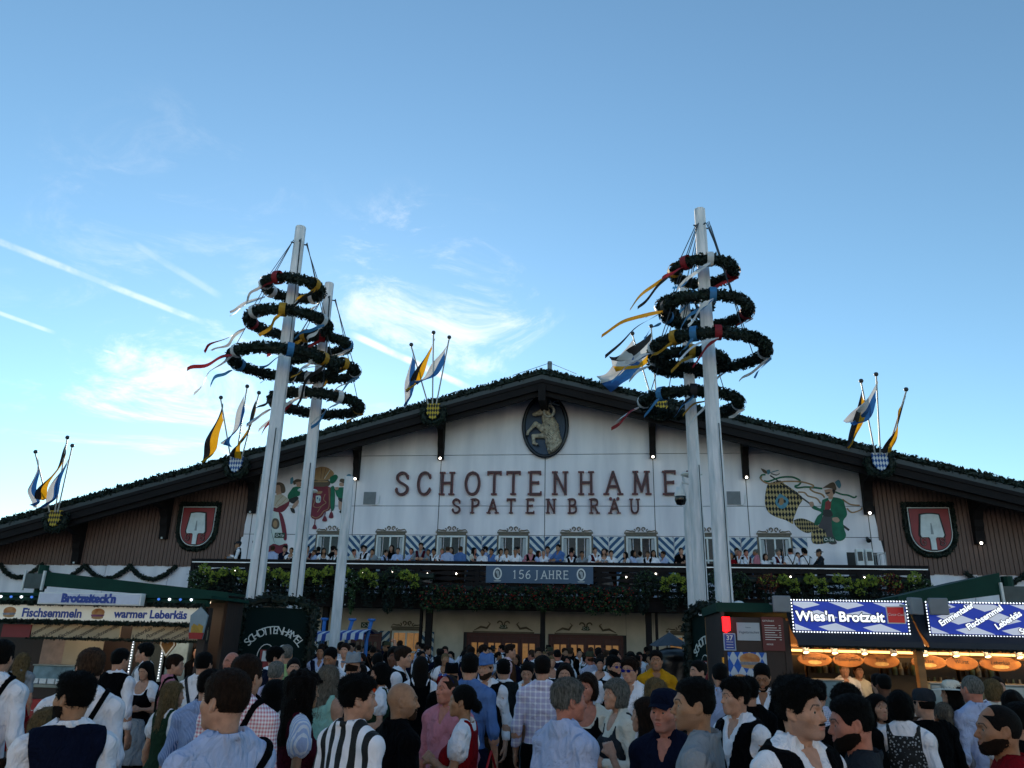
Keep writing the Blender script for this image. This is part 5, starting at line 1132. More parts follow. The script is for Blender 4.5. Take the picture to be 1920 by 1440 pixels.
def wreath_mesh(Rr):
    if Rr in WREATH: return WREATH[Rr]
    pts = [(Rr * math.cos(a), Rr * math.sin(a), 0) for a in np.linspace(0, 2 * math.pi, 37)]
    g = MB(); g.tube(pts, .095, 8, False); rs = np.random.RandomState(int(Rr * 100)); c = along(pts, 1000, .142, rs); lv, lf = leaves(c, .040, rs); n = len(g.v)
    WREATH[Rr] = np_mesh('greenery', np.concatenate([np.array(g.v, f32), lv]), np.concatenate([np.array(g.f, np.int32), lf + n]), False, [M_leaf]); return WREATH[Rr]
def streamer(start, dirv, L, w, twist, seed, sag=.35):
    rs = random.Random(seed); rows = []; n = 14; s = Vector(start); d = Vector(dirv).normalized(); side0 = d.cross(Vector((0, 0, 1))).normalized(); p1, p2 = rs.uniform(0, 6), rs.uniform(0, 6)
    for i in range(n + 1):
        t = i / n; c = s + d * L * t + Vector((0, 0, -sag * L * t * t)) + side0 * (.16 * L * math.sin(2.6 * t * math.pi + p1) * t) + Vector((0, 0, .07 * L * math.sin(2.1 * t * math.pi + p2) * t))
        a = p2 + twist * t * 5; ax = side0 * math.cos(a) + Vector((0, 0, 1)) * math.sin(a); ww = w * (.55 + .45 * min(1, 6 * t)); rows.append([tuple(c - ax * ww / 2), tuple(c + ax * ww / 2)])
    return rows
def wreath(pn, z, Rr, label, bands, seed):
    u, d, H, b = POLES[pn]; wz = F(u, d, z); o = empty('wreath', wz, FA + seed, label, 'wreath', 'fir wreaths hung round the masts')
    mobj('greenery', wreath_mesh(Rr), o); o.rotation_euler = (R(2), R(1.5), FA)
    rs = random.Random(seed * 13 + 1)
    for i, (ang, col, L) in enumerate(bands):
        a = R(ang); c = Vector((Rr * math.cos(a), Rr * math.sin(a), 0)); rad = Vector((math.cos(a), math.sin(a), 0)); tan = Vector((-math.sin(a), math.cos(a), 0))
        rows = [[tuple(c + tan * x + (rad * math.cos(t) + Vector((0, 0, math.sin(t)))) * .162) for t in np.linspace(0, 2 * math.pi, 13)] for x in (-.07, .07)]
        g = MB(); g.quadgrid(rows); cc = col.split('+'); bd = g.build('band', RIB[cc[0]], o, smooth=True)
        for j, cl in enumerate(cc):
            if not L: continue
            g = MB(); g.quadgrid(streamer(c + rad * .12 + Vector((0, 0, -.15)), (-1, rs.uniform(-.35, .25), rs.uniform(-.8, -.2)), L * rs.uniform(.42, .72), .085, rs.uniform(-.5, .5), seed * 31 + i * 7 + j, rs.uniform(.15, .45))); g.build('streamer', RIB[cl], bd, smooth=True)
    # suspension wires
    top = H - .45 - z
    for k in range(4):
        a = k * math.pi / 2 + .5; g = MB(); g.tube([(Rr * math.cos(a), Rr * math.sin(a), .1), (.16 * math.cos(a), .16 * math.sin(a), top)], .010, 4); g.build('wire', M_wire, o)
wreath('FL', 9.79, .64, 'small top wreath on the nearest left mast', [(170, 'white+blue', 1.35), (-20, 'yellow+black', 1.1), (-100, 'red', .9), (60, 'white', .6), (215, 'white', .9)], 1)
wreath('FL', 8.88, .90, 'middle wreath on the nearest left mast', [(185, 'red+white', 1.6), (-15, 'white+blue', 1.0), (240, 'white', 0), (-75, 'yellow', .8), (120, 'red', .7)], 2)
wreath('FL', 7.88, 1.14, 'widest lowest wreath on the nearest left mast', [(178, 'blue', 1.2), (235, 'white+red', 1.9), (-20, 'yellow+black', 1.6), (-60, 'blue', .9), (80, 'white', 0)], 3)
wreath('ML', 8.88, .61, 'small top wreath on the second left mast', [(0, 'blue+white', 1.0), (200, 'white', .8), (-70, 'red', .8), (-110, 'yellow', .7)], 4)
wreath('ML', 8.21, .86, 'middle wreath on the second left mast', [(10, 'white+blue', 1.3), (-80, 'white', .8), (190, 'blue', .8), (-30, 'yellow+black', 1.2)], 5)
wreath('ML', 7.31, 1.03, 'lowest wreath on the second left mast', [(180, 'white+blue', 1.2), (-85, 'white+red', 1.4), (20, 'yellow', .8), (-40, 'white+blue', 1.5), (-120, 'black', 1.0)], 6)
wreath('FR', 9.83, .64, 'small top wreath on the tallest right mast', [(-85, 'white+blue', 1.3), (0, 'red', 1.1), (190, 'yellow+black', 1.6), (230, 'red', .7)], 7)
wreath('FR', 8.88, .89, 'middle wreath on the tallest right mast', [(-88, 'blue+white', 1.3), (5, 'red+white', 1.1), (200, 'black+yellow', 1.9), (160, 'blue', .6)], 8)
wreath('FR', 7.92, 1.18, 'widest wreath on the tallest right mast', [(-88, 'red+white', 1.4), (0, 'white+blue', 1.2), (195, 'white+blue', 1.3), (230, 'yellow', .9), (250, 'blue', .8)], 9)
wreath('MR', 9.60, .57, 'half hidden top wreath on the second right mast', [(180, 'white', .9), (-80, 'blue', .6)], 10)
wreath('MR', 8.16, .81, 'half hidden middle wreath on the second right mast', [(0, 'white', .6), (-90, 'yellow', .9), (200, 'white', .8)], 11)
wreath('MR', 7.16, 1.06, 'lowest wreath on the second right mast', [(-92, 'black+blue', 1.1), (-70, 'yellow+white', 1.3), (190, 'white+red', 1.4), (-5, 'white', .7), (230, 'blue', .9)], 12)
for nm in ('FL', 'ML', 'FR', 'MR'):
    u, d, H, b = POLES[nm]; g = MB()
    for k in range(4): a = k * math.pi / 2 + .5; g.tube([(0, 0, H - .45), (.19 * math.cos(a), .19 * math.sin(a), H - .45)], .018, 5)
    g.build('wire_hook', M_wire, b)
    g = MB(); g.tube([(.1, -.19, .2), (.09, -.17, H * .55)], .012, 5); g.build('cable', M_wire, b)
def cctv():
    c = empty('dome_camera', F(4.10, 12.5, 5.05), FA, 'white and black dome camera on an arm of the right masts', 'camera')
    MB().lathe([(.001, .22), (.08, .2), (.13, .05), (.13, 0)], 14).build('housing', M_frame, c, smooth=True); MB().lathe([(.12, -.0), (.13, -.08), (.09, -.18), (.001, -.2)], 14).build('dome', mat('dome_glass', '#0a0a0c', .1, .02), c, smooth=True); MB().tube([(0, 0, .2), (.05, 0, .32), (.25, 0, .26)], .02, 6).build('arm', M_frame, c)
    for nm, u, d, z, lab in (('a', 4.42, 12.42, 5.55, 'flat round lamp plate on the second right mast'), ('b', -4.50, 12.42, 5.2, 'flat round lamp plate on the second left mast')):
        s = empty('mast_collar', F(u - .05, d, z), FA, lab, 'lamp'); MB().lathe([(.001, .03), (.22, .03), (.24, 0), (.10, -.05), (.001, -.05)], 14).build('plate', M_frame, s, smooth=True); MB().box(-.03, .03, -.02, .22, -.12, -.05).build('bracket', M_wire, s)
    s = empty('round_lamp', F(4.95, 14.15, 2.60), FA, 'round white lamp at the foot of the tallest right mast', 'lamp'); MB().lathe([(.001, .06), (.12, .05), (.16, 0), (.001, -.02)], 16, M=Matrix.Rotation(R(75), 4, 'X')).build('reflector', M_frame, s, smooth=True); MB().tube([(0, 0, 0), (-.08, .2, .0)], .02, 6).build('arm', M_wire, s)
cctv()
# ------------------------------------------------------------------ flags on the roof
M_fp = mat('flag_pole', '#a9a5a0', .5, .1); FL = {'yellow': mat('flag_yellow', '#c48f10', .7, .06, trans=.4), 'black': mat('flag_black', '#141218', .7, .06, trans=.12), 'white': mat('flag_white', '#b9bcc2', .7, .06, trans=.3), 'blue': mat('flag_blue', '#1c4f8c', .7, .08, trans=.3)}
def flag(top, bot, tail, cols, hoist, tw, label, seed):
    if seed not in (10, 11): hoist *= .72; tw *= .65
    (u0, z0), (u1, z1) = top, bot; o = empty('flag', F(u1, 2.0, z1), FA, label, 'flag', 'flags on the roof edge'); rs = random.Random(seed)
    A = Vector((0, 0, 0)); T = Vector((u0 - u1, -.3, z0 - z1)); MB().tube([A, T], .028, 7).build('pole', M_fp, o); MB().lathe([(.001, -.09), (.06, -.06), (.085, 0), (.06, .06), (.001, .085)], 12, tuple(T + Vector((0, 0, .06)))).build('finial', M_wire, o, smooth=True)
    h0 = T * .93; h1 = T * (.93 - hoist); tl = Vector((tail[0] - u1, -.5, tail[1] - z1)); dv = (tl - (h0 + h1) / 2).normalized(); ac = Vector((-dv.z, 0, dv.x)); ac = ac if ac.dot(h1 - h0) > 0 else -ac
    t0 = tl - ac * tw / 2; t1 = tl + ac * tw / 2; n, m = 22, 8; p = rs.uniform(0, 6); V = []; Fc = []; mi = []
    for i in range(n + 1):
        s = i / n
        for j in range(m + 1):
            t = j / m; q = (h0.lerp(h1, t)).lerp(t0.lerp(t1, t), s); wv = s * (1 - .3 * s); V.append(tuple(q + Vector((.06 * math.sin(5 * s + 4 * t + p), .34 * math.sin(7 * s + 2.5 * t + p) * wv + .10 * math.sin(14 * t + 3 * s + p) * wv, -.22 * math.sin(math.pi * s) + .04 * math.sin(9 * s + p)))))
    for i in range(n):
        for j in range(m): b = i * (m + 1) + j; Fc.append((b, b + 1, b + m + 2, b + m + 1)); mi.append(int(j * len(cols) / m))
    mobj('cloth', np_mesh('cloth', V, np.array(Fc), True, [FL[c] for c in cols], mi), o)
BY, WB = ('black', 'yellow'), ('white', 'blue')
flag((-20.31, 8.71), (-19.36, 6.4), (-19.75, 6.55), WB, .42, .25, 'limp blue and white flag, leftmost pole of the far left trio', 1)
flag((-19.05, 9.29), (-19.14, 6.4), (-19.65, 6.8), BY, .36, .3, 'hanging black and yellow flag, middle of the far left trio', 2)
flag((-18.76, 8.95), (-19.02, 6.4), (-19.3, 6.5), WB, .30, .4, 'hanging blue and white flag, right pole of the far left trio', 3)
flag((-12.76, 10.86), (-12.12, 8.46), (-13.0, 8.25), ('black', 'yellow', 'yellow'), .42, .4, 'yellow and black flag drooping left beside the nearest left mast', 4)
flag((-11.72, 11.31), (-11.92, 8.45), (-12.15, 8.9), WB, .36, .5, 'white and blue flag, middle of the trio behind the left masts', 5)
flag((-11.19, 11.03), (-11.7, 8.45), (-11.75, 8.4), BY, .32, .35, 'black and yellow flag, right pole of the trio behind the left masts', 6)
flag((-5.13, 12.91), (-4.38, 10.59), (-5.15, 10.35), WB, .30, .3, 'limp blue flag, left pole of the trio left of the ridge', 7)
flag((-4.26, 13.4), (-4.21, 10.59), (-5.15, 11.0), BY, .22, .28, 'narrow yellow and black flag, middle of the trio left of the ridge', 8)
flag((-3.62, 13.18), (-4.06, 10.59), (-4.75, 11.3), WB, .38, .3, 'white and blue flag, right pole of the trio left of the ridge', 9)
flag((3.49, 13.13), (4.07, 10.93), (2.35, 11.1), WB, .42, .8, 'big blue and white flag blowing left, left of the right masts', 10)
flag((4.2, 13.41), (4.3, 10.93), (2.7, 11.9), ('black', 'white', 'yellow'), .36, .7, 'black white and yellow flag blowing left behind the blue one', 11)
flag((11.54, 11.05), (11.79, 8.46), (10.7, 8.6), BY, .34, .3, 'black and yellow flag drooping left, left pole of the right trio', 12)
flag((12.08, 11.29), (11.96, 8.46), (10.85, 9.5), WB, .36, .6, 'white and blue flag blowing left, middle of the right trio', 13)
flag((13.02, 10.7), (12.15, 8.42), (12.0, 8.45), BY, .34, .3, 'hanging black and yellow flag, right pole of the right trio', 14)
def holder(u, z, cols, label):
    h = empty('flag_holder', F(u, 1.95, z), FA, label, 'flag holder', 'lozenge shields holding the roof flags'); MB().prism([(-.26, .28), (.26, .28), (.26, -.1), (.12, -.3), (0, -.36), (-.12, -.3), (-.26, -.1)], -.05, .05).build('shield', pattern('loz_' + cols[0], 'loz', cols[0], cols[1], .10), h)
    garland('greenery', [(.0 + .40 * math.cos(a), .08, -.05 + .42 * math.sin(a)) for a in np.linspace(R(160), R(380), 12)], .17, '', 420, .055, h)
YB, BW = ('#15141a', '#b99a2e'), ('#1f4f92', '#c9ccd1')
holder(-19.12, 6.19, YB, 'black and yellow lozenge shield holding the far left flags'); holder(-11.92, 8.32, BW, 'blue and white lozenge shield behind the left masts'); holder(-4.18, 10.34, YB, 'black and yellow lozenge shield left of the ridge'); holder(4.46, 10.45, YB, 'black and yellow lozenge shield behind the right masts'); holder(11.94, 8.26, BW, 'blue and white lozenge shield holding the right flags')
t = empty('ridge_mast', F(.07, -1, 11.5), FA, 'short grey mast with two guy wires on the roof ridge', 'mast'); MB().tube([(0, 0, 0), (0, 0, 1.85)], .10, 8).build('pole', mat('grey_mast', '#777b80'), t)
for s in (-1, 1): MB().tube([(0, 0, 1.8), (s * 1.25, -2.4, .42)], .012, 4).build('guy_wire', M_wire, t)
# ------------------------------------------------------------------ food stalls
M_green = mat('stall_green', '#0f3a31', .6, .15, 2, .1, 10, spec=.15); M_navy = mat('valance_navy', '#0d1220', .6, .1, 3); M_stall = mat('stall_wood', '#2c1a14', .6, .25, 3, .2, 20, stretch=(1, 1, .3)); M_pine = mat('pine', '#9a6a38', .6, .25, 4, .15, 20, stretch=(.4, 1, 2)); M_bulb = mat('bulb_white', '#eaf2ff', .4, 0, emit=1.3); M_bulbb = mat('bulb_blue', '#3d6ac0', .4, 0, emit=.6)
M_cream = mat('sign_cream', '#ece5d6', .7, .07, 2, emit=.06); M_blueT = mat('sign_blue_text', '#1f3f95', .5, .05); M_steel = mat('steel', '#7f858b', .3, .15, 6, metal=.9); M_tan = mat('valance_tan', '#b5a184', .7, .12, 2)
M_disp = mat('display_glass', '#7f98a0', .08, .3, 5, spec=.8)
def ell_poly(cx, cz, rx, rz, n=20): return [(cx + rx * math.cos(a), cz + rz * math.sin(a)) for a in np.linspace(0, 2 * math.pi, n + 1)[:-1]]
def roll(parent, cx, cz, r, y, fish=False):
    """printed picture of a filled bread roll"""
    b = MB(); b.prism(ell_poly(cx, cz + r * .22, r, r * .58), y - .002, y); b.build('roll_picture', mat('roll_crust', '#a8622f', .6, .25, 9, col2='#c99a63'), parent)
    b = MB(); b.prism([(cx - r * 1.05, cz - r * .05), (cx + r * 1.05, cz - r * .02), (cx + r * .9, cz - r * .3), (cx - r * .9, cz - r * .34)], y - .004, y - .0021); b.build('filling_picture', mat('fill_fish' if fish else 'fill_ham', '#8f8f9a' if fish else '#8e4a72', .6, .3, 14), parent)
    b = MB(); b.prism(ell_poly(cx, cz - r * .42, r * .9, r * .26), y - .002, y); b.build('roll_base_picture', mat('roll_base', '#b98d5e', .6, .2, 9), parent)
def stall_left():
    u0, u1, d = -9.0, -4.15, 17.0; s = empty('snack_stall', F(0, d, 0), FA, 'left snack stall with cream signs and green roof edge', 'food stall')
    fy = lambda y: y if y < .7 else .7 + (y - .7) * .34
    B = lambda a, b, c, e, z0, z1, nm, m, bev=0: MB().box(a, b, fy(c), fy(e), z0, z1).build(nm, m, s, bevel=bev)
    B(u0, u1 + .1, -.20, 2.2, 2.47, 2.52, 'roof', M_green); B(u0, u1, -.12, .0, 2.34, 2.469, 'roof_edge', M_green, .02)
    B(u0, u1, 2.1, 2.2, 0, 2.469, 'back_wall', M_stall); B(u1 - .06, u1, .6, 2.099, 0, 2.469, 'side_wall', M_stall); B(u1 - .14, u1 - .0, -.02, .12, 0, 2.33, 'post', M_stall, .01); B(u0, u1 - .15, .10, .8, .01, 1.0, 'counter', M_stall); B(u0, u1 - .16, .06, .9, 1.001, 1.05, 'counter_top', M_steel)
    # long text sign
    g = B(-8.6, -4.24, -.10, -.04, 2.06, 2.325, 'text_sign', M_cream); 
    text('lettering', 'Fischsemmeln', .20, M_blueT, g, (-6.95, -.105, 2.19), ext=.002, bold=.006, shear=.0, align='CENTER'); text('lettering', 'warmer Leberkäs', .185, M_blueT, g, (-5.14, -.105, 2.20), ext=.002, bold=.006)
    roll(g, -7.75, 2.19, .12, -.101, True); roll(g, -6.10, 2.19, .12, -.101)
    garland('greenery', [(x, -.12, 2.05) for x in np.linspace(-8.8, -4.2, 20)], .032, '', 420, .035, s); garland('greenery', [(x, -.14, 2.36) for x in np.linspace(-8.8, -4.2, 20)], .035, '', 420, .035, s); garland('greenery', [(-4.2, -.12, z) for z in np.linspace(2.05, 2.34, 4)], .05, '', 420, .035, s)
    # title box
    t = B(-7.1, -5.22, -.32, -.20, 2.33, 2.53, 'title_sign', M_frame, .01); MB().box(-7.07, -5.25, -.327, -.321, 2.352, 2.508).build('panel', mat('title_grey', '#a9b3c6', .5, .15, 4, emit=.08), t); text('lettering', "Brotzeiteck'n", .185, M_blueT, t, (-6.16, -.332, 2.43), ext=.002, bold=.012)
    me = MB().lathe([(.001, -.025), (.022, -.01), (.022, .01), (.001, .025)], 8).mesh('bulb', M_bulb, True); me2 = MB().lathe([(.001, -.025), (.022, -.01), (.022, .01), (.001, .025)], 8).mesh('bulb', M_bulbb, True)
    for i in range(24):
        x = -8.9 + i * .195
        if -7.2 < x < -5.1: continue
        mobj('bulb', me if i % 2 else me2, s, (x, -.17, 2.45))
    # slanted price valance
    for a, b, words in ((-7.42, -5.72, ('Käsesemmel', 'Wurstsemmel', 'Fischsemmel', 'Matjessemmel', 'Lachssemmel')), (-5.50, -4.15, ('Leberkäs', 'Pommes', 'Schweineschnitzel', 'Putenschnitzel', 'Fleischpflanzl'))):
        v = B(a, b, .02, .05, 1.80, 2.02, 'price_valance', M_tan)
        for i, w in enumerate(words): text('lettering', w, .10, M_ink, v, (a + .1 + (i + .35) * (b - a) / 5.6, .014, 1.91), (0, R(-27), 0), ext=.001, shear=.25)
    garland('greenery', [(x, .03, 1.79) for x in np.linspace(-7.45, -4.15, 16)], .03, '', 300, .025, s)
    # chips carton sign and white house board at the corner
    w = MB(); w.prism([(-4.36, 1.83), (-4.13, 1.83), (-4.08, 2.20), (-4.22, 2.34), (-4.38, 2.20)], -.18, -.14); wb = w.build('chips_board', mat('board_white', '#8796a0'), s); q = MB()
    for i in range(9): x = -4.33 + i * .023; q.box(x, x + .016, -.19, -.181, 1.90, 2.04 + .03 * ((i * 7) % 4) / 3)
    q.build('chips_picture', mat('chips', '#c79a35', .6, .2, 9), wb); MB().prism([(-4.34, 1.83), (-4.12, 1.83), (-4.10, 1.93), (-4.36, 1.93)], -.20, -.181).build('carton_picture', mat('carton_red', '#a01c1c'), wb)
    # inside
    B(-7.95, -7.45, 2.0, 2.09, 1.0, 1.80, 'tile_panel', mat('tiles', '#8f7a70', .5, .2, 8)); B(-7.30, -6.55, 1.2, 1.25, 1.05, 1.78, 'cream_panel', mat('panel_cream', '#958b79', .6, .1, 3)); c = MB(); c.prism([(-6.86, 1.62), (-6.72, 1.62), (-6.70, 1.45), (-6.79, 1.36), (-6.88, 1.45)], fy(1.2) - .016, fy(1.2) - .002); c.build('crest_picture', M_ink, s)
    for x in (-5.98, -5.40):
        st = MB().box(x - .03, x + .03, .88, .91, 1.1, 1.8).build('led_post', M_steel, s); me3 = MB().lathe([(.001, -.012), (.011, 0), (.001, .012)], 6).mesh('led', M_bulb)
        for k in range(14): mobj('led', me3, st, (x, .87, 1.16 + k * .046))
    B(-5.9, -5.45, 1.4, 1.9, .95, 1.75, 'fridge', mat('fridge_dark', '#15181a', .2, .2), .02); B(-5.35, -4.95, 1.4, 1.9, .95, 1.78, 'fridge', M_disp, .02)
    h = MB(); h.prism([(.0, -.16), (.15, .04), (.14, .13), (.08, .16), (0, .10), (-.08, .16), (-.14, .13), (-.15, .04)], -.01, .01); hh = h.build('gingerbread_heart', mat('gingerbread', '#8f6a3c', .7, .2, 9), s, (-4.98, .3, 1.68)); 
    h = MB(); h.tube([(.0, -.015, -.13), (.125, -.015, .04), (.11, -.015, .115), (.06, -.015, .13), (0, -.015, .08), (-.06, -.015, .13), (-.11, -.015, .115), (-.125, -.015, .04), (0, -.015, -.13)], .012, 5); h.build('icing', M_cream, hh)
    # glass display on the counter
    g = B(-7.25, -6.3, .12, .62, 1.051, 1.34, 'display_case', M_disp, .015); B(-7.26, -6.29, .10, .64, 1.342, 1.36, 'display_top', M_steel)
    for i in range(6): B(-7.2 + i * .15, -7.08 + i * .15, .06, .118, 1.06, 1.14, 'price_card', M_frame)
    B(-7.9, -7.36, .0, .05, 1.79, 2.0, 'red_menu_box', mat('menu_red', '#7d1620', .5, .1))
    c = B(-7.3, -6.75, -.04, .095, .10, .82, 'red_cooler', mat('cola_red', '#a0101a', .4, .08)); text('lettering', 'Coca-Cola', .13, M_frame, c, (-7.02, -.045, .66), ext=.001, shear=.35)
    for k in range(3): MB().box(-7.2, -6.95, -.044, -.041, .45 - k * .06, .47 - k * .06).build('print_line', M_frame, c)
    l = bpy.data.lights.new('stall_lamp', 'AREA'); l.energy = 9; l.color = (1, .82, .6); l.shape = 'RECTANGLE'; l.size = 2.8; l.size_y = .1; lo = bpy.data.objects.new('stall_lamp', l); link(lo, s); lo.location = (-5.9, .6, 2.42)
    MB().box(-7.3, -4.5, .55, .65, 2.43, 2.468).build('lamp_tube', mat('tube_light', '#ffe6c0', .4, 0, emit=2.0), s)
stall_left()
def loz_sign(s, u0, u1, z0, z1):
    t = MB().box(u0, u1, -.16, -.02, z0, z1).build('light_box', M_navy, s); w = u1 - u0; h = z1 - z0
    g = MB(); g.box(u0 + .02, u1 - .02, -.166, -.161, z0 + .02, z1 - .02); p = g.build('panel', mat('box_blue', '#0a2f9c', .45, .12, 2, emit=.28), t)
    n = 9; sx = w / (2.6 if w < 2 else 3.8); k = 0; mw = mat('box_white', '#c2c8d8', .45, .12, 2, emit=.26)
    for i in range(-4, 12):
        for j in range(0, 3):
            cx = u0 + (i * sx) + j * sx * .62; cz = z0 + h * (.12 + .40 * j); q = [(cx - sx * .43, cz + h * .05), (cx - sx * .03, cz + h * .17), (cx + sx * .41, cz - h * .06), (cx + .03 * sx, cz - h * .19)]
            for (a, b, c_) in ((1, 0, u1 - .025), (-1, 0, -(u0 + .025)), (0, 1, z1 - .025), (0, -1, -(z0 + .025))):
                q = clip(q, a, b, c_) if len(q) > 2 else []
            if len(q) > 2: MB().prism(q, -.171, -.1665).build('lozenge', mw, t)
    me = MB().lathe([(.001, -.012), (.012, 0), (.001, .012)], 6).mesh('led', M_bulb); nx = int(w / .042); nz = int(h / .042)
    pts = [(u0 + w * i / nx, z) for i in range(nx + 1) for z in (z0, z1)] + [(u, z0 + h * i / nz) for i in range(1, nz) for u in (u0, u1)]
    for x, z in pts: mobj('led', me, t, (x, -.168, z))
    return t
def outlined(p, txt, size, loc, rot=(0, 0, 0)):
    text('lettering_outline', txt, size, M_ink, p, (loc[0], loc[1], loc[2]), rot, ext=.001, bold=size * .085); text('lettering', txt, size, mat('box_text', '#f2f5fa', .4, 0, emit=.5), p, (loc[0], loc[1] - .004, loc[2]), rot, ext=.001, bold=size * .028)
def stall_right():
    u0, u1, d = 4.24, 10.2, 17.0; s = empty('snack_stall', F(0, d, 0), FA, 'right snack stall with lit blue lozenge signs and warm lamps', 'food stall')
    B = lambda a, b, c, e, z0, z1, nm, m, bev=0: MB().box(a, b, c, e, z0, z1).build(nm, m, s, bevel=bev)
    B(u0 - .05, u1, .1, 2.3, 2.42, 2.56, 'roof', M_green); B(u0, u1, 2.2, 2.3, 0, 2.419, 'back_wall', M_pine)
    B(u0, 5.20, .0, .08, 0, 2.34, 'side_panel', M_stall, .01); B(5.15, 5.24, -.02, .12, 0, 2.3, 'post', M_stall); B(u0, u0 + .06, .081, 2.199, 0, 2.419, 'side_wall', M_stall); B(7.02, 7.12, -.02, .12, 0, 2.1, 'post', M_pine); B(5.25, u1, .10, .75, .01, 1.0, 'counter', M_stall); B(5.24, u1, .04, .85, 1.001, 1.05, 'counter_top', M_steel)
    for a, b in ((5.24, 7.05), (7.08, 10.2)):      # dark awnings
        g = MB(); g.quadgrid([[(a, .1, 2.42), (b, .1, 2.42)], [(a, -.10, 2.20), (b, -.10, 2.20)], [(a + .04, -.28, 2.03), (b, -.28, 2.03)], [(a + .05, -.30, 1.95), (b, -.30, 1.95)]]); o = g.build('awning', M_navy, s); m = o.modifiers.new('thickness', 'SOLIDIFY'); m.thickness = .025
    garland('greenery', [(x, -.26, 1.94) for x in np.linspace(5.3, 10.1, 24)], .03, '', 300, .025, s)
    t = loz_sign(s, 5.27, 6.92, 2.14, 2.60); outlined(t, "Wies'n Brotzeit", .198, (5.95, -.18, 2.36)); c = MB().box(6.62, 6.88, -.182, -.172, 2.28, 2.53).build('square_sign', M_frame, t); MB().box(6.635, 6.865, -.186, -.183, 2.295, 2.515).build('square_field', mat('cola_box', '#b3121c', .4, .05, emit=.12), c); text('lettering', 'Coca-Cola', .055, M_frame, c, (6.75, -.19, 2.41), ext=.001, shear=.35)
    t = loz_sign(s, 7.20, 9.6, 2.13, 2.60)
    for w, x, z in (('Emmentaler', 7.60, 2.43), ('Fischsemmel', 7.98, 2.39), ('Leberkäs', 8.30, 2.36), ('Sauerkraut', 8.66, 2.32)): outlined(t, w, .118, (x, -.18, z), (0, R(-30), 0))
    # side panel notices
    g = B(4.46, 4.80, -.02, -.002, 2.00, 2.26, 'paper_notice', mat('paper', '#aeb4bb', .8, .05)); text('lettering', 'Vegetarisches', .055, mat('pencil', '#3a4a60'), g, (4.63, -.022, 2.12), ext=.001, shear=.3); text('lettering', 'Heute:', .03, mat('pencil', '#3a4a60'), g, (4.63, -.022, 2.19), ext=.001)
    g = B(4.83, 5.15, -.035, -.003, 1.86, 2.35, 'menu_board', mat('menu_board_red', '#5d1218', .5, .1)); text('lettering', 'GETRÄNKE', .035, M_frame, g, (4.93, -.037, 2.29), ext=.001)
    for k in range(7): MB().box(4.87, 5.02 + .03 * (k % 3), -.038, -.0355, 2.22 - k * .034, 2.228 - k * .034).build('print_line', M_frame, g); MB().box(5.08, 5.11, -.038, -.0355, 2.22 - k * .034, 2.228 - k * .034).build('print_price', M_frame, g)
    text('lettering', 'VEGGIE', .03, M_frame, g, (4.93, -.037, 1.95), ext=.001)
    g = B(4.25, 4.43, -.025, -.003, 1.85, 2.10, 'number_sign', mat('sign_pale', '#9fb0c8')); MB().box(4.265, 4.415, -.029, -.0255, 1.865, 2.085).build('field', mat('number_blue', '#1d3f94', .4, .08), g); text('lettering', '37', .10, M_frame, g, (4.34, -.031, 2.03), ext=.001, bold=.002)
    for k in range(3): MB().box(4.29, 4.39, -.031, -.0295, 1.97 - k * .04, 1.976 - k * .04).build('print_line', M_frame, g)
    g = MB(); g.prism([(4.25, 2.34), (4.36, 2.34), (4.36, 2.14), (4.33, 2.13), (4.30, 2.11), (4.25, 2.13)], -.05, -.003); g.build('red_lamp_sign', mat('neon_red', '#ff0a10', .4, 0, emit=3.0), s)
    g = B(4.30, 4.87, -.02, -.002, 1.25, 1.83, 'poster', pattern('poster_loz', 'loz', '#b6bfcb', '#2057ad', .12)); roll(g, 4.62, 1.70, .15, -.021, True); roll(g, 4.46, 1.42, .12, -.021)
    B(4.215, 4.239, -.03, .08, 1.4, 1.75, 'brass_lamp', mat('brass', '#b48a3a', .3, .1, metal=.8))
    # interior
    wood = mat('oval_wood', '#6b3d18', .55, .3, 6, .1, 18, col2='#9a6128')
    for i, (x, w, txt) in enumerate(((5.68, .26, 'Emmentaler'), (6.18, .23, 'Fleischpflanzl'), (6.67, .27, 'Fisch'), (7.36, .26, 'Käse'), (7.83, .24, 'Wurst'), (8.38, .30, 'Leberkäs'), (9.0, .28, 'Semmel'))):
        o = empty('oval_sign', F(x, d - .5, 1.745), FA, 'oval wooden sign reading %s hanging inside the right stall' % txt, 'sign', 'oval wooden signs in the right stall'); MB().prism(ell_poly(0, 0, w, .105, 28), -.02, .02).build('board', wood, o, bevel=.012); text('lettering', txt, .075, M_ink, o, (0, -.024, .02), ext=.001); MB().tube([(-w * .6, 0, .09), (-w * .6, 0, .3)], .004, 4).build('chain', M_wire, o); MB().tube([(w * .6, 0, .09), (w * .6, 0, .3)], .004, 4).build('chain', M_wire, o)
        if i not in (1, 4): MB().prism(ell_poly(0, -.04, w * .4, .03, 14), -.024, -.0205).build('food_picture', mat('food_pic', '#c9a062', .6, .35, 20), o)
    B(5.25, u1, .55, .63, 1.93, 1.97, 'lamp_rail', M_pine)
    me = MB().lathe([(.04, .10), (.05, .0), (.055, -.06), (.045, -.065)], 12, M=Matrix.Rotation(R(-25), 4, 'X')).mesh('spot_lamp', mat('lamp_grey', '#8f9298', .4, .1), True); mb = MB().lathe([(.001, -.05), (.045, -.05)], 10, M=Matrix.Rotation(R(-25), 4, 'X')).mesh('bulb', mat('warm_bulb', '#ffca7a', .4, 0, emit=14.0))
    for i, x in enumerate((5.55, 5.98, 6.42, 6.85, 7.3, 7.75, 8.2, 8.65, 9.1)):
        o = mobj('spot_lamp', me, s, (x, .45, 1.90)); mobj('bulb', mb, o)
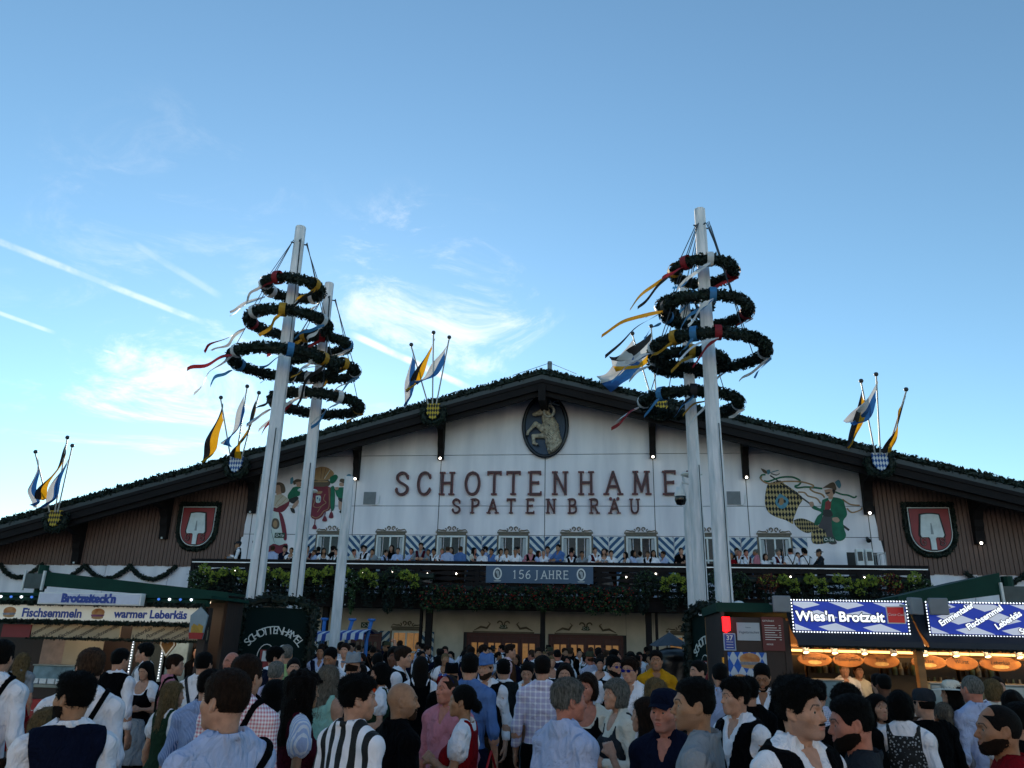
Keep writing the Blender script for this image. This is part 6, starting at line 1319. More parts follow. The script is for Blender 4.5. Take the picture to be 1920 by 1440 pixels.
    B(5.3, 10.1, 1.9, 2.0, 1.86, 1.90, 'lamp_tube', mat('tube_warm', '#ffc070', .4, 0, emit=1.6))
    for x0, x1 in ((5.35, 5.98), (7.2, 7.85), (8.0, 8.6)): B(x0, x1, .12, .60, 1.051, 1.45, 'display_case', M_disp, .02); B(x0 - .01, x1 + .01, .10, .62, 1.452, 1.47, 'display_top', M_steel)
    for i, x in enumerate(np.arange(5.3, 10, .62)):
        B(x, x + .56, 2.05, 2.19, 1.06, 1.80, 'shelf_back', mat('shelf_dark', '#2a2018', .6, .3, 4))
        for k in range(5): MB().lathe([(.035, 0), (.04, .1), (.018, .15), (.018, .2), (.001, .2)], 8, (x + .08 + k * .1, 2.0, 1.30 + .22 * (i % 2))).build('bottle', mat('bottle_%d' % (k % 3), ('#3a2a12', '#5d6a50', '#8a8072')[k % 3], .2, .2), s)
    for i in range(10): B(6.05 + i * .105, 6.13 + i * .105, .2, .36, 1.06, 1.12, 'tray_of_rolls', mat('rolls', '#a8733a', .6, .3, 12), .02)
    for x in (5.9, 7.6, 9.0):
        l = bpy.data.lights.new('stall_lamp', 'AREA'); l.energy = 8; l.color = (1, .66, .33); l.shape = 'RECTANGLE'; l.size = 1.2; l.size_y = .08; lo = bpy.data.objects.new('stall_lamp', l); link(lo, s); lo.location = (x, .12, 2.08); lo.rotation_euler = (R(48), 0, 0)
    for x, a in ((5.10, 0), (7.0, 35), (7.32, -10)):
        o = empty('floodlight', F(x, d + .30, 2.52), FA + R(a), 'grey floodlight on the stall roof, %s' % {5.10: 'left of the first blue sign', 7.0: 'between the blue signs, turned aside', 7.32: 'in front of the second blue sign'}[x], 'floodlight'); MB().box(-.13, .13, -.04, .04, -.11, .13).build('housing', mat('flood_grey', '#777d84', .5, .1), o, bevel=.015); MB().tube([(-.15, .0, 0), (-.15, .14, .02), (.15, .14, .02), (.15, .0, 0)], .012, 5).build('yoke', M_steel, o); MB().tube([(0, .14, .02), (0, .45, -.06)], .015, 5).build('arm', M_steel, o)
stall_right()
def green_canopy(sgn, pts, px, label):
    c = empty('green_canopy', F(0, 14.4, 0), FA, label, 'canopy'); (a0, t0, b0), (a1, t1, b1) = pts
    g = MB(); g.prism([(a0, t0), (a1, t1), (a1, b1), (a0, b0)], 0, .08); g.build('panel', M_green, c); g = MB(); g.prism([(a0, t0), (a1, t1), (a1, t1 - .05), (a0, t0 - .05)], .081, 2.2); g.build('cover', M_green, c)
    MB().tube([(px, .2, 0), (px, .2, 3.25)], .10, 10).build('post', M_green, c)
    for k in (-.22, .22): MB().box(px + k - .02, px + k + .02, -.05, .0, 2.72, 3.12).build('white_bracket', M_frame, c)
    MB().box(px - .2, px + .2, -.03, .15, 2.76, 3.06).build('hinge_box', mat('hinge_grey', '#3c4a4c', .5, .2), c)
green_canopy(-1, ((-9.5, 3.12, 2.82), (-5.2, 2.74, 2.57)), -9.55, 'dark green slanted canopy beam above the left stall'); green_canopy(1, ((7.75, 2.86, 2.66), (9.55, 3.30, 2.92)), 9.75, 'dark green slanted canopy beam above the right stall')
def entry_board(u, d, yaw, label):
    b = empty('entrance_board', F(u, d, 0), FA + yaw, label, 'sign board'); MB().box(-.66, .66, 0, .10, 0, 2.45).build('panel', mat('board_green', '#071d1c', .7, .12, 2, spec=.1), b); garland('greenery_border', [(-.70, -.02, 0), (-.70, -.02, 2.45), (-.3, -.02, 2.60), (.3, -.02, 2.60), (.70, -.02, 2.45), (.70, -.02, 0)], .13, '', 320, .05, b)
    for i, ch in enumerate('SCHOTTENHAMEL'):
        a = R(52 - i * 104 / 12); x, z = .62 * math.sin(-a), 1.42 + .60 * math.cos(a); text('letter', ch, .215, mat('board_letter', '#d5dad7', .5, .05), b, (x, -.006, z), (0, -a, 0), ext=.003)
    e = MB(); e.prism(ell_poly(-.13, 1.52, .17, .25), -.012, -.001); o = e.build('crest', M_frame, b); MB().prism(ell_poly(-.13, 1.52, .155, .235), -.016, -.0125).build('crest_field', mat('board_green'
, '#0a2424'), o); MB().prism([(-.24, 1.66), (-.02, 1.66), (-.03, 1.40), (-.13, 1.30), (-.23, 1.40)], -.02, -.0165).build('crest_shield', mat('crest_red', '#8e1f26'), o); MB().prism([(-.19, 1.64), (-.07, 1.64), (-.06, 1.45), (-.20, 1.45)], -.024, -.0205).build('crest_spade', M_frame, o)
    e = MB(); e.prism(ell_poly(.19, 1.55, .14, .21), -.012, -.001); o = e.build('seal', M_frame, b); MB().prism(ell_poly(.19, 1.55, .095, .15), -.016, -.0125).build('seal_field', mat('seal_teal', '#1d5a66'), o)
    for x, t_ in ((-.46, '18'), (.46, '67')): text('lettering', t_, .2, mat('board_letter', '#b9c0bd'), b, (x, -.006, 1.30), ext=.003)
entry_board(-4.02, 14.55, R(22), 'dark green SCHOTTENHAMEL entrance board left of the lane, framed with fir'); entry_board(4.28, 14.7, R(-68), 'dark green SCHOTTENHAMEL entrance board on the right, seen edge-on')
def striped_cart():
    c = empty('striped_cart', F(-4.65, 9.0, 0), FA, 'cart with blue and white striped canopy and blue posts', 'cart'); m = pattern('canopy_stripe', 'stripe', '#d5d8de', '#1f3f95', .22); rows = []
    for i in range(5): t = i / 4; rows.append([(x, -.7 + t * 1.4, 2.02 + .10 * math.sin(t * math.pi) + .05 * x / .9) for x in np.linspace(-.9, .9, 12)])
    g = MB(); g.quadgrid(rows); g.quadgrid([[(x, -.7, 2.02 + .05 * x / .9) for x in np.linspace(-.9, .9, 37)], [(x, -.74, 1.84 + .05 * x / .9 + .03 * abs(math.sin(k * math.pi / 4))) for k, x in enumerate(np.linspace(-.9, .9, 37))]]); g.build('canopy', m, c)
    mb = mat('post_blue', '#1f6fc0', .5, .1)
    for x, t in ((-.45, 0), (.2, .12), (.75, .1)): g = MB(); g.tube([(x, 0, 0), (x, 0, 1.9), (x + t, 0, 2.38)], .05, 8); g.lathe([(.05, 0), (.11, .03), (.11, .07), (.001, .08)], 8, (x + t, 0, 2.36)); g.build('post', mb, c)
    MB().box(-.85, .85, -.6, .6, .35, 1.05).build('body', M_stall, c, bevel=.02)
    for x in (-.6, .6): MB().lathe([(.001, -.03), (.3, -.03), (.3, .03), (.001, .03)], 20, M=Matrix.Translation((x, -.64, .31)) @ Matrix.Rotation(R(90), 4, 'X')).build('wheel', M_ink, c)
striped_cart()
def tarp():
    def fn(P):
        d = rbox(P, (0, 0, .82), (.36, .34, .84), .10); d = smin(d, ell(P, (-.08, 0, 1.72), (.38, .38, .16)), .08); a = np.arctan2(P[:, 1], P[:, 0]); return d + .022 * np.sin(a * 9 + 2 * np.sin(P[:, 2] * 3)) * np.clip(1.7 - P[:, 2], 0, 1) + .012 * wob(P, 12)
    V, Q = surf(fn, (-.5, -.5, 0), (.5, .5, 1.95), .03); t = mobj('covered_stand', np_mesh('covered_stand', V, Q, True, [mat('tarp_black', '#0b0c10', .35, .2, 4, .3, 14)]), None, F(3.85, 13.0, 0), (0, 0, FA)); tag(t, 'tall stand wrapped in black tarpaulin left of the right entrance board', 'stand')
    p = MB(); n = 8; top = (0, 0, 0.32); ring = [(.42 * math.cos(2 * math.pi * k / n), .42 * math.sin(2 * math.pi * k / n), .06 - .03 * (k % 2)) for k in range(n)]
    u = empty('grey_umbrella', F(3.72, 12.75, 1.86), FA, 'small dark grey umbrella resting on the black covered stand', 'umbrella'); g = MB(); g.v = [top] + ring; g.f = [(0, 1 + k, 1 + (k + 1) % n) for k in range(n)]; g.build('canopy', mat('umbrella_grey', '#353d48', .6, .15, 4), u); MB().tube([(0, 0, -.1), (0, 0, .36)], .012, 6).build('shaft', M_steel, u)
tarp()
# ------------------------------------------------------------------ the people in the square
TR, BK = ('trousers', 'black'), ('shoes', 'black'); LH = [('shorts', 'leather'), ('socks', 'cream'), ('shoes', 'brown')]
JEANS = [('trousers', 'navy'), ('shoes', 'white')]
def dirndl(c, ap, bl='white', b='blouse'): return [(b, bl), ('bodice', c), ('skirt', c), ('apron', ap), BK]
SPOT = []
def P(x, y, H, face, label, **k):
    d = math.hypot(x, y); k.setdefault('lod', 0 if d < 5.6 else (1 if d < 8.3 else 2)); SPOT.append((x, y)); return person(x, y, H - .012, face, label, **k)
P(-3.70, 6.0, 1.81, 8, 'man cut by the left edge in white shirt with crossed black suspenders', hair='crop', hc='dark', wear=[('shirt', 'white'), ('suspenders', 'black')] + LH)
P(-6.77, 11.5, 1.60, 30, 'blonde woman in grey top at the left stall counter', fem=True, hair='wavy', hc='blonde', wear=[('tee', 'grey'), ('skirt', 'red'), BK], lod=1)
P(-2.63, 5.2, 1.78, 22, 'man with short light brown hair and white shirt with black suspenders, from behind', hair='crop', hc='light_brown', yaw=22, wear=[('shirt', 'white'), ('suspenders', 'black')] + LH)
P(-2.12, 4.1, 1.68, 35, 'bearded man with black swept hair in black vest and white sleeves, front left', kind='m2', skin='olive', hair='quiff', hc='black', beard='beard', yaw=38, wear=[('shirt', 'white'), ('vest', 'navy')] + LH)
P(-2.58, 4.75, 1.46, -50, 'blonde woman with long curls half hidden behind the bearded man', fem=True, hair='wavy', hc='blonde', wear=dirndl('black', 'grey'))
P(-4.14, 8.8, 1.73, -12, 'man in black vest and white sleeves facing the left stall, back turned', hair='side', hc='black', yaw=-15, wear=[('shirt', 'white'), ('vest', 'black')] + LH)
P(-4.76, 10.8, 1.77, 100, 'young man with dark mop of hair and open white shirt, facing left', hair='curly', hc='black', wear=[('shirt', 'white'), ('vest', 'grey'), TR, BK])
P(-4.45, 10.2, 1.57, 165, 'woman with dark hair and black dirndl looking down at the left stall', fem=True, hair='long', hc='black', pit=-22, la='bent', ra='bent', wear=dirndl('black', 'grey'))
P(-3.63, 9.0, 1.68, -60, 'man in pink shirt with dark suspenders looking right by the left stall', hair='crop', hc='brown', yaw=-20, wear=[('shirt', 'pink'), ('suspenders', 'black')] + LH, lod=1)
P(-3.09, 8.4, 1.72, -8, 'black-haired man in white shirt with grey suspenders, back turned', hair='crop', hc='black', wear=[('rolled', 'white'), ('suspenders', 'dark_grey')] + LH, lod=1)
P(-2.80, 7.0, 1.50, -32, 'woman with long wavy blonde hair in dark green dirndl', fem=True, hair='wavy', hc='blonde', yaw=-30, wear=dirndl('green', 'green'), lod=0)
P(-2.15, 6.0, 1.64, -10, 'man in blue striped shirt with brown bag strap', hair='side', hc='dark', wear=[('rolled', ('stripe', 'light_blue', 'blue', .012)), ('strap', 'brown')] + JEANS)
P(-1.12, 3.35, 1.74, 55, 'man in light grey-blue T-shirt with black strap, dark short hair, facing left', hair='crop', hc='brown', yaw=14, wear=[('tee', 'light_blue'), ('strap', 'black')] + JEANS, skin='light')
P(-3.17, 9.5, 1.72, 150, 'bald man standing by the left entrance board', hair=None, hc='brown', skin='pink', wear=[('shirt', 'grey')] + JEANS)
P(-1.51, 4.8, 1.77, -12, 'man in pink check shirt with black suspenders, back turned', hair='crop', hc='brown', yaw=-10, wear=[('shirt', ('check', 'white', 'pink', .020)), ('suspenders', 'black')] + LH)
P(-2.65, 9.4, 1.78, -75, 'man with slick dark hair in navy jacket in profile', hair='side', hc='black', wear=[('shirt', 'white'), ('jacket', 'navy'), TR, BK], lod=1)
P(-2.82, 10.5, 1.80, 15, 'grey-haired man in light green shirt before the left entrance board', hair='crop', hc='grey', wear=[('shirt', 'lime')] + JEANS)
P(-2.23, 8.0, 1.66, -5, 'grey-haired man in lilac shirt, back turned', hair='crop', hc='grey', wear=[('shirt', 'lilac')] + JEANS)
P(-2.32, 9.0, 1.68, 200, 'dark-haired woman in black top looking over her shoulder', fem=True, hair='lowbun', hc='black', wear=[('tee', 'black'), ('skirt', 'black'), BK])
P(-1.72, 6.2, 1.58, -10, 'woman with very long straight black hair, back turned', fem=True, hair='long', hc='black', wear=[('tee', 'white'), ('skirt', 'black'), BK])
P(-1.32, 5.4, 1.66, -62, 'woman with big dark curls, striped puffed sleeves and burgundy dress', fem=True, hair='bigcurl', hc='dark', yaw=-8, wear=[('blouse', ('stripe', 'white', 'light_blue', .02)), ('bodice', 'burgundy'), ('skirt', 'burgundy'), BK], skin='olive')
P(-1.48, 6.9, 1.67, -28, 'woman with long grey-blonde hair in teal dirndl', fem=True, hair='long', hc='grey_blonde', wear=[('bodice', 'mint'), ('skirt', 'teal'), BK])
P(-2.18, 10.2, 1.78, 165, 'man with short black hair in white T-shirt looking down', hair='crop', hc='black', skin='tan', pit=-18, stub=True, wear=[('tee', 'white')] + JEANS, lod=1)
P(-1.60, 8.6, 1.72, -15, 'man in grey felt hat and black top, from behind', hair='horse', hc='brown', hat=('fedora', 'grey'), wear=[('tee', 'black')] + JEANS, lod=1)
P(-2.75, 14.0, 1.83, 170, 'young man beside the striped cart in white shirt and vest', hair='side', hc='brown', wear=[('shirt', 'white'), ('vest', 'dark_grey'), TR, BK])
P(-.80, 4.5, 1.68, -38, 'young man with curly black hair in black and white striped jersey', hair='curly', hc='black', skin='light', yaw=-38, wear=[('tee', ('stripe', 'white', 'black', .085)), TR, BK], kind='m')
P(-.62, 5.0, 1.64, -55, 'bald man with grey goatee in black T-shirt, facing right', hair=None, hc='brown', beard='goatee', stub=True, skin='olive', build=1.08, yaw=-32, wear=[('tee', 'black')] + JEANS)
P(-1.27, 8.4, 1.66, 95, 'woman with black bob in green dirndl and white sleeves, facing left', fem=True, hair='bob', hc='black', la='bent', ra='bent', wear=dirndl('green', 'black'), lod=1)
P(-1.26, 10.0, 1.81, -95, 'curly brown-haired man in black vest and white sleeves, facing right', hair='curly', hc='brown', la='fold', ra='fold', wear=[('shirt', 'white'), ('vest', 'black')] + LH)
P(-.97, 9.4, 1.72, 10, 'woman with long dark hair in black dirndl and white puffed sleeves, back turned', fem=True, hair='long', hc='dark', wear=dirndl('black', 'black'))
P(-.44, 6.4, 1.64, 150, 'red-faced man in pink shirt with blue sunglasses on his head', hair='recede', hc='brown', skin='pink', build=1.06, shades='up', yaw=-15, wear=[('rolled', 'pink')] + JEANS)
P(-.28, 5.7, 1.60, 82, 'woman with dark bun in red dirndl and white puffed sleeves, hand raised', fem=True, hair='lowbun', hc='black', skin='olive', la='hold', ra='bent', wear=dirndl('red', 'red'), lod=0)
P(-.56, 8.6, 1.64, 0, 'person in black felt hat, from behind', hair='horse', hc='black', hat=('fedora', 'black'), wear=[('jacket', 'black'), TR, BK])
P(-.32, 7.4, 1.78, -5, 'dark-haired man in plain blue shirt, back turned', hair='crop', hc='black', wear=[('rolled', 'blue')] + JEANS)
P(-.20, 8.7, 1.74, 155, 'bearded man in grey-blue felt hat', hair='horse', hc='brown', beard='beard', hat=('fedora', 'blue'), wear=[('shirt', 'white'), ('vest', 'black')] + LH, lod=1)
P(-.02, 9.2, 1.71, 5, 'man in dark leather vest and leather shorts, back turned', hair='crop', hc='black', wear=[('rolled', 'white'), ('vest', 'dark_leather')] + LH, lod=1)
P(.26, 9.7, 1.68, 172, 'young woman with two dark braids and white blouse looking down', fem=True, hair='braids', hc='dark', pit=-20, wear=[('lblouse', 'white'), ('bodice', 'grey'), ('skirt', 'grey'), BK], lod=1)
P(.36, 7.9, 1.77, -6, 'man in lilac plaid shirt and black trousers, back turned', hair='crop', hc='dark', yaw=-8, build=1.06, wear=[('shirt', ('plaid', 'white', 'lilac', .05)), TR, BK])
P(.35, 4.6, 1.69, -52, 'grey-haired man in pale blue shirt facing right, near the middle', hair='side', hc='grey', skin='pink', build=1.05, yaw=-22, wear=[('shirt', 'light_blue')] + JEANS)
P(.67, 6.7, 1.66, 152, 'woman with dark brown bob and cream blouse under black dirndl', fem=True, hair='bob', hc='brown', wear=dirndl('black', 'black', 'cream'), skin='pink')
P(.84, 6.2, 1.64, 105, 'woman with grey bob in grey vest and pale lace sleeves, holding a phone', fem=True, hair='bob', hc='grey', la='bent', ra='bent', wear=[('lblouse', 'cream'), ('bodice', 'dark_grey'), ('skirt', 'grey'), BK], yaw=5)
P(1.28, 8.4, 1.76, 158, 'young man in sunglasses and white shirt', hair='curly', hc='brown', shades='on', yaw=-12, wear=[('shirt', 'white')] + JEANS, lod=1)
P(1.26, 9.5, 1.77, 205, 'bearded man with glasses in black vest behind the man in sunglasses', hair='side', hc='black', beard='beard', shades='on', wear=[('shirt', 'white'), ('vest', 'black')] + LH, lod=1)
P(1.94, 10.5, 1.84, 168, 'man in mustard yellow shirt beside the black tarpaulin', hair='crop', hc='dark', skin='tan', stub=True, wear=[('polo', 'yellow')] + JEANS, lod=1)
P(.90, 5.25, 1.57, 70, 'woman with long brown hair in pale top, half hidden behind the man in the cap', fem=True, hair='long', hc='brown', la='face', ra='hang', wear=[('tee', 'cream'), ('skirt', 'cream'), BK], lod=1)
P(.90, 4.65, 1.64, 148, 'man in dark baseball cap and navy polo with a stern face', hair='horse', hc='brown', skin='pink', stub=True, hat=('cap', 'navy'), yaw=-6, wear=[('polo', 'navy')] + JEANS)
P(.90, 3.9, 1.73, 66, 'black-haired man in grey T-shirt in profile to the left', kind='m2', hair='fade', hc='black', skin='olive', yaw=26, stub=True, wear=[('tee', 'grey')] + JEANS)
P(1.54, 5.5, 1.68, 118, 'man with wavy black hair in white shirt and black vest, facing left', hair='curly', hc='black', yaw=-14, wear=[('shirt', 'white'), ('vest', 'black')] + LH)
P(2.51, 8.0, 1.74, 150, 'bearded man in dark jacket over white shirt looking down', hair='crop', hc='black', beard='beard', skin='tan', pit=-22, yaw=10, wear=[('shirt', 'white'), ('jacket', 'black'), TR, BK], lod=1)
P(1.24, 3.5, 1.75, -152, 'man with curly black hair and moustache in white shirt and brown-edged black vest', hair='curly', hc='black', beard='moustache', stub=True, skin='light', yaw=12, rol=4, wear=[('shirt', 'white'), ('vest', 'black')] + LH)
P(1.55, 3.7, 1.68, 72, 'man with black hair and full black beard in grey T-shirt, facing left', hair='fade', hc='black', beard='beard', skin='pink', yaw=12, pit=-6, wear=[('tee', 'dark_grey')] + JEANS)
P(2.65, 7.0, 1.63, -20, 'man in blue gingham shirt behind the man with the moustache', hair='side', hc='dark', wear=[('shirt', ('check', 'white', 'blue', .016))] + JEANS)
P(2.48, 6.0, 1.62, 5, 'person with a big dark afro, back turned', hair='afro', hc='black', skin='brown', wear=[('tee', 'black')] + JEANS)
P(3.15, 7.0, 1.54, 190, 'woman with long dark hair in white T-shirt left of the woman with the bob', fem=True, hair='long', hc='dark', wear=[('tee', 'white'), ('skirt', 'grey'), BK])
P(2.87, 6.0, 1.61, -30, 'woman with black bob in dark patterned vest and white lace sleeves, holding a phone', fem=True, hair='bob', hc='black', la='hold', ra='bent', wear=[('lblouse', 'white'), ('bodice', ('dots', 'black', 'grey', .022)), ('skirt', ('dots', 'black', 'grey', .022)), BK], yaw=-10)
P(3.35, 6.6, 1.60, 15, 'man in dark cap and black jacket, back turned', hair='horse', hc='dark', hat=('cap', 'dark_grey'), wear=[('jacket', 'black')] + JEANS)
P(3.60, 6.8, 1.50, -5, 'grey-haired girl in pale grey dress, from behind', fem=True, hair='pony', hc='grey_blonde', wear=[('tee', 'grey'), ('skirt', 'grey'), BK])
P(3.87, 6.8, 1.72, 12, 'grey-haired man in pale blue linen shirt, back turned, near the right edge', hair='buzz', hc='grey', skin='pink', build=1.05, wear=[('rolled', 'light_blue')] + JEANS)
P(4.40, 8.1, 1.62, 60, 'woman in wide white sun hat', fem=True, hair='long', hc='dark', hat=('sunhat', 'cream'), wear=[('tee', 'black'), ('skirt', 'navy'), BK], lod=1)
P(5.04, 8.5, 1.64, 10, 'woman with curly blonde-grey hair at the right stall', fem=True, hair='bob', hc='blonde', wear=[('tee', 'cream'), ('skirt', 'cream'), BK], lod=1)
P(3.69, 6.0, 1.64, -35, 'woman with dark pinned-up hair near the right edge', fem=True, hair='bun', hc='dark', wear=dirndl('black', 'burgundy'))
P(2.26, 3.8, 1.66, 68, 'balding bearded man in dark red T-shirt, facing left at the right edge', kind='m2', hair='recede', hc='dark', beard='beard', skin='tan', build=1.08, yaw=14, wear=[('tee', 'red')] + JEANS)
P(3.10, 5.0, 1.60, 20, 'dark-haired man half cut by the right edge', hair='crop', hc='black', wear=[('tee', 'black')] + JEANS)
P(4.15, 9.0, 1.65, 5, 'man in dark beanie-like hair at the right stall counter, grey top', hair='crop', hc='black', skin='brown', wear=[('tee', 'dark_grey')] + JEANS)
P(4.36, 9.6, 1.64, -5, 'black-haired man at the right stall counter in black top', hair='crop', hc='black', wear=[('tee', 'black')] + JEANS)
P(5.45, 9.1, 1.66, 170, 'woman facing the camera at the right end of the right stall', fem=True, hair='lowbun', hc='brown', wear=dirndl('burgundy', 'grey'))
P(2.13, 9.0, 1.75, 110, 'bearded man in pink shirt before the right entrance board', hair='crop', hc='black', beard='beard', wear=[('shirt', 'pink'), ('suspenders', 'brown')] + LH)
P(2.20, 8.4, 1.73, -10, 'man in plain light blue shirt with dark strap, back turned', hair='side', hc='black', wear=[('shirt', 'light_blue'), ('strap', 'black')] + JEANS)
P(2.07, 7.0, 1.64, 15, 'person with black hair in black clothes right of the poster', hair='curly', hc='black', wear=[('tee', 'black')] + JEANS)
P(.63, 8.6, 1.69, 170, 'woman with dark hair in brown dirndl between the plaid shirt and the bob', fem=True, hair='wavy', hc='dark', wear=dirndl('brown', 'cream'))
P(1.26, 6.9, 1.62, 30, 'woman with loose blonde hair behind the man in the cap', fem=True, hair='wavy', hc='blonde', wear=[('tee', 'grey'), ('skirt', 'navy'), BK])
P(-1.45, 10.6, 1.80, 190, 'dark-skinned man with curly hair looking down, left of the curly brown-haired man', hair='curly', hc='black', skin='brown', wear=[('shirt', 'black'), TR, BK])
P(-1.75, 11.2, 1.72, 10, 'person raising one bare arm beside the striped cart', hair='crop', hc='black', ra='up', wear=[('tee', 'black')] + JEANS)
P(-1.72, 9.8, 1.62, 5, 'woman in bright orange safety vest, back turned', fem=True, hair='bun', hc='dark', wear=[('tee', 'orange'), ('trousers', 'navy'), BK])
# behind the counters
V1 = F(6.35, 15.6, 0); P(V1.x, V1.y, 1.72, 170, 'fair-haired vendor inside the right stall', hair='crop', hc='blonde', wear=[('shirt', 'white'), TR, BK], lod=2)
V1 = F(6.62, 15.4, 0); P(V1.x, V1.y, 1.70, 180, 'brown-haired vendor woman inside the right stall', fem=True, hair='lowbun', hc='ginger', wear=[('tee', 'cream'), TR, BK], lod=2)
V1 = F(-4.75, 16.05, 0); P(V1.x, V1.y, 1.74, 170, 'dark-haired vendor inside the left stall', hair='crop', hc='black', wear=[('polo', 'black'), TR, BK], lod=2)
# small things they hold
def phone(x, y, z, rz, label, m):
    o = empty('phone', (x, y, z), R(rz), label, 'phone'); MB().box(-.037, .037, -.004, .004, -.075, .075).build('body', m, o, bevel=.004); MB().box(-.033, .033, -.0055, -.0042, -.068, .068).build('screen', mat('screen', '#101820', .1, .05), o)
phone(.60, 6.12, 1.06, 20, 'white phone held by the woman with the grey bob', M_frame)
phone(3.03, 6.26, 1.16, -30, 'black phone held by the woman with the black bob', M_ink)
def handbag():
    b = empty('handbag', (-.08, 5.62, .62), R(70), 'bright red leather handbag of the woman in the red dirndl', 'handbag'); V, Q = surf(lambda P: rbox(P, (0, 0, .12), (.15, .06, .12), .045) + .006 * wob(P, 30), (-.18, -.1, -.02), (.18, .1, .27), .014); mobj('bag', np_mesh('bag', V, Q, True, [mat('bag_red', '#9c0f14', .35, .12, 8)]), b); MB().tube([(-.11, 0, .22), (-.09, 0, .45), (0, 0, .56), (.09, 0, .45), (.11, 0, .22)], .008, 6).build('strap', mat('bag_red', '#9c0f14'), b)
handbag()
# ------------------------------------------------------------------ on the balcony
BAL = [(-11.1, 1.81), (-9.74, 1.65), (-9.03, 1.61), (-8.43, 1.67), (-8.15, 1.52), (-7.81, 1.6), (-7.31, 1.57), (-6.67, 1.57), (-6.27, 1.69), (-5.98, 1.58), (-5.49, 1.54), (-5.04, 1.64), (-4.55, 1.63), (-4.21, 1.8), (-3.93, 1.59), (-3.72, 1.6), (-3.43, 1.63), (-3.22, 1.67), (-2.76, 1.68), (-2.28, 1.66), (-1.97, 1.61), (-1.65, 1.63), (-1.33, 1.63), (-1.12, 1.63), (-.8, 1.64), (-.26, 1.68), (.01, 1.57), (.19, 1.59), (.71, 1.79), (1.16, 1.56), (1.53, 1.56), (1.97, 1.69), (2.28, 1.66), (2.53, 1.59), (3.02, 1.55), (3.28, 1.61), (3.78, 1.58), (3.97, 1.62), (4.3, 1.57), (4.9, 1.7), (6.55, 1.55), (6.84, 1.66), (7.05, 1.66), (7.38, 1.68), (7.68, 1.52), (8.1, 1.68), (8.5, 1.71), (8.74, 1.58), (8.97, 1.67), (9.43, 1.66)]
SPEC = {0: ('m', 'white', 'black', 110, 'cap'), 1: ('m', 'light_blue', 0, 0, 0), 2: ('f', 'white', 'black', 170, 'long'), 17: ('m', 'light_blue', 0, 0, 0), 18: ('m', 'blue', 0, -20, 0), 21: ('m', 'blue', 0, 150, 0), 23: ('m', 'white', 0, 190, 0), 24: ('m', 'white', 0, 170, 'buzz'), 25: ('m', 'pink', 'black', 180, 'buzz'), 27: ('m', 'white', 0, 175, 'buzz'), 28: ('m', 'blue', 0, 140, 0), 29: ('m', 'white', 'black', 180, 0), 30: ('m', 'grey', 0, 170, 0), 32: ('f', 'white', 'grey', 180, 'bun'), 36: ('m', 'white', 'black', 150, 0), 39: ('m', 'black', 'black', 185, 0), 40: ('f', 'red', 0, 170, 0), 41: ('m', 'white', 'black', 140, 'buzz'), 43: ('m', 'pink', 0, 60, 'buzz'), 45: ('m', 'white', 'burgundy', 200, 'grey'), 46: ('m', 'white', 'X', 0, 0), 48: ('m', 'white', 'X', 20, 0), 49: ('m', 'dark_grey', 0, 90, 'hat')}
ORD = lambda n: '%d%s' % (n, 'th' if 10 <= n % 100 <= 20 else {1: 'st', 2: 'nd', 3: 'rd'}.get(n % 10, 'th'))
rb = random.Random(11)
for i, (u, H) in enumerate(BAL):
    sp = SPEC.get(i); fem = sp[0] == 'f' if sp else rb.random() < .38
    top = sp[1] if sp else rb.choice(['white', 'white', 'white', 'light_blue', 'cream', 'pink', 'grey']); vest = sp[2] if sp else (rb.choice(['black', 'dark_grey', 'green', 'burgundy']) if rb.random() < .55 else 0)
    face = sp[3] if sp else rb.choice([180, 165, 195, 150, 210, 120, 240]); hs = sp[4] if sp else 0
    hair = 'buzz' if hs == 'buzz' else ('horse' if hs in ('cap', 'hat') else (rb.choice(['long', 'lowbun', 'bob', 'long']) if fem else rb.choice(['crop', 'crop', 'side', 'curly'])))
    hc = 'grey' if hs in ('buzz', 'grey') else rb.choice(['black', 'dark', 'brown', 'brown', 'blonde'] if fem else ['black', 'dark', 'dark', 'brown', 'light_brown'])
    away = abs((face + 180) % 360 - 180) < 50
    wear = ([('blouse' if not vest == 0 else 'tee', top)] + ([('bodice', vest)] if vest else []) + [('skirt', vest or 'grey')]) if fem else ([('shirt', top)] + ([('suspenders', 'black')] if vest == 'X' else ([('vest', vest)] if vest else [])) + [('trousers', 'leather')])
    arms = ('hang', 'hang') if away else rb.choice([('rail', 'rail'), ('rail', 'rail'), ('hold', 'rail')])
    p = F(u, 2.62 - (.10 if away else .14), 0)
    words = '%s %s in %s%s' % ({'buzz': 'short-haired', 'horse': 'hat-wearing'}.get(hair, {'black': 'black-haired', 'dark': 'dark-haired', 'brown': 'brown-haired', 'light_brown': 'brown-haired', 'blonde': 'blonde', 'grey': 'grey-haired'}[hc]), 'woman' if fem else 'man', top.replace('_', ' ') + ' top', (' with crossed suspenders' if vest == 'X' else (' and %s vest' % vest.replace('_', ' ') if vest and not fem else (' and %s dirndl' % vest.replace('_', ' ') if vest else ''))))
    person(p.x, p.y, max(1.52, H - .01), face, '%s, %s from left on the balcony' % (words, ORDW(i + 1)), fem=fem, la=arms[0], ra=arms[1], hair=hair, hc=hc, hat=('cap', 'dark_grey') if hs == 'cap' else (('fedora', 'dark_grey') if hs == 'hat' else None), wear=wear, z=3.45, lod=2, skin=rb.choice(['light', 'pink', 'light', 'olive', 'tan']), group='people on the balcony')
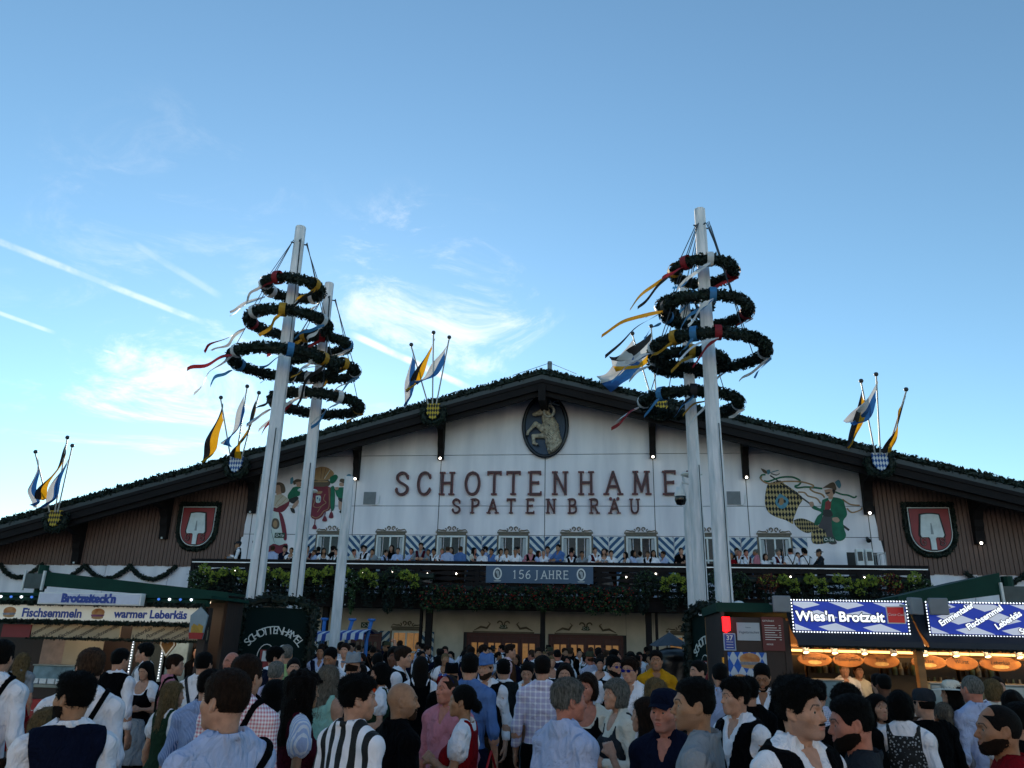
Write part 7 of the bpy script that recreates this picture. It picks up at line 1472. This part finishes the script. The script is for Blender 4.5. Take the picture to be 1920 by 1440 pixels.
for i in range(18):      # a second row behind those at the rail
    u = -9.6 + i * 1.1 + rb.uniform(-.35, .35)
    if 4.4 < u < 6.4: continue
    fem = rb.random() < .35; top = rb.choice(['white', 'light_blue', 'cream', 'navy', 'black']); hc = rb.choice(['black', 'dark', 'brown']); face = rb.choice([0, 30, -40, 90, -90, 170]); p = F(u, rb.uniform(1.5, 1.9), 0)
    person(p.x, p.y, rb.uniform(1.66, 1.80), face, '%s-haired %s in %s top, balcony back row, %s from the left' % (hc, 'woman' if fem else 'man', top.replace('_', ' '), ORDW(i + 1)), fem=fem, hair=rb.choice(['long', 'lowbun']) if fem else rb.choice(['crop', 'side', 'curly']), hc=hc, wear=([('tee', top), ('skirt', 'navy')] if fem else [('shirt', top), ('trousers', 'leather')]), z=3.45, lod=2, group='back row on the balcony')
# ------------------------------------------------------------------ the crowd filling the lane up to the doors
rc = random.Random(23); CAND = []; TAKEN = list(SPOT) + [tuple(F(POLES[k][0], POLES[k][1])[:2]) for k in POLES] + [tuple(F(3.85, 13.0)[:2]), tuple(F(3.72, 12.75)[:2])]
cart = F(-4.65, 9.0)
DEF = [(False, 'hang', 'hang'), (False, 'bent', 'hang'), (False, 'hip', 'hang'), (False, 'fold', 'fold'), (True, 'hang', 'hang'), (True, 'bent', 'bent')]
tries = 0; N = 0; seen = {}
while N < 150 and tries < 9000:
    tries += 1; u = rc.uniform(-6.6, 4.2); d = rc.uniform(.9, 14.5) if N > 60 else rc.uniform(6, 14.5)
    if d > 11 and not (-3.6 < u < 3.2): continue
    if d < 2.9 and abs(abs(u) - 3.72) < .3: continue
    p = F(u, d)
    if any((p.x - a) ** 2 + (p.y - b) ** 2 < .235 for a, b in TAKEN): continue
    if abs(p.x - cart.x) < 1.15 and abs(p.y - cart.y) < 1.1: continue
    if p.y < 10.6 and rc.random() < .4: continue
    TAKEN.append((p.x, p.y)); N += 1
    fem, la, ra = rc.choice(DEF[:4]) if rc.random() < .66 else rc.choice(DEF[4:])
    face = rc.choice([0, 0, 15, -15, 30, -35, 60, -60, 90, -90, 150, 180, 200]); H = rc.gauss(1.67, .045) if fem else rc.gauss(1.78, .055)
    hc = rc.choice(['black', 'black', 'dark', 'dark', 'brown', 'blonde' if fem else 'brown', 'light_brown']); hair = rc.choice(['long', 'long', 'lowbun', 'pony', 'bob', 'wavy']) if fem else rc.choice(['crop', 'crop', 'side', 'fade', 'curly', 'quiff', 'buzz'])
    hat = None
    if not fem and rc.random() < .08: hat = ('fedora', rc.choice(['dark_grey', 'olive', 'black'])); hair = 'horse'
    if fem: c = rc.choice(['black', 'navy', 'green', 'burgundy', 'blue', 'red', 'brown']); wear = dirndl(c, rc.choice(['black', 'grey', 'cream', c])); wd = '%s dirndl' % c
    else:
        top = rc.choice(['white', 'white', 'white', 'light_blue', ('check', 'white', 'pink', .02), ('check', 'white', 'blue', .016), 'navy', 'black']); tn = top.replace('_', ' ') if isinstance(top, str) else {'pink': 'red check', 'blue': 'blue check'}[top[2]]
        v = rc.choice(['black', 'black', 'navy', 'dark_grey', 'brown', None, None]) if top not in ('navy', 'black') else None
        wear = [(rc.choice(['shirt', 'rolled']), top)] + ([('vest', v)] if v else ([('suspenders', 'brown')] if rc.random() < .6 else [])) + (LH if rc.random() < .7 else [TR, BK]); wd = '%s shirt' % tn + (' and %s vest' % v.replace('_', ' ') if v else '')
    how = 'seen from behind' if abs(face) <= 40 else ('turned left' if face in (60, 90) else ('turned right' if face in (-60, -90) else 'facing forward'))
    where = 'far back' if d < 4.5 else ('mid crowd' if d < 9 else 'crowd front'); side = 'left' if u < -3.2 else ('right' if u > 1.6 else 'centre')
    lab = '%s %s in %s, %s, %s %s' % ({'black': 'black-haired', 'dark': 'dark-haired', 'brown': 'brown-haired', 'light_brown': 'fair brown-haired', 'blonde': 'blonde'}[hc] if not hat else 'hatted', 'woman' if fem else 'man', wd, how, where, side)
    o_ = person(p.x, p.y, min(1.9, max(1.56, H)), face, lab, fem=fem, la=la, ra=ra, hair=hair, hc=hc, hat=hat, wear=wear, lod=2, skin=rc.choice(['light', 'light', 'pink', 'olive', 'tan']), group='crowd in front of the tent'); seen.setdefault(lab, []).append((u, o_))
for lab, lst in seen.items():
    if len(lst) > 1:
        lst.sort(key=lambda q: q[0])
        for i, (u, o) in enumerate(lst): o['label'] = ('left-hand ' if i == 0 else ('right-hand ' if i == len(lst) - 1 else 'middle ')) + lab
